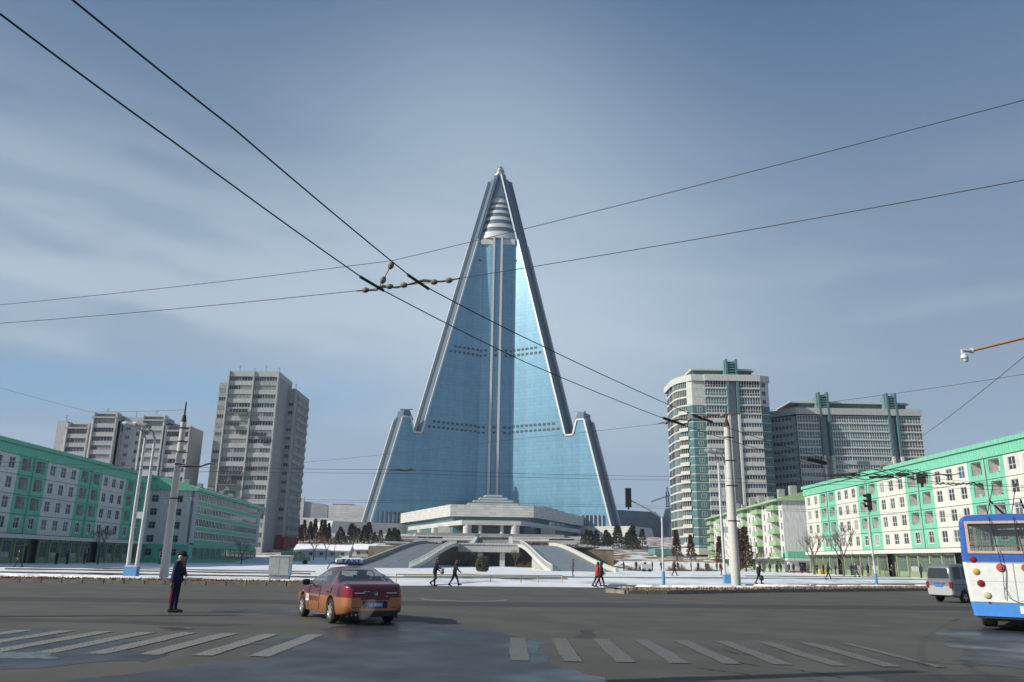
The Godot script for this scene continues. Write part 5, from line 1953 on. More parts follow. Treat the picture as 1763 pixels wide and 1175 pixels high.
func build_trees() -> void:
	# street trees
	bare_tree(Vector3(-59.4, 0, -118.0), 6.2, 3, "bare tree in front of the shaded block's shops")
	bare_tree(Vector3(-49.8, 0, -152.0), 5.2, 4, "small bare tree before the teal ribbon-window block")
	bare_tree(Vector3(51.2, 0, -136.5), 8.0, 5, "large bare tree at the corner of the sunlit block")
	bare_tree(Vector3(51.4, 0, -125.0), 8.2, 6, "spreading bare tree before the sunlit block's green bay")
	bare_tree(Vector3(50.0, 0, -160.0), 5.0, 9, "slim bare tree before the blank grey gable")
	bare_tree(Vector3(-51.5, 1.2, -215.0), 6.4, 7, "bare tree in front of the long cream barrack")
	bare_tree(Vector3(-47.8, 1.2, -213.0), 6.8, 8, "bare tree between the barrack and the small hut")
	bare_tree(Vector3(-8.6, 0, -190.0), 4.2, 12, "thin bare sapling before the bridge's dark arch, barrack side")
	bare_tree(Vector3(1.6, 0, -189.0), 4.6, 13, "thin bare sapling before the bridge's dark arch, conifer side")
	# rusty larch-like trees before the balcony block
	var l1 := conifer_meshes(31, 9.0, 2.3, 700)
	var sp := [[56.0, 215], [56.6, 200], [50.5, 178], [53.5, 190], [52.2, 232], [51.0, 246], [49.0, 168]]
	for i in sp.size():
		var t := thing("larch_tree", "rusty brown leafless larch before the lime-balconied block", "tree", Vector3(sp[i][0], hill_h(sp[i][0], sp[i][1]) + 0.2, -sp[i][1]), i * 1.3, "rusty larches before the balcony block")
		t.scale = Vector3.ONE * (0.85 + 0.1 * (i % 4))
		part("trunk", l1[0], M.bark, t)
		part("crown", l1[1], M.needle_dry, t)
	# dark pines on the two sides of the hill
	var vs := [conifer_meshes(41, 7.6, 2.7, 430), conifer_meshes(42, 7.0, 2.4, 400), conifer_meshes(43, 6.2, 2.9, 380)]
	for s in 2:
		var n := 26
		for i in n:
			var x := rng.randf_range(-66, -42) if s == 0 else rng.randf_range(28.0, 51.0)
			var d := rng.randf_range(292, 316)
			var sc := rng.randf_range(0.55, 0.95)
			if s == 0 and absf(x + 56) < 5: sc = rng.randf_range(0.9, 1.15)
			if s == 1 and absf(x - 45) < 5: sc = rng.randf_range(0.95, 1.2)
			var t := thing("pine_tree", ("tall" if sc > 0.9 else ("low" if sc < 0.7 else "middling")) + (" dark pine in the clump above the snow-roofed barrack" if s == 0 else " dark pine in the clump below the sunlit plinth"), "tree", Vector3(x, hill_h(x, d), -d), rng.randf() * TAU, "pines above the barrack" if s == 0 else "pines below the sunlit plinth")
			t.scale = Vector3(sc * 1.35, sc, sc * 1.35)
			var v: Array = vs[rng.randi() % 3]
			part("trunk", v[0], M.bark, t)
			part("crown", v[1], M.needle, t)
	for i in 9: # reddish trees by the grey tower
		var x := rng.randf_range(-80, -67)
		var d := rng.randf_range(300, 318)
		var t := thing("larch_tree", "rusty brown larch on the hill beside the grey panel tower", "tree", Vector3(x, hill_h(x, d), -d), i, "rusty larches beside the grey tower")
		t.scale = Vector3.ONE * rng.randf_range(0.75, 1.0)
		part("trunk", l1[0], M.bark, t)
		part("crown", l1[1], M.needle_dry, t)
	# clipped bush on the snow
	var b := thing("round_bush", "clipped olive round bush on the snow before the bridge", "bush", Vector3(-3.4, 0.1, -107.0))
	var m := MB.new()
	var k := RandomNumberGenerator.new()
	k.seed = 3
	for i in 3600:
		var v := Vector3(k.randf_range(-1, 1), k.randf_range(-0.9, 1), k.randf_range(-1, 1)).normalized()
		var q := Vector3(0, 1.05, 0) + Vector3(v.x * 0.95, v.y * 1.1, v.z * 0.95) * k.randf_range(0.55, 1.03)
		var s := Vector3(k.randf_range(-1, 1), k.randf_range(-1, 1), k.randf_range(-1, 1)).normalized() * 0.10
		m.tri(q - s, q + s, q + Vector3(k.randf_range(-1, 1), k.randf_range(-1, 1), k.randf_range(-1, 1)).normalized() * 0.13)
	part("foliage", m, M.hedge, b)
	m = MB.new()
	m.tube([Vector3(0, -0.1, 0), Vector3(0, 1.2, 0)], [0.09, 0.06], 6)
	part("stem", m, M.bark, b)
	# brown twiggy shrubs before the arches and dark hedges on the terraces
	var shr := MB.new()
	for i in 420:
		var o := Vector3(k.randf_range(-2.2, 2.2), 0, k.randf_range(-0.8, 0.8))
		var e := o * 1.15 + Vector3(k.randf_range(-0.3, 0.3), k.randf_range(0.5, 1.9) * (1.0 - 0.12 * o.x * o.x) * (0.7 + 0.3 * sin(o.x * 3.0)), k.randf_range(-0.3, 0.3))
		shr.tri(o, o + Vector3(0.06, 0, 0), e)
		shr.tri(o.lerp(e, 0.5), o.lerp(e, 0.55), e + Vector3(k.randf_range(-0.4, 0.4), 0.1, 0))
	var shm := shr.mesh()
	var spots := [[-9.5, 183, "brown twiggy shrub before the dark arch on the barrack side"], [4.2, 182, "brown twiggy shrub before the dark arch on the conifer side"], [24, 150, "brown twiggy shrub on the snow beside the pale ramp"], [33, 158, "brown twiggy shrub before the low corner shop"], [40, 165, "brown twiggy shrub before the rounded tower foot"]]
	for q in spots:
		var t := thing("twiggy_shrub", q[2], "shrub", Vector3(q[0], 0.1, -q[1]))
		part("twigs", shm, M.needle_dry, t)
	var hm := MB.new()
	for i in 900:
		var q := Vector3(k.randf_range(-5, 5), k.randf_range(0.1, 1.3), k.randf_range(-0.7, 0.7))
		var s := Vector3(k.randf_range(-1, 1), k.randf_range(-1, 1), k.randf_range(-1, 1)).normalized() * 0.22
		hm.tri(q - s, q + s, q + Vector3(k.randf_range(-0.3, 0.3), 0.35, k.randf_range(-0.3, 0.3)))
	var hmm := hm.mesh()
	var c := 0
	for row in 4:
		var d := 262.0 + row * 21.0
		for s in [-1, 1]:
			for q in 3:
				if (row + q) % 4 == 3: continue
				var x: float = -5.2 + s * (13.0 + q * 10.4 + row)
				var t := thing("terrace_hedge", "dark clipped hedge on the snowy terraces above the bridge", "hedge", Vector3(x, hill_h(x, d) + 0.2, -d), 0, "hedges on the terraces")
				part("foliage", hmm, M.hedge, t)
				c += 1

# ------------------------------------------------------------------ posts
func build_posts() -> void:
	for s in 2:
		var at := Vector3(-25.6, 0.1, -55.6) if s == 0 else Vector3(17.35, 0.1, -64.5)
		var t := thing("twin_lamp_post", "white twin-pole street lamp with blue base before the shaded block" if s == 0 else "white twin-pole street lamp with blue base beside the thick concrete pole", "street lamp", at, 0, "twin street lamps")
		var m := MB.new()
		m.bx(-0.43, 0.43, 0, 0.78, -0.25, 0.25)
		part("base", m, M.base_blue, t)
		m = MB.new()
		m.bx(-0.41, 0.41, 0.78, 0.88, -0.23, 0.23)
		part("base_cap", m, M.steel_white, t)
		for q in [-1.0, 1.0]:
			m = MB.new()
			m.tube([Vector3(q * 0.30, 0.8, 0), Vector3(q * 0.36, 5.0, 0), Vector3(q * 0.34, 9.6, 0)], [0.13, 0.12, 0.09], 10)
			part("pole", m, M.steel_white, t)
			m = MB.new()
			m.tube([Vector3(q * 0.34, 9.5, 0), Vector3(q * 0.34 - 0.15, 10.0, 0.1), Vector3(q * 0.34 - 0.55, 10.35, 0.5)], [0.075, 0.06, 0.05], 8)
			var arm := part("arm", m, M.steel_grey, t)
			m = MB.new()
			m.lathe([Vector2(0.08, -0.5), Vector2(0.2, -0.3), Vector2(0.21, 0.2), Vector2(0.12, 0.42), Vector2(0, 0.45)], 12)
			part("lamp_head", m, M.steel_grey, arm, Transform3D(Basis(Vector3(0, 0, 1), 1.2).scaled(Vector3(1.5, 0.9, 1.5)), Vector3(q * 0.34 - 0.85, 10.42, 0.6)))
		if s == 1: t.scale = Vector3(0.8, 1.0, 0.8)
		for ty in [4.0, 6.9]:
			m = MB.new()
			m.bx(-0.24, 0.24, ty, ty + 0.45, -0.06, 0.06)
			part("tie_plate", m, M.steel_white, t)
	for s in 2:
		var at := Vector3(-23.75, 0.1, -56.5) if s == 0 else Vector3(16.4, 0.1, -58.9)
		var r := 0.30 if s == 0 else 0.34
		var h := 10.9 if s == 0 else 11.6
		var t := thing("concrete_pole", "weathered concrete trolley pole with a rusty spike before the shaded block" if s == 0 else "thick white concrete trolley pole before the round teal tower", "pole", at, 0, "concrete trolley poles")
		var m := MB.new()
		m.tube([Vector3.ZERO, Vector3(0, h * 0.5, 0), Vector3(0, h, 0)], [r, r * 0.86, r * 0.66], 18)
		part("shaft", m, M.concrete_pole, t)
		m = MB.new()
		m.tube([Vector3(0, h, 0), Vector3(0, h + 0.5, 0), Vector3(0, h + 0.52, 0), Vector3(0, h + 1.5, 0)], [r * 0.66, r * 0.38, 0.07, 0.05], 10)
		part("spike", m, M.rust, t)
		for q in [0.96, 0.87, 0.8, 0.72, 0.5] if s == 0 else [0.93, 0.78, 0.62, 0.4]:
			m = MB.new()
			var rr: float = lerpf(r, r * 0.66, q) + 0.02
			m.tube([Vector3(0, h * q - 0.05, 0), Vector3(0, h * q + 0.05, 0)], [rr, rr], 14)
			m.bx(rr - 0.02, rr + 0.25, h * q - 0.04, h * q + 0.04, -0.05, 0.05)
			part("band", m, M.rust, t)
	# trolley poles standing outside the frame, where the span wires end; their shadows cross the road
	var off := [[Vector3(-22.9, 0, -19.9), "concrete trolley pole at the kerb holding the near span wires"], [Vector3(-7.9, 0, -9.4), "slim pole at the kerb close to the crossing"], [Vector3(15.8, 0, -4.0), "concrete trolley pole on the opposite kerb holding the near span wires"]]
	for o in off:
		var t := thing("kerbside_pole", o[1], "pole", o[0], 0, "kerbside poles")
		var m := MB.new()
		m.tube([Vector3.ZERO, Vector3(0, 4.6, 0), Vector3(0, 9.0, 0)], [0.27, 0.23, 0.19], 12)
		part("shaft", m, M.concrete_pole, t)
		m = MB.new()
		m.tube([Vector3(0, 6.4, 0), Vector3(0, 6.6, 0)], [0.26, 0.26], 12)
		part("band", m, M.rust, t)
	# signal mast with a back-seen head on a raking arm
	var t := thing("traffic_light", "black traffic light on a raking arm of a white mast, seen from behind", "traffic light", Vector3(11.2, 0.1, -59.0), 0, "traffic lights")
	var m := MB.new()
	m.tube([Vector3(0, 0.9, 0), Vector3(0.05, 4.9, 0)], [0.085, 0.06], 10)
	part("mast", m, M.steel_white, t)
	m = MB.new()
	m.tube([Vector3(0, -0.1, 0), Vector3(0, 1.0, 0)], [0.13, 0.11], 10)
	part("base", m, M.base_blue, t)
	m = MB.new()
	m.tube([Vector3(0.05, 4.8, 0), Vector3(-0.9, 5.35, 0), Vector3(-2.2, 6.0, 0)], [0.06, 0.05, 0.045], 8)
	part("arm", m, M.steel_grey, t)
	var hd := signal_head(t, Vector3(-2.4, 5.55, 0), PI)
	# second signal, seen from its side
	t = thing("traffic_light", "traffic light with hooded lamps on a bent white mast before the sunlit block", "traffic light", Vector3(30.7, 0.1, -68.2), 0, "traffic lights")
	m = MB.new()
	m.tube([Vector3(0, 0.9, 0), Vector3(-0.15, 5.0, 0), Vector3(-0.1, 5.6, 0), Vector3(0.15, 6.3, 0)], [0.085, 0.075, 0.07, 0.05], 10)
	part("mast", m, M.steel_white, t)
	m = MB.new()
	m.tube([Vector3(0, -0.1, 0), Vector3(0, 1.0, 0)], [0.13, 0.11], 10)
	part("base", m, M.base_blue, t)
	signal_head(t, Vector3(0.1, 6.25, 0), -PI / 2)

func signal_head(parent: Node3D, at: Vector3, turn: float) -> Node3D:
	var m := MB.new()
	m.bx(-0.21, 0.21, 0, 1.35, -0.14, 0.1)
	m.bx(-0.24, 0.24, -0.04, 0.0, -0.16, 0.12)
	m.bx(-0.05, 0.05, -0.2, -0.04, -0.05, 0.05)
	var o := part("signal_head", m, M.black, parent, tf(at, turn))
	for k in 3:
		m = MB.new()
		var y := 0.25 + k * 0.43
		m.lathe([Vector2(0.0, 0), Vector2(0.14, 0.0), Vector2(0.15, 0.03), Vector2(0.0, 0.05)], 14)
		part("lens", m, M.black_gloss, o, Transform3D(Basis(Vector3.RIGHT, PI / 2), Vector3(0, y, 0.1)))
		m = MB.new()
		for q in 9:
			var a0 := PI * (-0.1 + 1.2 * q / 9.0)
			var a1 := PI * (-0.1 + 1.2 * (q + 1) / 9.0)
			m.quad(Vector3(cos(a0) * 0.17, y + sin(a0) * 0.17, 0.1), Vector3(cos(a1) * 0.17, y + sin(a1) * 0.17, 0.1), Vector3(cos(a1) * 0.17, y + sin(a1) * 0.17, 0.36 + 0.12 * sin(a1)), Vector3(cos(a0) * 0.17, y + sin(a0) * 0.17, 0.36 + 0.12 * sin(a0)))
		part("visor", m, M.black, o)
	return o

# ------------------------------------------------------------------ overhead wires
func wire(label: String, pts: Array, r: float, mt: Material, group := "overhead trolley wires") -> void:
	var m := MB.new()
	var q := []
	var rr := []
	for i in pts.size() - 1:
		var a: Vector3 = pts[i]
		var b: Vector3 = pts[i + 1]
		var sag := a.distance_to(b) * 0.004
		for j in 6:
			var t := j / 6.0
			q.append(a.lerp(b, t) - Vector3(0, sag * 4.0 * t * (1.0 - t), 0))
			rr.append(r)
	q.append(pts[-1])
	rr.append(r)
	m.tube(q, rr, 6, false)
	solo("overhead_wire", m, mt, label, "wire", group)

func egg(parent: Node3D, p: Vector3, dir: Vector3, r: float) -> void:
	var m := MB.new()
	m.lathe([Vector2(0, -1.5 * r), Vector2(0.6 * r, -1.2 * r), Vector2(r, -0.4 * r), Vector2(r, 0.3 * r), Vector2(0.65 * r, 1.1 * r), Vector2(0, 1.5 * r)], 12)
	var y := dir.normalized()
	var x := y.cross(Vector3.UP)
	x = Vector3.RIGHT if x.length() < 0.01 else x.normalized()
	part("insulator", m, M.porcelain, parent, Transform3D(Basis(x, y, x.cross(y)), p))

func build_wires() -> void:
	var h := 6.0
	var A := [[-12.2, -25.0], [-4.9, 3.2], [-4.29, 5.55], [-3.69, 7.6], [-2.3, 12.07], [0.25, 17.01], [5.16, 24.56], [13.41, 34.82], [16.53, 37.94], [24, 44.5]]
	var B := [[-11.4, -25.0], [-4.15, 3.2], [-3.59, 5.36], [-2.95, 7.28], [-1.53, 11.95], [0.21, 15.02], [5.94, 23.96], [13.98, 33.68], [17.0, 36.6], [24.6, 43.4]]
	var pa := []
	var pb := []
	for p in A: pa.append(Vector3(p[0], h, -p[1]))
	for p in B: pb.append(Vector3(p[0], h, -p[1]))
	wire("thick black contact wire of the near trolley pair, kerb side", pa, 0.0095, M.wire)
	wire("thick black contact wire of the near trolley pair, inner side", pb, 0.0095, M.wire)
	# near span wires from kerb to kerb
	wire("thin upper span wire crossing above the near trolley pair", [Vector3(-22.8, 6.75, -19.9), Vector3(-10.4, 6.55, -15.2), Vector3(-2.04, 6.55, -12.4), Vector3(5.46, 6.55, -7.39), Vector3(15.7, 6.8, -4.0)], 0.005, M.wire_rust)
	wire("lower span wire carrying the near trolley pair", [Vector3(-22.8, 6.15, -19.9), Vector3(-9.99, 6.0, -14.67), Vector3(-2.6, 6.02, -12.45), Vector3(-0.85, 6.03, -11.8), Vector3(5.85, 6.0, -8.15), Vector3(15.7, 6.3, -4.0)], 0.0055, M.wire_rust)
	# next span
	wire("span wire carrying the trolley pair before the round teal tower", [Vector3(-23.6, 7.3, -56.3), Vector3(-11.2, 6.0, -38.2), Vector3(0.45, 6.0, -28.5), Vector3(5.16, 6.0, -24.56), Vector3(8.94, 6.0, -20.8), Vector3(11.77, 6.0, -17.5), Vector3(15.75, 6.6, -4.0)], 0.006, M.wire_rust)
	# cross-street pairs
	for s in 4:
		var d: float = [39.2, 40.3, 60.6, 62.2][s]
		var y: float = [6.0, 5.93, 6.0, 5.95][s]
		wire(["nearer wire of the level pair across the square", "farther wire of the level pair across the square", "nearer wire of the far level pair before the square", "farther wire of the far level pair before the square"][s], [Vector3(-70, y, -d + 1.0), Vector3(-25, y, -d), Vector3(-5, y, -d - 0.4), Vector3(9, y, -d - 1.6), Vector3(20, y, -d - 2.6), Vector3(70, y, -d - 7.0)], 0.009, M.wire)
	wire("wire slanting down from the roadside to the trolley switch", [Vector3(-3.4, 6.3, 30.0), Vector3(8.5, 6.0, -8.6), Vector3(10.8, 6.0, -15.97), Vector3(14.0, 6.0, -26.4), Vector3(17.2, 6.05, -37.0)], 0.007, M.wire_rust)
	wire("slack wire from the spiked concrete pole over the shaded block", [Vector3(-23.75, 11.9, -56.5), Vector3(-30.5, 11.6, -56.3), Vector3(-37.5, 13.3, -56.0), Vector3(-52, 18, -55)], 0.010, M.wire)
	wire("wire from the thick concrete pole towards the trolley switch", [Vector3(16.4, 10.6, -58.9), Vector3(17.4, 8.0, -47.0), Vector3(18.0, 6.3, -39.4)], 0.009, M.wire)
	wire("upper wire along the sunlit block beyond the trolley switch", [Vector3(20.2, 6.2, -40.5), Vector3(32, 6.1, -45), Vector3(60, 6.1, -52)], 0.009, M.wire)
	wire("lower wire along the sunlit block beyond the trolley switch", [Vector3(20.2, 5.95, -40.0), Vector3(32, 5.8, -43), Vector3(60, 5.7, -49)], 0.009, M.wire)
	# insulator fittings
	var f := thing("insulator_string", "chain of egg-shaped insulators and clamps where the near span carries the pair", "insulators", Vector3.ZERO, 0, "insulator fittings on the trolley wires")
	var s0 := Vector3(-2.62, 6.02, -12.46)
	var s1 := Vector3(-0.85, 6.03, -11.8)
	var dir := (s1 - s0).normalized()
	for q in [0.09, 0.33, 0.47, 0.76, 0.90]: egg(f, s0.lerp(s1, q) + Vector3(0, 0.012 * sin(q * 40.0), 0), dir, 0.046)
	var m := MB.new()
	m.tube([s0, s0.lerp(s1, 0.2) - Vector3(0, 0.03, 0), s0.lerp(s1, 0.26) + Vector3(0, 0.03, 0), s0.lerp(s1, 0.4) - Vector3(0, 0.03, 0), s0.lerp(s1, 0.54) + Vector3(0, 0.01, 0), s0.lerp(s1, 0.66) + Vector3(0, 0.04, 0), s0.lerp(s1, 0.83) - Vector3(0, 0.02, 0), s1], [0.012, 0.014, 0.024, 0.014, 0.014, 0.024, 0.014, 0.012], 6)
	part("link_chain", m, M.rust, f)
	for p in [[pa, 4], [pb, 4]]:
		m = MB.new()
		var c: Vector3 = p[0][p[1]]
		var dd: Vector3 = (p[0][p[1] + 1] - p[0][p[1] - 1]).normalized()
		m.bar(c - dd * 0.36 + Vector3(0, 0.012, 0), c + dd * 0.36 + Vector3(0, 0.012, 0), 0.026, 0.04)
		part("wire_clamp", m, M.black, f)
	var u0 := Vector3(-2.03, 6.53, -12.4)
	var u1 := Vector3(-2.22, 6.05, -12.32)
	egg(f, u0.lerp(u1, 0.16), u1 - u0, 0.05)
	egg(f, u0.lerp(u1, 0.74), u1 - u0, 0.05)
	m = MB.new()
	m.tube([u0, u1], [0.008, 0.008], 6)
	part("dropper", m, M.rust, f)
	f = thing("insulator_string", "chain of insulators and clamps on the wires before the round teal tower", "insulators", Vector3.ZERO, 0, "insulator fittings on the trolley wires")
	s0 = Vector3(4.75, 6.0, -24.9)
	s1 = Vector3(6.8, 6.02, -23.0)
	dir = (s1 - s0).normalized()
	for q in [0.1, 0.4, 0.55, 0.8]: egg(f, s0.lerp(s1, q), dir, 0.055)
	m = MB.new()
	m.tube([s0, s0.lerp(s1, 0.25) + Vector3(0, 0.05, 0), s0.lerp(s1, 0.5) - Vector3(0, 0.03, 0), s0.lerp(s1, 0.66) + Vector3(0, 0.05, 0), s1], [0.015, 0.03, 0.018, 0.03, 0.015], 6)
	part("link_chain", m, M.rust, f)
	for p in [[pa, 6], [pb, 6]]:
		m = MB.new()
		var c: Vector3 = p[0][p[1]]
		var dd: Vector3 = (p[0][p[1] + 1] - p[0][p[1] - 1]).normalized()
		m.bar(c - dd * 0.75 + Vector3(0, 0.015, 0), c + dd * 0.75 + Vector3(0, 0.015, 0), 0.05, 0.07)
		part("wire_clamp", m, M.black, f)
	# trolley switch gear over the junction
	f = thing("trolley_switch", "tangle of dark trolley-wire switch gear before the sunlit block", "switch gear", Vector3(18.2, 6.0, -38.8), -0.35)
	m = MB.new()
	m.bx(-2.3, -0.9, 0.0, 0.11, -0.08, 0.08)
	m.bx(-0.5, 0.6, -0.12, -0.02, -0.08, 0.08)
	m.bx(0.7, 1.3, -0.02, 0.1, -0.08, 0.08)
	part("frog", m, M.wire, f)
	m = MB.new()
	m.bx(1.6, 1.98, -0.42, 0.06, -0.12, 0.12)
	m.bx(1.75, 1.86, -0.6, -0.42, -0.05, 0.05)
	part("control_box", m, M.wire, f)
	m = MB.new()
	for k in 16:
		var x0 := -2.9 + k * 0.36
		var p := Vector3(x0, 0.1 * sin(k * 2.1), 0.2 * cos(k * 1.7))
		m.tube([p, p + Vector3(0.45, 0.14 * sin(k * 3.3), -0.1), p + Vector3(0.95, 0.05 * cos(k * 2.2), 0.05 * sin(k))], [0.02, 0.024, 0.02], 5)
	for k in 5: m.tube([Vector3(-0.6 + k * 0.4, 0.36 - 0.05 * k, 0), Vector3(0.0 + k * 0.42, 0.25, 0.05), Vector3(0.5 + k * 0.4, -0.02, 0)], [0.014, 0.014, 0.014], 5)
	part("linkage", m, M.wire, f)
	egg(f, Vector3(0.1, 0.4, 0), Vector3.UP, 0.07)
	egg(f, Vector3(-0.7, 0.3, 0), Vector3.UP, 0.06)
	f = thing("trolley_switch", "small chain of fittings on the wires beside the sunlit block's balconies", "switch gear", Vector3(23.5, 5.9, -41.5), -0.2)
	m = MB.new()
	for k in 9:
		var p := Vector3(-1.1 + k * 0.25, 0.03 * (k % 2), 0)
		m.tube([p, p + Vector3(0.14, 0.05, 0), p + Vector3(0.27, -0.02, 0)], [0.02, 0.045, 0.02], 5)
	part("linkage", m, M.wire_rust, f)
	f = thing("trolley_switch", "short dark splice on the level wires before the shaded wing", "switch gear", Vector3(-5.3, 5.95, -39.6), 0.0)
	m = MB.new()
	m.tube([Vector3(-0.7, 0.0, 0), Vector3(-0.3, 0.05, 0), Vector3(0.1, 0.01, 0), Vector3(0.35, 0.07, 0), Vector3(0.6, 0.02, 0)], [0.015, 0.05, 0.04, 0.06, 0.015], 6)
	part("linkage", m, M.rust, f)
	f = thing("trolley_switch", "short dark splice on the level wires across the twin lamp post", "switch gear", Vector3(-15.6, 5.95, -39.3), 0.0)
	m = MB.new()
	m.tube([Vector3(-0.9, -0.02, 0), Vector3(-0.4, 0.03, 0), Vector3(0.2, 0.01, 0), Vector3(0.6, 0.16, 0), Vector3(0.9, 0.12, 0)], [0.02, 0.06, 0.04, 0.05, 0.015], 6)
	part("linkage", m, M.rust, f)
	f = thing("dropper_bar", "dark spacer bar clipped on the trolley pair before the teal slab", "spacer", Vector3.ZERO)
	m = MB.new()
	m.bar(Vector3(12.6, 6.05, -33.4), Vector3(13.9, 6.03, -34.6), 0.10, 0.14)
	part("bar", m, M.wire, f)

# ------------------------------------------------------------------ street furniture
func build_street_things() -> void:
	var t := thing("utility_cabinet", "pale grey utility cabinet on a concrete foot at the verge", "cabinet", Vector3(-14.85, 0.17, -53.2), 0.05)
	var m := MB.new()
	m.bx(-0.62, 0.62, 0, 0.38, -0.3, 0.28)
	part("foot", m, M.cabinet_base, t)
	m = MB.new()
	m.bx(-0.68, 0.68, 0.38, 1.55, -0.36, 0.34)
	part("box", m, M.cabinet, t)
	m = MB.new()
	m.bx(-0.72, 0.72, 1.55, 1.62, -0.4, 0.38)
	part("lid", m, M.snow_clean, t)
	m = MB.new()
	m.bx(-0.6, -0.02, 0.46, 1.47, 0.34, 0.355)
	m.bx(0.02, 0.6, 0.46, 1.47, 0.34, 0.355)
	part("door", m, M.cabinet, t)
	# yellow rail
	t = thing("low_fence", "low yellow metal rail fence at the edge of the snow", "fence")
	var pts := [Vector3(-7.4, 0.0, -54.1), Vector3(-4.9, 0.0, -55.0), Vector3(-1.2, 0.0, -56.2), Vector3(0.9, 0.0, -57.0), Vector3(2.1, 0, -57.6), Vector3(3.9, 0, -59.2)]
	for i in pts.size():
		m = MB.new()
		m.tube([pts[i] + Vector3(0, -0.1, 0), pts[i] + Vector3(0, 0.72, 0)], [0.035, 0.035], 8)
		part("post", m, M.yellow, t)
		if i < pts.size() - 1:
			m = MB.new()
			m.tube([pts[i] + Vector3(0, 0.7, 0), pts[i + 1] + Vector3(0, 0.7, 0)], [0.035, 0.035], 8)
			part("rail", m, M.yellow if i < 2 else M.bus_wood, t)
	m = MB.new()
	m.tube([Vector3(3.9, 0.62, -59.2), Vector3(5.0, 0.58, -61.0)], [0.05, 0.05], 8)
	part("rail", m, M.steel_grey, t)
	# camera on a raking orange arm
	t = thing("surveillance_camera", "white dome surveillance camera hanging from a raking orange arm", "camera", Vector3(17.6, 0, -20.6))
	m = MB.new()
	m.tube([Vector3(0, 0, 0), Vector3(0, 8.6, 0)], [0.14, 0.09], 12)
	part("pole", m, M.orange_pole, t)
	m = MB.new()
	m.tube([Vector3(0, 8.65, 0), Vector3(-4.0, 7.6, 0.6), Vector3(-5.45, 7.22, 0.6)], [0.045, 0.035, 0.03], 10)
	part("arm", m, M.orange_pole, t)
	m = MB.new()
	m.tube([Vector3(-5.4, 7.24, 0.6), Vector3(-5.43, 7.23, 0.6)], [0.075, 0.075], 10)
	m.tube([Vector3(-5.42, 7.23, 0.6), Vector3(-5.66, 7.24, 0.6), Vector3(-5.7, 7.24, 0.6)], [0.06, 0.03, 0.03], 8)
	m.tube([Vector3(-5.68, 7.26, 0.6), Vector3(-5.68, 7.16, 0.6)], [0.03, 0.04], 8)
	part("bracket", m, M.steel_white, t)
	m = MB.new()
	m.lathe([Vector2(0.0, -0.11), Vector2(0.095, -0.10), Vector2(0.09, -0.03), Vector2(0.06, 0.03), Vector2(0, 0.05)], 16, Vector3(-5.64, 7.12, 0.6))
	part("housing", m, M.steel_white, t)
	m = MB.new()
	m.lathe([Vector2(0, -0.085), Vector2(0.05, -0.07), Vector2(0.07, -0.03), Vector2(0.075, 0.0), Vector2(0, 0.02)], 16, Vector3(-5.62, 7.0, 0.6))
	part("lens_ball", m, M.steel_white, t)
	# sentry kiosk by the ribbon-window block
	t = thing("kiosk", "small reddish kiosk with a white window beside the green gable base", "kiosk", Vector3(-57.5, 0.1, -136), 0.15)
	m = MB.new()
	m.bx(-0.7, 0.7, 0, 1.1, -0.7, 0.7)
	part("lower_wall", m, M.tan_stone, t)
	m = MB.new()
	m.bx(-0.66, 0.66, 1.1, 2.2, -0.66, 0.66)
	part("upper_wall", m, M.pane_dark, t)
	add_window(t, Vector3(-0.62, 1.1, 0.72), 1.24, 1.0, 2, 0.5, M.frame_white, M.pane_dark, 0.09)
	m = MB.new()
	m.prism(PackedVector2Array([Vector2(-0.95, -0.95), Vector2(0.95, -0.95), Vector2(0.95, 0.95), Vector2(-0.95, 0.95)]), 2.2, 2.7, 0.5)
	part("roof", m, M.brick_red, t)
	# thin pole at the barrack, mast on the shaded roof
	t = thing("thin_mast", "thin dark wooden mast in front of the snow-roofed barrack", "mast", Vector3(-42.0, 0.3, -196))
	m = MB.new()
	m.tube([Vector3.ZERO, Vector3(0, 7.6, 0)], [0.09, 0.05], 8)
	part("shaft", m, M.bark, t)
	t = thing("roof_aerial", "small aerial mast with cross bars behind the shaded block's roof", "aerial", Vector3(-79.5, 16.4, -121))
	m = MB.new()
	m.tube([Vector3.ZERO, Vector3(0, 3.0, 0)], [0.08, 0.05], 6)
	part("mast", m, M.rust, t)
	m = MB.new()
	m.bx(-0.8, 0.8, 2.5, 2.6, -0.05, 0.05)
	m.bx(-0.05, 0.05, 2.4, 2.5, -0.8, 0.8)
	part("cross_bar", m, M.rust, t)
	# carts and boxes in the crowd
	t = thing("yellow_crate", "yellow crate standing among the people by the sunlit block", "crate", Vector3(55.0, 0.12, -143.0))
	m = MB.new()
	m.wall(-0.5, 0.5, 0, 0.9, 0.35, [Rect2(-0.35, 0.15, 0.7, 0.25), Rect2(-0.35, 0.5, 0.7, 0.25)], 0.05)
	m.bx(-0.5, 0.5, 0, 0.88, -0.35, 0.28)
	part("box", m, M.yellow, t)
	t = thing("handcart", "pale grey box cart near the end of the snow beside the corner shop", "cart", Vector3(24.0, 0.12, -142.0))
	m = MB.new()
	m.bx(-0.8, 0.8, 0.4, 1.3, -0.5, 0.5)
	part("box", m, M.cabinet, t)
	for x in [-0.5, 0.5]:
		m = MB.new()
		m.tube([Vector3(x, 0.28, 0.5), Vector3(x, 0.28, 0.6)], [0.28, 0.28], 12)
		part("wheel", m, M.rubber, t)

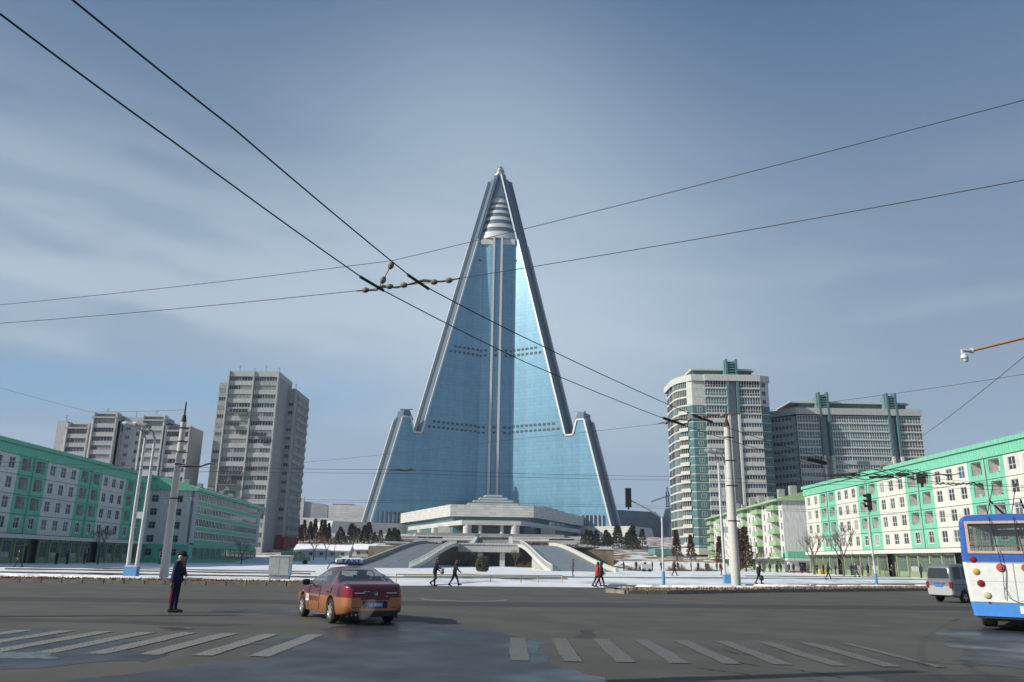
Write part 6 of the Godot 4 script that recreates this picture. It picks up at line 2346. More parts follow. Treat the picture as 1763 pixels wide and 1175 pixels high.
# ------------------------------------------------------------------ vehicles
# lofted body: stations along z (front -, rear +), ten points per half section
func car_rows(zs: Array, s: Dictionary) -> Array:
	var rows := []
	for z in zs:
		var w := pl(s.w, z)
		var belt := pl(s.belt, z)
		var top := maxf(pl(s.top, z), belt + 0.03)
		var yb := pl(s.bottom, z)
		for c in s.wheels:
			var q: float = absf(z - c)
			if q < s.arch: yb = maxf(yb, s.axle + sqrt(s.arch * s.arch - q * q))
		var g := clampf((top - belt) / s.tall, 0, 1)
		var wg := lerpf(w * 0.90, s.roof, g)
		var y2 := maxf(s.mid, yb + 0.05)
		var y3 := maxf(s.split, yb + 0.09)
		y3 = minf(y3, belt - 0.02)
		y2 = minf(y2, y3 - 0.02)
		var half := [Vector2(w * 0.84, yb), Vector2(w * 0.975, yb + 0.03), Vector2(w, y2), Vector2(w * 0.995, y3), Vector2(w * 0.965, belt - 0.01), Vector2(w * 0.925, belt + 0.012), Vector2(lerpf(w * 0.88, wg + 0.02, g), belt + (top - belt) * 0.80), Vector2(wg * 0.86, belt + (top - belt) * 0.955), Vector2(wg * 0.5, belt + (top - belt) * 0.99), Vector2(0, top)]
		var row := PackedVector3Array()
		for p in half: row.append(Vector3(p.x, p.y, z))
		for k in range(8, -1, -1): row.append(Vector3(-half[k].x, half[k].y, z))
		rows.append(row)
	return rows

func loft(rows: Array, zs: Array, pick: Callable) -> Dictionary: # builders by key
	var nr := rows.size()
	var nc := 19
	var nn := []
	for i in nr:
		var a := PackedVector3Array()
		for j in nc:
			var du: Vector3 = rows[i][mini(j + 1, nc - 1)] - rows[i][maxi(j - 1, 0)]
			var dv: Vector3 = rows[mini(i + 1, nr - 1)][j] - rows[maxi(i - 1, 0)][j]
			a.append(du.cross(dv).normalized())
		nn.append(a)
	var out := {}
	for i in nr - 1:
		for j in nc - 1:
			var kk := j if j < 9 else 17 - j
			var key: String = pick.call((zs[i] + zs[i + 1]) * 0.5, kk, j < 9)
			if key == "": continue
			if not out.has(key): out[key] = MB.new()
			var m: MB = out[key]
			m.tri_n(rows[i][j], rows[i][j + 1], rows[i + 1][j + 1], nn[i][j], nn[i][j + 1], nn[i + 1][j + 1])
			m.tri_n(rows[i][j], rows[i + 1][j + 1], rows[i + 1][j], nn[i][j], nn[i + 1][j + 1], nn[i + 1][j])
	for e in 2: # end caps in strips
		var row: PackedVector3Array = rows[0] if e == 0 else rows[-1]
		var sg := -1.0 if e == 0 else 1.0
		for k in 9:
			var key: String = pick.call(zs[0] - 0.01 if e == 0 else zs[-1] + 0.01, k, true)
			if key == "": continue
			if key.begins_with("tail"): key = "upper_body"
			if not out.has(key): out[key] = MB.new()
			var a := row[k]
			var b := row[k + 1]
			var al := Vector3(-a.x, a.y, a.z)
			var bl := Vector3(-b.x, b.y, b.z)
			if sg > 0: out[key].quad(al, a, b, bl)
			else: out[key].quad(a, al, bl, b)
	return out

func wheel(parent: Node3D, at: Vector3, r: float, w: float, outer: float, spokes: int) -> void:
	var o := Node3D.new()
	o.name = "wheel"
	parent.add_child(o, true)
	o.position = at
	var bs := Basis(Vector3(0, 0, 1), -PI / 2 * outer) # lathe axis to +-x
	var m := MB.new()
	m.lathe([Vector2(r * 0.62, -w * 0.5), Vector2(r * 0.93, -w * 0.5), Vector2(r, -w * 0.36), Vector2(r, w * 0.36), Vector2(r * 0.93, w * 0.5), Vector2(r * 0.66, w * 0.5), Vector2(r * 0.62, w * 0.40)], 28)
	part("tyre", m, M.rubber, o, Transform3D(bs, Vector3.ZERO))
	m = MB.new()
	m.lathe([Vector2(r * 0.66, w * 0.45), Vector2(r * 0.60, w * 0.40), Vector2(r * 0.58, w * 0.12), Vector2(0, w * 0.12)], 28)
	part("rim_well", m, M.black, o, Transform3D(bs, Vector3.ZERO))
	m = MB.new()
	m.lathe([Vector2(r * 0.56, w * 0.34), Vector2(r * 0.67, w * 0.47), Vector2(r * 0.65, w * 0.40)], 28)
	m.lathe([Vector2(r * 0.16, w * 0.2), Vector2(r * 0.15, w * 0.42), Vector2(0, w * 0.46)], 14)
	for k in spokes:
		var a := TAU * k / spokes
		var d := Vector3(cos(a), 0, sin(a))
		m.bar(d * r * 0.12 + Vector3(0, w * 0.36, 0), d * r * 0.62 + Vector3(0, w * 0.40, 0), 0.10 * r * 1.6, 0.03)
	part("rim", m, M.alloy, o, Transform3D(bs, Vector3.ZERO))

func text_part(parent: Node3D, txt: String, size: float, mt: Material, at: Transform3D, deep := 0.004, font := "Droid Sans") -> void:
	var tm := TextMesh.new()
	var sf := SystemFont.new()
	sf.font_names = PackedStringArray([font])
	sf.font_weight = 700
	tm.font = sf
	tm.text = txt
	tm.font_size = 64
	tm.pixel_size = size / 64.0 * 1.35
	tm.depth = deep
	part("lettering", tm, mt, parent, at)

func zrange(a: float, b: float, step: float, extra: Array) -> Array:
	var z := []
	var n := int(round((b - a) / step))
	for i in n + 1: z.append(lerpf(a, b, float(i) / n))
	for e in extra:
		var near := false
		for q in z: if absf(q - e) < 0.004: near = true
		if not near: z.append(e)
	z.sort()
	return z

func build_taxi() -> void:
	var t := thing("taxi", "copper and maroon taxi sedan with a white roof sign turning on the wet road", "car", Vector3(-4.68, 0.004, -23.85), deg_to_rad(30.0))
	var s := {
		"w": [[-2.36, 0.50], [-2.30, 0.66], [-2.15, 0.79], [-1.8, 0.86], [-1.2, 0.885], [0.0, 0.90], [1.2, 0.895], [1.75, 0.88], [2.05, 0.855], [2.22, 0.81], [2.31, 0.74], [2.36, 0.66]],
		"top": [[-2.36, 0.56], [-2.28, 0.70], [-2.0, 0.82], [-1.5, 0.90], [-1.05, 0.97], [-0.95, 1.0], [-0.6, 1.21], [-0.3, 1.36], [0.0, 1.435], [0.35, 1.46], [0.7, 1.445], [1.0, 1.385], [1.3, 1.26], [1.6, 1.12], [1.74, 1.065], [1.9, 1.055], [2.15, 1.045], [2.27, 1.02], [2.33, 0.96], [2.36, 0.90]],
		"belt": [[-2.36, 0.52], [-2.28, 0.62], [-2.0, 0.74], [-1.4, 0.84], [-0.8, 0.90], [0.0, 0.935], [1.0, 0.965], [1.7, 0.985], [2.1, 0.975], [2.25, 0.95], [2.33, 0.91], [2.36, 0.86]],
		"bottom": [[-2.36, 0.34], [-2.2, 0.24], [-1.9, 0.21], [0, 0.20], [1.8, 0.22], [2.2, 0.28], [2.36, 0.36]],
		"wheels": [-1.40, 1.30], "arch": 0.365, "axle": 0.315, "tall": 0.42, "roof": 0.60, "mid": 0.50, "split": 0.69}
	var zs := zrange(-2.36, 2.36, 0.06, [-0.98, -0.36, -0.62, 0.28, 0.36, 1.08, 1.02, 1.66, 2.04, 2.30, 2.33])
	var rows := car_rows(zs, s)
	var pick := func(z: float, k: int, right: bool) -> String:
		if k <= 2: return "lower_body"
		if k == 3: return ("tail_r" if right else "tail_l") if z > 2.10 else "upper_body"
		if k == 5 and z > -0.62 and z < 0.28: return "front_side_glass_" + ("r" if right else "l")
		if k == 5 and z > 0.36 and z < 1.06: return "rear_side_glass_" + ("r" if right else "l")
		if k >= 6 and z > -0.98 and z < -0.36: return "windscreen"
		if k >= 6 and z > 1.02 and z < 1.66: return "rear_window"
		return "upper_body"
	var b := loft(rows, zs, pick)
	var names := {"lower_body": ["lower_body", M.copper], "upper_body": ["upper_body", M.maroon], "tail_r": ["tail_light", M.lens_red], "tail_l": ["tail_light", M.lens_red], "windscreen": ["windscreen", M.car_glass], "rear_window": ["rear_window", M.car_glass]}
	for k in b: 
		var nm: Array = names.get(k, ["side_window", M.car_glass])
		part(nm[0], b[k], nm[1], t)
	var m := MB.new() # red lenses on the flat of the tail
	for x in [-1.0, 1.0]:
		m = MB.new()
		m.bx(minf(x * 0.36, x * 0.655), maxf(x * 0.36, x * 0.655), 0.70, 0.855, 2.345, 2.372)
		part("tail_lens", m, M.lens_red, t)
		m = MB.new()
		m.bx(minf(x * 0.30, x * 0.60), maxf(x * 0.30, x * 0.60), 0.80, 0.818, 2.372, 2.378)
		part("reversing_lens", m, M.sign_white, t)
		m = MB.new()
		m.bx(minf(x * 0.42, x * 0.62), maxf(x * 0.42, x * 0.62), 0.432, 0.452, 2.35, 2.366)
		part("reflector", m, M.lens_red, t)
	m = MB.new() # trunk lid lower lip in maroon, bumper recess, dark valance
	m.bx(-0.40, 0.40, 0.625, 0.70, 2.345, 2.368)
	part("trunk_lip", m, M.maroon, t)
	m = MB.new()
	m.bx(-0.345, 0.345, 0.425, 0.60, 2.346, 2.364)
	part("plate_recess", m, M.black, t)
	m = MB.new()
	m.bx(-0.22, 0.22, 0.445, 0.575, 2.364, 2.376)
	var pt := part("number_plate", m, M.plate_blue, t)
	text_part(pt, "10 4594", 0.075, M.letter_white, Transform3D(Basis.IDENTITY, Vector3(0.0, 0.51, 2.378)))
	m = MB.new()
	m.bx(-0.62, 0.62, 0.24, 0.36, 2.10, 2.37)
	part("rear_valance", m, M.black, t)
	m = MB.new()
	m.bx(-0.66, 0.66, 0.405, 0.42, 2.35, 2.375)
	part("bumper_crease", m, M.copper, t)
	for x in [-0.5, -0.42]:
		m = MB.new()
		m.tube([Vector3(x, 0.27, 2.15), Vector3(x, 0.26, 2.42)], [0.03, 0.03], 10, false)
		part("tailpipe", m, M.alloy, t)
	# round emblem and small bright letters on the lid
	m = MB.new()
	m.lathe([Vector2(0.042, 0), Vector2(0.052, 0.008), Vector2(0.052, 0.0)], 20)
	m.lathe([Vector2(0.020, 0), Vector2(0.030, 0.008), Vector2(0.030, 0.0)], 16)
	m.bx(-0.036, -0.026, 0, 0.008, -0.04, 0.04)
	m.bx(0.026, 0.036, 0, 0.008, -0.04, 0.04)
	part("emblem", m, M.chrome, t, Transform3D(Basis(Vector3.RIGHT, PI / 2), Vector3(0, 0.79, 2.364)))
	m = MB.new()
	for k in 5: m.bx(-0.34 + k * 0.035, -0.315 + k * 0.035, 0.835, 0.855, 2.362, 2.368)
	for k in 3: m.bx(0.27 + k * 0.03, 0.292 + k * 0.03, 0.715, 0.732, 2.362, 2.368)
	part("badge_letters", m, M.chrome, t)
	# white square with letters and a line of dark characters on the doors
	for x in [-1.0, 1.0]:
		m = MB.new()
		m.bx(minf(x * 0.895, x * 0.903), maxf(x * 0.895, x * 0.903), 0.49, 0.67, -0.95, -0.66)
		var dc := part("door_panel_sign", m, M.sign_white, t)
		text_part(dc, "KKG", 0.12, M.frame_grey, Transform3D(Basis(Vector3.UP, PI / 2 * x), Vector3(x * 0.905, 0.60, -0.805)))
		m = MB.new()
		for k in 8: m.box(Vector3(x * 0.902, 0.57, -0.55 + k * 0.11), Vector3(0.006, 0.13, 0.03), Basis(Vector3.RIGHT, 0.3 * sin(k * 2.0)))
		part("door_characters", m, M.letter_black, t)
		for z in [0.12, 0.98]:
			m = MB.new()
			m.tube([Vector3(x * 0.885, 0.80, z - 0.1), Vector3(x * 0.915, 0.805, z), Vector3(x * 0.885, 0.80, z + 0.1)], [0.014, 0.016, 0.014], 6)
			part("door_handle", m, M.maroon, t)
		m = MB.new() # mirrors
		m.lathe([Vector2(0, -0.12), Vector2(0.075, -0.1), Vector2(0.09, 0), Vector2(0.07, 0.1), Vector2(0, 0.12)], 12)
		part("mirror", m, M.black_gloss, t, Transform3D(Basis(Vector3(0, 0, 1), PI / 2).scaled(Vector3(1, 1, 0.6)), Vector3(x * 1.02, 1.0, -0.62)))
		m = MB.new()
		m.bx(minf(x * 0.82, x * 0.95), maxf(x * 0.82, x * 0.95), 0.95, 0.98, -0.66, -0.58)
		part("mirror_stalk", m, M.black, t)
		m = MB.new() # headlamps
		m.lathe([Vector2(0, -0.1), Vector2(0.12, -0.05), Vector2(0.1, 0.06), Vector2(0, 0.1)], 12)
		part("headlight", m, M.sign_white, t, Transform3D(Basis(Vector3(0, 0, 1), PI / 2), Vector3(x * 0.6, 0.64, -2.18)))
		m = MB.new()
		m.bx(minf(x * 0.845, x * 0.90), maxf(x * 0.845, x * 0.90), 0.13, 0.30, 1.70, 1.74)
		part("mud_flap", m, M.rubber, t)
		for z in [-1.40, 1.30]:
			wheel(t, Vector3(x * 0.79, 0.315, z), 0.315, 0.20, x, 7)
			m = MB.new()
			m.bx(minf(x * 0.35, x * 0.68), maxf(x * 0.35, x * 0.68), 0.2, 0.70, z - 0.36, z + 0.36)
			part("wheel_well", m, M.black, t)
		for z in [-0.72, 0.32, 1.10]: # door shut lines
			m = MB.new()
			for q in 5: m.bar(Vector3(x * (pl(s.w, z) * (0.992 + 0.006 * sin(q * 0.8)) + 0.004), 0.30 + q * 0.13, z + 0.05 * q * (1.0 if z > 1.0 else 0.1)), Vector3(x * (pl(s.w, z) * (0.992 + 0.006 * sin((q + 1) * 0.8)) + 0.004 - (0.028 if q == 4 else 0.0)), 0.43 + q * 0.13, z + 0.05 * (q + 1) * (1.0 if z > 1.0 else 0.1)), 0.010, 0.010)
			part("shut_line", m, M.black, t)
	# inside: floor, dash, seats
	m = MB.new()
	m.bx(-0.68, 0.68, 0.2, 0.28, -1.9, 2.2)
	m.bx(-0.8, 0.8, 0.28, 0.86, -1.1, -0.85)
	m.bx(-0.74, 0.74, 0.5, 0.985, 1.32, 2.0)
	part("floor", m, M.black, t)
	for x in [-0.38, 0.38]:
		m = MB.new()
		m.bx(x - 0.25, x + 0.25, 0.3, 0.55, -0.55, -0.05)
		m.box(Vector3(x, 0.85, 0.05), Vector3(0.48, 0.72, 0.14), Basis(Vector3.RIGHT, 0.2))
		m.box(Vector3(x, 1.27, 0.15), Vector3(0.26, 0.18, 0.1), Basis(Vector3.RIGHT, 0.2))
		part("seat", m, M.seat, t)
	m = MB.new()
	m.bx(-0.66, 0.66, 0.3, 0.55, 0.55, 1.0)
	m.box(Vector3(0, 0.82, 1.12), Vector3(1.3, 0.6, 0.16), Basis(Vector3.RIGHT, 0.3))
	for x in [-0.42, 0.42]: m.box(Vector3(x, 1.13, 1.2), Vector3(0.26, 0.14, 0.08), Basis(Vector3.RIGHT, 0.3))
	part("rear_seat", m, M.seat, t)
	# roof sign on its bar, aerial
	var sg := Node3D.new()
	sg.name = "roof_sign"
	t.add_child(sg, true)
	sg.position = Vector3(-0.03, 1.50, 0.15)
	m = MB.new()
	m.tube([Vector3(-0.40, 0.10, 0), Vector3(-0.38, 0.10, 0), Vector3(0.38, 0.10, 0), Vector3(0.40, 0.10, 0)], [0.05, 0.082, 0.082, 0.05], 16)
	part("sign_case", m, M.sign_white, sg)
	m = MB.new()
	m.bx(-0.38, 0.38, 0.0, 0.035, -0.10, 0.10)
	part("sign_foot", m, M.black, sg)
	text_part(sg, "TAXI", 0.125, M.letter_blue, Transform3D(Basis(Vector3.RIGHT, -0.15).scaled(Vector3(1.55, 0.85, 1)), Vector3(0.02, 0.105, 0.079)), 0.012)
	m = MB.new()
	m.tube([Vector3(-0.64, -0.12, 0.0), Vector3(-0.56, 0.04, 0), Vector3(-0.4, 0.06, 0), Vector3(0.4, 0.03, 0)], [0.015, 0.015, 0.015, 0.015], 6)
	part("roof_bar", m, M.black, sg)
	# exhaust vapour
	var fv := FogVolume.new()
	fv.name = numbered("exhaust_vapour")
	fv.size = Vector3(0.34, 0.62, 0.42)
	fv.shape = RenderingServer.FOG_VOLUME_SHAPE_ELLIPSOID
	var fm := FogMaterial.new()
	fm.density = 0.55
	fm.albedo = Color(0.9, 0.92, 0.95)
	fm.edge_fade = 0.6
	fv.material = fm
	add_child(fv)
	fv.position = t.transform * Vector3(-0.30, 0.42, 2.62)
	fv.rotation = Vector3(0, deg_to_rad(30.0), deg_to_rad(-38.0))
	tag(fv, "thin white exhaust vapour behind the taxi's tailpipe", "vapour")
	fv.set_meta("kind", "stuff")

func build_van() -> void:
	var h := deg_to_rad(-64.0)
	var fwd := Vector3(-sin(h), 0, -cos(h))
	var t := thing("minivan", "silver grey minivan with a blue plate waiting beyond the blue bus", "car", Vector3(21.75, 0.004, -41.3) + fwd * 1.9, h)
	var s := {
		"w": [[-1.9, 0.52], [-1.82, 0.66], [-1.6, 0.73], [0, 0.755], [1.6, 0.75], [1.8, 0.73], [1.88, 0.69], [1.9, 0.66]],
		"top": [[-1.9, 0.72], [-1.84, 0.92], [-1.6, 1.04], [-1.45, 1.10], [-1.0, 1.58], [-0.75, 1.76], [-0.4, 1.84], [0.5, 1.88], [1.4, 1.87], [1.72, 1.82], [1.83, 1.74], [1.88, 1.60], [1.9, 1.45]],
		"belt": [[-1.9, 0.68], [-1.6, 0.98], [0, 1.10], [1.9, 1.12]],
		"bottom": [[-1.9, 0.36], [-1.7, 0.30], [1.6, 0.30], [1.9, 0.36]],
		"wheels": [-1.25, 1.05], "arch": 0.33, "axle": 0.28, "tall": 0.7, "roof": 0.62, "mid": 0.55, "split": 0.80}
	var zs := zrange(-1.9, 1.9, 0.06, [-1.4, -0.8, -0.7, 0.1, 0.2, 1.0, 1.1, 1.7, 1.86])
	var rows := car_rows(zs, s)
	var pick := func(z: float, k: int, right: bool) -> String:
		if k <= 1: return "bumper"
		if k == 5 and ((z > -0.7 and z < 0.1) or (z > 0.2 and z < 0.98) or (z > 1.1 and z < 1.66)): return "side_window_%s%d" % ["r" if right else "l", int(z * 1.1 + 2)]
		if k >= 6 and z > -1.4 and z < -0.8: return "windscreen"
		if z > 1.905 and k < 3: return "bumper"
		return "body"
	var b := loft(rows, zs, pick)
	for k in b:
		if k == "body": part("body", b[k], M.silver_paint, t)
		elif k == "bumper": part("bumper", b[k], M.silver_bumper, t)
		elif k == "windscreen": part("windscreen", b[k], M.car_glass, t)
		else: part("side_window", b[k], M.pane_dark, t)
	var m := MB.new()
	m.extrude(PackedVector2Array([Vector2(-0.56, 1.16), Vector2(0.56, 1.16), Vector2(0.57, 1.3), Vector2(0.50, 1.62), Vector2(0.44, 1.66), Vector2(-0.44, 1.66), Vector2(-0.50, 1.62), Vector2(-0.57, 1.3)]), 1.86, 1.915)
	part("rear_window", m, M.pane_dark, t)
	m = MB.new()
	m.bx(-0.3, 0.3, 0.92, 0.99, 1.90, 1.95)
	part("plate_garnish", m, M.chrome, t)
	m = MB.new()
	m.bx(-0.22, 0.22, 0.76, 0.9, 1.905, 1.93)
	part("number_plate", m, M.plate_blue, t)
	for x in [-1.0, 1.0]:
		m = MB.new()
		m.bx(minf(x * 0.56, x * 0.70), maxf(x * 0.56, x * 0.70), 0.70, 1.0, 1.83, 1.93)
		part("tail_light", m, M.lens_red, t)
		m = MB.new()
		m.bx(minf(x * 0.745, x * 0.762), maxf(x * 0.745, x * 0.762), 0.86, 0.885, -1.5, 1.8)
		part("side_moulding", m, M.black, t)
		for z in [-1.25, 1.05]:
			wheel(t, Vector3(x * 0.66, 0.28, z), 0.28, 0.18, x, 5)
			m = MB.new()
			m.bx(minf(x * 0.3, x * 0.58), maxf(x * 0.3, x * 0.58), 0.25, 0.62, z - 0.32, z + 0.32)
			part("wheel_well", m, M.black, t)
	m = MB.new()
	m.bx(-0.66, 0.66, 0.3, 1.05, -1.3, 1.8)
	part("floor", m, M.seat, t)

func build_bus() -> void:
	var h := deg_to_rad(-36.0)
	var t := thing("trolleybus", "blue and white trolleybus seen from behind with a wood-framed rear window", "bus", Vector3(14.12, 0.0, -22.75), h)
	# half width at heights, bottom to top
	var ys := [0.40, 0.78, 1.30, 1.86, 2.12, 2.98, 3.10, 3.17, 3.20]
	var ws := [1.13, 1.18, 1.22, 1.25, 1.25, 1.215, 1.15, 1.02, 0.0]
	var mats := [M.bus_sky, M.bus_white, M.bus_white, M.bus_blue, M.bus_blue, M.bus_blue, M.bus_blue, M.bus_blue]
	var nm := ["skirt", "lower_panel", "lower_panel", "waist_band", "window_band", "cant_rail", "roof_edge", "roof"]
	var Lz := -9.8
	# sides and roof
	for k in 8:
		var m := MB.new()
		for s in [-1.0, 1.0]:
			var segs := [[-0.12, Lz]]
			if k == 4:
				segs = []
				for q in 9: segs.append([-0.12 - q * 1.07, -0.32 - q * 1.07])
				segs.append([-9.6, Lz])
			for sg in segs:
				if k == 4 and sg[0] < -0.2:
					var pm := MB.new()
					pm.quad(Vector3(s * ws[4], ys[4], sg[0]), Vector3(s * ws[4], ys[4], sg[1]), Vector3(s * ws[5], ys[5], sg[1]), Vector3(s * ws[5], ys[5], sg[0]))
					part("window_pillar", pm, M.bus_blue, t)
					continue
				var a := Vector3(s * ws[k], ys[k], sg[0])
				var b := Vector3(s * ws[k], ys[k], sg[1])
				var c := Vector3(s * ws[k + 1], ys[k + 1], sg[1])
				var d := Vector3(s * ws[k + 1], ys[k + 1], sg[0])
				if s > 0: m.quad(a, b, c, d)
				else: m.quad(b, a, d, c)
		# rounded rear corner and rear wall, with the window opening in row 4
		for s in [-1.0, 1.0]:
			var e0: float = maxf(ws[k] - 0.10, 0.0)
			var e1: float = maxf(ws[k + 1] - 0.10, 0.0)
			var p := [[Vector2(ws[k], -0.12), Vector2(ws[k + 1], -0.12)], [Vector2(ws[k] - 0.03, -0.035), Vector2(maxf(ws[k + 1] - 0.03, 0), -0.035)], [Vector2(e0, 0.0), Vector2(e1, 0.0)]]
			for i in 2:
				var a := Vector3(s * p[i][0].x, ys[k], p[i][0].y)
				var b := Vector3(s * p[i + 1][0].x, ys[k], p[i + 1][0].y)
				var c := Vector3(s * p[i + 1][1].x, ys[k + 1], p[i + 1][1].y)
				var d := Vector3(s * p[i][1].x, ys[k + 1], p[i][1].y)
				if s > 0: m.quad(b, a, d, c)
				else: m.quad(a, b, c, d)
			var inner := 0.0
			if k == 4: inner = 1.03
			m.quad(Vector3(minf(s * inner, s * e0), ys[k], 0), Vector3(maxf(s * inner, s * e0), ys[k], 0), Vector3(maxf(s * inner, s * e1), ys[k + 1], 0), Vector3(minf(s * inner, s * e1), ys[k + 1], 0))
		part(nm[k], m, mats[k], t)
	var m := MB.new() # front wall
	m.bx(-1.2, 1.2, 0.4, 1.4, Lz, Lz + 0.06)
	m.bx(-1.2, 1.2, 2.9, 3.15, Lz, Lz + 0.06)
	part("front_wall", m, M.bus_blue, t)
	# glass
	m = MB.new()
	m.bx(-1.0, 1.0, 2.16, 2.94, -0.05, -0.04)
	part("rear_window", m, M.bus_glass, t)
	for s in [-1.0, 1.0]:
		for q in 9:
			var z0 := -0.32 - q * 1.07
			m = MB.new()
			m.quad(Vector3(s * 1.24, 2.12, z0), Vector3(s * 1.24, 2.12, z0 - 0.87), Vector3(s * 1.21, 2.98, z0 - 0.87), Vector3(s * 1.21, 2.98, z0))
			part("side_window", m, M.bus_glass, t)
	m = MB.new()
	m.bx(-1.1, 1.1, 1.4, 2.9, Lz + 0.02, Lz + 0.03)
	part("windscreen", m, M.bus_glass, t)
	m = MB.new() # pale wooden frame round the rear window
	for f in [[-1.06, 1.06, 2.10, 2.17], [-1.06, 1.06, 2.93, 3.0], [-1.06, -0.985, 2.17, 2.93], [0.985, 1.06, 2.17, 2.93]]: m.bx(f[0], f[1], f[2], f[3], -0.06, 0.025)
	part("window_frame", m, M.bus_wood, t)
	# inside: floor, seats, rails, front bulkhead
	m = MB.new()
	m.bx(-1.15, 1.15, 0.8, 0.9, Lz + 0.1, -0.05)
	part("floor", m, M.bus_inside, t)
	for q in 6:
		for x in [-0.7, 0.7]:
			m = MB.new()
			m.bx(x - 0.42, x + 0.42, 0.9, 1.35, -0.9 - q * 1.3, -0.5 - q * 1.3)
			m.bx(x - 0.42, x + 0.42, 1.35, 2.2 if q else 2.0, -0.5 - q * 1.3, -0.42 - q * 1.3)
			part("seat", m, M.seat, t)
	for x in [-0.55, 0.1, 0.6]:
		m = MB.new()
		m.tube([Vector3(x, 0.9, -1.4), Vector3(x, 3.1, -1.4)], [0.03, 0.03], 8)
		part("grab_pole", m, M.bus_inside, t)
	m = MB.new()
	m.tube([Vector3(-1.0, 2.32, -0.12), Vector3(1.0, 2.32, -0.12)], [0.018, 0.018], 8)
	part("window_rail", m, M.yellow, t)
	# round lamps, four down each edge and one big reflector near each rope
	for s in [-1.0, 1.0]:
		var lm := [[0.95, 1.93, 0.075, "lens_red"], [0.92, 1.60, 0.08, "lens_amber"], [0.84, 1.28, 0.085, "lens_red"], [0.72, 0.96, 0.085, "lens_clear"]]
		for a in lm:
			m = MB.new()
			m.lathe([Vector2(a[2] + 0.012, 0), Vector2(a[2] + 0.012, 0.02), Vector2(a[2], 0.035), Vector2(a[2] * 0.6, 0.055), Vector2(0, 0.06)], 18)
			part("tail_lamp", m, M[a[3]], t, Transform3D(Basis(Vector3.RIGHT, PI / 2), Vector3(s * a[0], a[1], 0.0)))
		# rope reels hang under the window, ropes run up to the poles
		m = MB.new()
		m.lathe([Vector2(0.10, 0), Vector2(0.115, 0.03), Vector2(0.085, 0.06), Vector2(0.05, 0.055), Vector2(0.04, 0.09), Vector2(0, 0.09)], 20)
		part("rope_reel", m, M.lens_coral, t, Transform3D(Basis(Vector3.RIGHT, PI / 2), Vector3(s * 0.30 + 0.0, 1.72, 0.0)))
		m = MB.new()
		var x: float = s * 0.30
		m.tube([Vector3(x, 0.86, 0.05), Vector3(x + 0.05, 1.7, 0.12), Vector3(x - 0.1, 3.0, 0.10), Vector3(x - 0.14, 3.22, -0.1), Vector3(x - 0.05, 4.2, -2.0)], [0.010, 0.010, 0.012, 0.012, 0.012], 6)
		part("pole_rope", m, M.wire, t)
		m = MB.new()
		m.tube([Vector3(x + 0.05, 1.7, 0.1), Vector3(x + 0.02, 1.2, 0.05), Vector3(x + 0.12, 0.9, 0.06), Vector3(x + 0.32, 0.80, 0.06), Vector3(x + 0.5, 0.88, 0.06), Vector3(x + 0.55, 1.3, 0.05)], [0.008, 0.008, 0.008, 0.008, 0.008, 0.008], 6)
		part("pole_rope", m, M.wire, t)
		m = MB.new()
		m.tube([Vector3(x, 3.25, -5.6), Vector3(x, 4.4, -2.2), Vector3(x - 0.1, 5.9, 2.6)] if false else [Vector3(x, 3.3, -5.6), Vector3(x * 1.2, 3.55, -1.4), Vector3(x * 1.3, 3.62, -0.6)], [0.035, 0.03, 0.025], 8)
		part("trolley_pole", m, M.black, t)
	m = MB.new() # panel seams and hinge strips across the back
	m.bx(-1.14, 1.14, 1.845, 1.865, 0.0, 0.012)
	m.bx(-1.08, 1.08, 0.772, 0.788, 0.0, 0.012)
	m.bx(-0.012, 0.012, 0.80, 1.84, 0.0, 0.008)
	m.bx(-1.1, 1.1, 1.34, 1.346, 0.0, 0.006)
	part("panel_seam", m, M.frame_grey, t)
	m = MB.new() # roof hook frame
	m.tube([Vector3(-0.5, 3.18, -0.7), Vector3(-0.5, 3.5, -0.7), Vector3(0.5, 3.5, -0.7), Vector3(0.5, 3.18, -0.7)], [0.02, 0.02, 0.02, 0.02], 6)
	part("pole_hook", m, M.steel_grey, t)
	m = MB.new()
	m.bx(-0.5, 0.5, 3.2, 3.4, -6.4, -5.0)
	part("pole_base", m, M.steel_grey, t)
	# fleet number
	m = MB.new()
	m.bx(0.02, 0.62, 0.50, 0.70, 0.002, 0.02)
	var p := part("number_plate", m, M.sign_white, t)
	text_part(p, "53", 0.15, M.letter_black, Transform3D(Basis.IDENTITY, Vector3(0.20, 0.60, 0.023)))
	m = MB.new()
	m.bx(-0.72, -0.66, 0.74, 0.79, 0.0, 0.02)
	part("reflector", m, M.lens_red, t)
	m = MB.new()
	m.bx(-1.05, 1.05, 0.34, 0.42, -1.4, -0.04)
	m.bx(-0.9, 0.9, 0.25, 0.8, Lz + 1, -0.6)
	part("underframe", m, M.black, t)
	for z in [-2.3, -7.8]:
		for x in [-0.98, 0.98]: wheel(t, Vector3(x, 0.48, z), 0.48, 0.36, signf(x), 6)

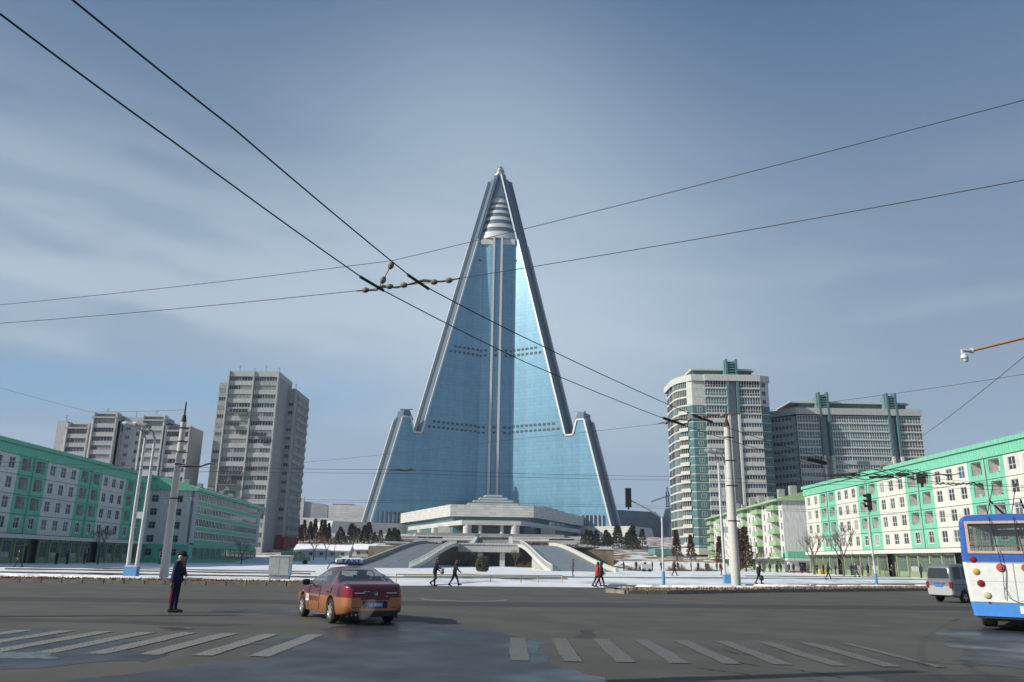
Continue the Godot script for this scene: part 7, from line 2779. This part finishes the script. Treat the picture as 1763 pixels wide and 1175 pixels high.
# ------------------------------------------------------------------ people: one continuous surface each
# bones: [a, b, radius a, radius b, colour id]; the figure faces +x, its right side is +z
func figure_bones(p: Dictionary) -> Array:
	var B := []
	var lean: float = p.get("lean", 0.03)
	var hip := Vector3(0, 0.93, 0)
	var feet := []
	for s in [-1.0, 1.0]:
		var a: float = p.thigh[0 if s < 0 else 1]
		var b: float = p.shin[0 if s < 0 else 1]
		var h := hip + Vector3(0, -0.02, 0.095 * s)
		var k := h + Vector3(sin(a), -cos(a), 0) * 0.43
		var an := k + Vector3(sin(b), -cos(b), 0) * 0.40
		B.append([h, k, 0.092, 0.066, 3])
		B.append([k, an, 0.064, 0.046, 3])
		var pitch: float = p.get("toe", [0.0, 0.0])[0 if s < 0 else 1]
		var fd := Vector3(cos(pitch), sin(pitch), 0)
		B.append([an + Vector3(-0.02, -0.03, 0), an + fd * 0.17 + Vector3(0, -0.05, 0), 0.05, 0.038, 4])
		B.append([an, an + Vector3(-0.03, -0.045, 0), 0.05, 0.045, 4])
		feet.append(minf(an.y - 0.09, (an + fd * 0.17).y - 0.09))
	var ch := Vector3(lean * 0.9, 1.33, 0)
	for s in [-1.0, 1.0]:
		B.append([hip + Vector3(0, 0.02, 0.06 * s), ch + Vector3(0, -0.08, 0.075 * s), 0.125, 0.125, 2])
		B.append([ch + Vector3(0, -0.08, 0.075 * s), ch + Vector3(0.0, 0.06, 0.10 * s), 0.125, 0.085, 2])
		B.append([ch + Vector3(0, 0.07, 0.02 * s), ch + Vector3(0, 0.075, 0.16 * s), 0.075, 0.068, 2])
	var hem: float = p.get("hem", 0.80)
	for s in [-1.0, 1.0]:
		B.append([hip + Vector3(0, 0.05, 0.06 * s), Vector3(0.0, hem + 0.1, 0.065 * s), 0.13, p.get("flare", 0.135), 2])
	var neck := Vector3(lean + 0.005, 1.43, 0)
	var hd: float = p.get("nod", 0.0)
	var head := Vector3(lean + 0.035 + hd, 1.575, 0)
	B.append([neck, head + Vector3(-0.02, -0.06, 0), 0.055, 0.052, 0])
	B.append([head + Vector3(0.012, -0.055, 0), head + Vector3(0.012, 0.04, 0), 0.070, 0.082, 0])
	B.append([head + Vector3(0.055, -0.075, 0), head + Vector3(0.045, -0.02, 0), 0.032, 0.045, 0])
	B.append([head + Vector3(0.092, 0.0, 0), head + Vector3(0.104, -0.022, 0), 0.010, 0.014, 0])
	for s in [-1.0, 1.0]: B.append([head + Vector3(-0.005, -0.01, 0.083 * s), head + Vector3(-0.012, 0.025, 0.085 * s), 0.015, 0.017, 0])
	match p.get("hat", "hair"):
		"hair":
			B.append([head + Vector3(-0.03, 0.0, 0), head + Vector3(-0.005, 0.065, 0), 0.082, 0.080, 1])
			B.append([head + Vector3(0.05, 0.085, 0), head + Vector3(-0.03, 0.07, 0), 0.042, 0.070, 1])
		"fur":
			B.append([head + Vector3(0.03, 0.085, 0), head + Vector3(-0.045, 0.08, 0), 0.088, 0.092, 1])
			B.append([head + Vector3(0.02, 0.13, 0), head + Vector3(-0.03, 0.13, 0), 0.07, 0.075, 1])
			for s in [-1.0, 1.0]: B.append([head + Vector3(-0.02, 0.02, 0.09 * s), head + Vector3(-0.025, -0.005, 0.092 * s), 0.032, 0.030, 6])
		"hood":
			B.append([head + Vector3(-0.025, -0.03, 0), head + Vector3(-0.01, 0.07, 0), 0.100, 0.095, 1])
			B.append([head + Vector3(-0.03, -0.10, 0), neck + Vector3(-0.03, 0, 0), 0.09, 0.10, 1])
		"cap":
			B.append([head + Vector3(-0.02, 0.055, 0), head + Vector3(0.02, 0.07, 0), 0.088, 0.078, 1])
			B.append([head + Vector3(0.06, 0.06, 0), head + Vector3(0.125, 0.045, 0), 0.03, 0.015, 1])
	if p.has("collar"): B.append([neck + Vector3(0.0, -0.05, 0), neck + Vector3(-0.005, 0.01, 0), 0.125, 0.100, 5])
	for s in [-1.0, 1.0]:
		var q := 0 if s < 0 else 1
		var a: float = p.arm[q]
		var e: float = p.fore[q]
		var inw: float = p.get("cross", [0.0, 0.0])[q]
		var sh := ch + Vector3(0, 0.065, 0.185 * s)
		var el := sh + Vector3(sin(a), -cos(a), 0.10 * s).normalized() * 0.29
		var wr := el + Vector3(sin(e), -cos(e), -inw * s).normalized() * 0.24
		B.append([sh, el, 0.068, 0.054, 2])
		B.append([el, wr, 0.054, 0.042, 2])
		var d := (wr - el).normalized()
		B.append([wr, wr + d * 0.075, 0.034, 0.036, 7])
		if p.get("fine", false): # five fingers, thumb from the side of the palm
			var sd := d.cross(Vector3(0, 0, 1)).normalized()
			for f in 4:
				var o := wr + d * 0.085 + sd * (f - 1.5) * 0.021
				var ln: float = [0.055, 0.068, 0.064, 0.048][f]
				B.append([o, o + d * ln * 0.55 + Vector3(0, 0, -0.01 * s), 0.012, 0.0115, 7])
				B.append([o + d * ln * 0.55 + Vector3(0, 0, -0.01 * s), o + d * ln * 0.95 + Vector3(0, 0, -0.03 * s), 0.0115, 0.010, 7])
			B.append([wr + d * 0.03 + sd * 0.03, wr + d * 0.075 + sd * 0.058 + Vector3(0, 0, -0.012 * s), 0.014, 0.012, 7])
		else:
			B.append([wr + d * 0.07, wr + d * 0.14 + Vector3(0.0, 0, -0.02 * s), 0.034, 0.022, 7])
			B.append([wr + d * 0.04, wr + d * 0.09 + Vector3(0.04, 0, 0), 0.018, 0.015, 7])
	var down := minf(feet[0], feet[1])
	for b in B:
		b[0] -= Vector3(0, down, 0)
		b[1] -= Vector3(0, down, 0)
	return B

func seg_d(p: Vector3, b: Array) -> float:
	var a: Vector3 = b[0]
	var ab: Vector3 = b[1] - a
	var t := clampf((p - a).dot(ab) / maxf(ab.length_squared(), 1e-9), 0, 1)
	return p.distance_to(a + ab * t) - lerpf(b[2], b[3], t)

func surface(B: Array, cell: float, blend: float) -> Dictionary:
	var lo := Vector3.ONE * 1e9
	var hi := -lo
	for b in B:
		for q in 2:
			var r: float = b[2 + q] + cell * 3
			lo = lo.min(b[q] - Vector3.ONE * r)
			hi = hi.max(b[q] + Vector3.ONE * r)
	var nx := int((hi.x - lo.x) / cell) + 2
	var ny := int((hi.y - lo.y) / cell) + 2
	var nz := int((hi.z - lo.z) / cell) + 2
	var f := PackedFloat32Array()
	f.resize(nx * ny * nz)
	f.fill(9.0)
	for b in B:
		var r: float = maxf(b[2], b[3]) + maxf(blend * 1.2, cell * 2.2)
		var l: Vector3 = (b[0].min(b[1]) - Vector3.ONE * r - lo) / cell
		var h: Vector3 = (b[0].max(b[1]) + Vector3.ONE * r - lo) / cell
		var a: Vector3 = b[0]
		var ab: Vector3 = b[1] - a
		var il := 1.0 / maxf(ab.length_squared(), 1e-9)
		var r0: float = b[2]
		var r1: float = b[3]
		for i in range(maxi(0, int(l.x)), mini(nx - 1, int(h.x) + 1)):
			for j in range(maxi(0, int(l.y)), mini(ny - 1, int(h.y) + 1)):
				for k in range(maxi(0, int(l.z)), mini(nz - 1, int(h.z) + 1)):
					var p := lo + Vector3(i, j, k) * cell
					var t := clampf((p - a).dot(ab) * il, 0, 1)
					var d := p.distance_to(a + ab * t) - lerpf(r0, r1, t)
					var o := (i * ny + j) * nz + k
					var e := f[o]
					var u := maxf(blend - absf(d - e), 0.0) / blend
					f[o] = minf(d, e) - u * u * blend * 0.25
	var vid := PackedInt32Array()
	vid.resize(nx * ny * nz)
	vid.fill(-1)
	var V := PackedVector3Array()
	var lim := cell * 1.8
	var st := [0, 1, nz, nz + 1, ny * nz, ny * nz + 1, ny * nz + nz, ny * nz + nz + 1]
	var co := [Vector3(0, 0, 0), Vector3(0, 0, 1), Vector3(0, 1, 0), Vector3(0, 1, 1), Vector3(1, 0, 0), Vector3(1, 0, 1), Vector3(1, 1, 0), Vector3(1, 1, 1)]
	var ed := [[0, 1], [2, 3], [4, 5], [6, 7], [0, 2], [1, 3], [4, 6], [5, 7], [0, 4], [1, 5], [2, 6], [3, 7]]
	for i in nx - 1:
		for j in ny - 1:
			for k in nz - 1:
				var o := (i * ny + j) * nz + k
				if absf(f[o]) > lim: continue
				var s := PackedFloat32Array([f[o], f[o + st[1]], f[o + st[2]], f[o + st[3]], f[o + st[4]], f[o + st[5]], f[o + st[6]], f[o + st[7]]])
				var neg := 0
				for q in 8: if s[q] < 0: neg += 1
				if neg == 0 or neg == 8: continue
				var acc := Vector3.ZERO
				var c := 0
				for e in ed:
					var x := s[e[0]]
					var y := s[e[1]]
					if (x < 0) != (y < 0):
						acc += co[e[0]].lerp(co[e[1]], x / (x - y))
						c += 1
				vid[o] = V.size()
				V.append(lo + (Vector3(i, j, k) + acc / c) * cell)
	var N := PackedVector3Array()
	N.resize(V.size())
	var I := PackedInt32Array()
	for i in range(1, nx - 1):
		for j in range(1, ny - 1):
			for k in range(1, nz - 1):
				var o := (i * ny + j) * nz + k
				var x := f[o]
				if absf(x) > lim: continue
				for ax in 3:
					var y := f[o + [ny * nz, nz, 1][ax]]
					if (x < 0) == (y < 0): continue
					var d1: int = [nz, 1, ny * nz][ax]
					var d2: int = [1, ny * nz, nz][ax]
					var q := [vid[o - d1 - d2], vid[o - d2], vid[o], vid[o - d1]]
					if q[0] < 0 or q[1] < 0 or q[2] < 0 or q[3] < 0: continue
					if x > 0: q.reverse()
					var n := (V[q[1]] - V[q[0]]).cross(V[q[2]] - V[q[0]]) + (V[q[2]] - V[q[0]]).cross(V[q[3]] - V[q[0]])
					for e in 4: N[q[e]] += n
					I.append_array(PackedInt32Array([q[0], q[2], q[1], q[0], q[3], q[2]]))
	var ids := PackedInt32Array()
	for v in V:
		var best := 1e9
		var id := 0
		for b in B:
			var d := seg_d(v, b)
			if d < best:
				best = d
				id = b[4]
		ids.append(id)
	for i in N.size(): N[i] = N[i].normalized()
	return {"v": V, "n": N, "i": I, "id": ids}

func dressed(s: Dictionary, cols: Array) -> ArrayMesh:
	var c := PackedColorArray()
	for id in s.id: c.append(cols[id])
	var a := []
	a.resize(Mesh.ARRAY_MAX)
	a[Mesh.ARRAY_VERTEX] = s.v
	a[Mesh.ARRAY_NORMAL] = s.n
	a[Mesh.ARRAY_COLOR] = c
	a[Mesh.ARRAY_INDEX] = s.i
	var m := ArrayMesh.new()
	m.add_surface_from_arrays(Mesh.PRIMITIVE_TRIANGLES, a)
	return m

const SKIN := Color(0.42, 0.25, 0.17)
const HAIR := Color(0.015, 0.013, 0.012)

func outfit(coat: Color, trouser: Color, hair := HAIR, glove := SKIN, collar := Color(0.1, 0.08, 0.06)) -> Array:
	return [SKIN, hair, coat, trouser, Color(0.012, 0.012, 0.013), collar, Color(0.75, 0.75, 0.74), glove]

# x, d on the ground; turn 0 faces right (+x), PI faces left, PI/2 faces away
func person(tpl: Dictionary, cols: Array, x: float, d: float, turn: float, label: String, group: String, size := 1.0, y := 0.0) -> MeshInstance3D:
	var o := part(numbered("person"), dressed(tpl, cols), M.cloth, self, Transform3D(Basis(Vector3.UP, turn).scaled(Vector3.ONE * size), Vector3(x, y, -d)))
	tag(o, label, "person", group)
	return o

func build_people() -> void:
	var walk_a := figure_bones({"thigh": [0.42, -0.30], "shin": [0.30, -0.55], "toe": [0.25, -0.45], "arm": [-0.25, 0.35], "fore": [0.15, 0.75], "hem": 0.78, "lean": 0.06, "hat": "hair"})
	var walk_b := figure_bones({"thigh": [0.0, 0.15], "shin": [-0.05, -0.95], "toe": [0.0, -0.9], "arm": [0.2, 0.5], "fore": [0.9, 1.4], "hem": 0.76, "lean": 0.06, "hat": "hair", "nod": 0.03})
	var walk_h := figure_bones({"thigh": [0.38, -0.34], "shin": [0.25, -0.5], "toe": [0.2, -0.4], "arm": [0.1, -0.1], "fore": [0.5, 0.9], "hem": 0.72, "lean": 0.05, "hat": "hood", "flare": 0.15})
	var walk_c := figure_bones({"thigh": [0.36, -0.28], "shin": [0.22, -0.45], "toe": [0.2, -0.35], "arm": [-0.3, 0.4], "fore": [0.1, 0.8], "hem": 0.74, "lean": 0.05, "hat": "cap"})
	var stand := figure_bones({"thigh": [0.03, -0.03], "shin": [-0.02, -0.06], "arm": [0.08, -0.05], "fore": [0.25, 0.2], "hem": 0.76, "lean": 0.02, "hat": "hair"})
	var stand_b := figure_bones({"thigh": [0.06, -0.05], "shin": [0.0, -0.08], "arm": [0.2, 0.25], "fore": [1.1, 1.3], "cross": [0.4, 0.4], "hem": 0.70, "lean": 0.04, "hat": "cap"})
	var off := figure_bones({"thigh": [0.02, -0.02], "shin": [0.0, -0.05], "arm": [0.25, -0.10], "fore": [1.25, -0.05], "cross": [1.6, 0.0], "hem": 0.84, "flare": 0.15, "lean": 0.03, "hat": "fur", "collar": true, "fine": true})
	var WA := surface(walk_a, 0.026, 0.035)
	var WB := surface(walk_b, 0.026, 0.035)
	var WH := surface(walk_h, 0.026, 0.035)
	var WC := surface(walk_c, 0.026, 0.035)
	var ST := surface(stand, 0.034, 0.04)
	var SB := surface(stand_b, 0.034, 0.04)
	var FA := surface(walk_a, 0.036, 0.04)
	var OF := surface(off, 0.0125, 0.022)
	var black := Color(0.014, 0.014, 0.017)
	var dark := Color(0.03, 0.032, 0.034)
	var navy := Color(0.014, 0.024, 0.06)
	# traffic officer
	var o := person(OF, outfit(Color(0.012, 0.022, 0.060), Color(0.010, 0.014, 0.032), Color(0.018, 0.012, 0.010), Color(0.13, 0.115, 0.065), Color(0.20, 0.105, 0.045)), -10.3, 25.5, 0.0, "officer in navy coat and fur hat with red trouser stripe standing on the road", "", 1.03)
	o.scale = Vector3(1.2, 1.03, 1.15)
	var m := MB.new()
	m.bar(Vector3(-0.02, 0.62, 0.172), Vector3(-0.035, 0.30, 0.158), 0.014, 0.05)
	m = MB.new()
	m.box(Vector3(-0.03, 0.46, 0.162), Vector3(0.045, 0.36, 0.02), Basis(Vector3.FORWARD, 0.06))
	var stripe := part("trouser_stripe", m, M.lens_red, o)
	stripe.name = "trouser_stripe"
	m = MB.new()
	m.lathe([Vector2(0, -0.02), Vector2(0.018, -0.01), Vector2(0.018, 0.01), Vector2(0, 0.02)], 10)
	part("hat_badge", m, M.lens_red, o, Transform3D(Basis(Vector3.FORWARD, PI / 2), Vector3(0.155, 1.70, 0)))
	# walkers near the yellow rail
	o = person(WB, outfit(black, dark), -4.75, 53.0, 0.15, "person in black coat carrying a grey bag past the yellow rail", "", 1.0)
	m = MB.new()
	m.lathe([Vector2(0, 0), Vector2(0.13, 0.02), Vector2(0.15, 0.14), Vector2(0.10, 0.32), Vector2(0.02, 0.36)], 14)
	m.tube([Vector3(0, 0.33, 0), Vector3(0.03, 0.48, 0), Vector3(-0.02, 0.52, 0)], [0.012, 0.010, 0.010], 6)
	var bag := thing("carrier_bag", "grey carrier bag in the hand of the black-coated walker", "bag", Vector3(-4.75, 0, -53.0) + Vector3(0.46, 0.78, 0.16), 0.2)
	part("pouch", m, M.bag_grey, bag)
	person(WA, outfit(Color(0.022, 0.024, 0.023), dark), -3.5, 53.4, 0.1, "person in dark jacket striding past the yellow rail, hand raised", "", 1.0)
	# couple at the island
	person(WH, outfit(Color(0.030, 0.022, 0.018), Color(0.024, 0.019, 0.015), Color(0.02, 0.016, 0.014)), 6.35, 56.2, 0.0, "person in hooded dark brown parka striding beside the one in red", "", 1.02)
	person(WH, outfit(Color(0.50, 0.025, 0.045), black, black), 6.22, 57.2, 0.0, "person in a long red coat half hidden behind the brown parka", "", 0.98)
	person(ST, outfit(Color(0.055, 0.06, 0.075), dark), 7.0, 88.5, 0.2, "person in a slate grey jacket standing on the snow by the ramp", "", 1.0, 0.21)
	person(FA, outfit(black, black), 19.35, 95.0, 0.0, "person in black walking across the snow beyond the signal mast", "", 1.0, 0.21)
	person(ST, outfit(black, dark), 28.2, 108.0, PI, "person in black with a red bag standing behind the twin lamp", "", 1.0, 0.21)
	m = MB.new()
	m.bx(-0.14, 0.14, 0, 0.26, -0.08, 0.08)
	m.tube([Vector3(-0.1, 0.26, 0), Vector3(0, 0.4, 0), Vector3(0.1, 0.26, 0)], [0.015, 0.015, 0.015], 5)
	bag = thing("shoulder_bag", "red shoulder bag carried by the person behind the twin lamp", "bag", Vector3(28.35, 0.95, -107.75), 0.3)
	part("pouch", m, M.bag_red, bag)
	o = person(WC, outfit(black, black, HAIR, SKIN, Color(0.75, 0.74, 0.72)), 19.5, 63.6, 0.0, "person in black with a pale fur collar and black bags on the dark path", "", 1.0, 0.19)
	m = MB.new()
	m.tube([Vector3(-0.10, 1.42, 0.0), Vector3(-0.06, 1.40, 0.12), Vector3(0.02, 1.36, 0.14)], [0.07, 0.075, 0.05], 8)
	part("fur_collar", m, M.sign_white, o)
	m = MB.new()
	m.lathe([Vector2(0, 0), Vector2(0.17, 0.03), Vector2(0.16, 0.30), Vector2(0.06, 0.42), Vector2(0, 0.44)], 12)
	bag = thing("black_holdall", "black bulging bag held by the person with the pale fur collar", "bag", Vector3(19.62, 0.48, -63.35), 0.3)
	part("pouch", m, M.bag_black, bag)
	person(FA, outfit(black, dark), 33.9, 86.5, 0.0, "person in black striding over the snow before the sunlit block", "", 1.04, 0.21)
	person(FA, outfit(Color(0.018, 0.02, 0.024), dark), 47.0, 110.0, PI, "person in a dark coat walking towards the larches over the snow", "", 1.1, 0.21)
	person(FA, outfit(Color(0.045, 0.032, 0.026), black), -49.4, 82.4, PI, "person in a brown jacket walking along the snow by the shaded block", "", 1.03, 0.21)
	person(ST, outfit(navy, black), -35.7, 90.0, PI / 2, "person in navy walking away behind the officer", "", 1.04, 0.21)
	person(SB, outfit(black, black), -63.0, 113.6, 0.0, "nearer of two dark figures talking before the shaded shops", "", 1.05, 0.2)
	person(SB, outfit(navy, black), -62.2, 115.0, PI, "farther of two dark figures talking before the shaded shops", "", 1.05, 0.2)
	person(SB, outfit(dark, black), -63.2, 121.5, 1.0, "dark figure waiting in the doorway of the shaded shops", "", 1.05, 0.2)
	# people along the sunlit shops
	var tops := [black, dark, navy, Color(0.05, 0.04, 0.035), Color(0.035, 0.045, 0.06), Color(0.09, 0.07, 0.055), Color(0.02, 0.03, 0.028), Color(0.16, 0.03, 0.035)]
	var tints := ["black", "charcoal", "navy", "dark brown", "slate blue", "tan brown", "dark green", "dark red"]
	var row := [[57.0, 186], [53.2, 172], [52.0, 162], [53.0, 160.5], [54.0, 161.5], [54.6, 158.5], [53.4, 152.5], [54.4, 151], [55.2, 150], [55.4, 146.5], [55.0, 142.2], [56.6, 141], [57.0, 139.5], [56.2, 133.5], [55.0, 130.5], [56.0, 129], [56.4, 127.8], [57.0, 120.8], [57.4, 113.4]]
	for i in row.size():
		person(SB if i % 2 else ST, outfit(tops[(i * 5) % 7], black if i % 3 else dark), row[i][0], row[i][1], rng.randf() * TAU, "person in %s standing along the front of the sunlit shops" % tints[(i * 5) % 7], "people along the sunlit shops", 1.06, 0.2)
	person(ST, outfit(Color(0.20, 0.13, 0.10), black), 55.2, 106.4, 0.5, "person in a beige jacket and black skirt before the sunlit shop windows", "", 1.08, 0.2)
	for i in 16: # far crowd by the tower foot
		var x := 21.0 + i * 2.15 + rng.randf_range(-0.5, 0.5)
		var d := 146.0 + i * 2.6 + rng.randf_range(-3, 3)
		person(ST if i % 2 else SB, outfit(tops[(i * 3) % 8], black), x, d, rng.randf() * TAU, "small figure in %s in the crowd before the corner shop" % tints[(i * 3) % 8], "crowd by the corner shop", 1.03, 0.21)
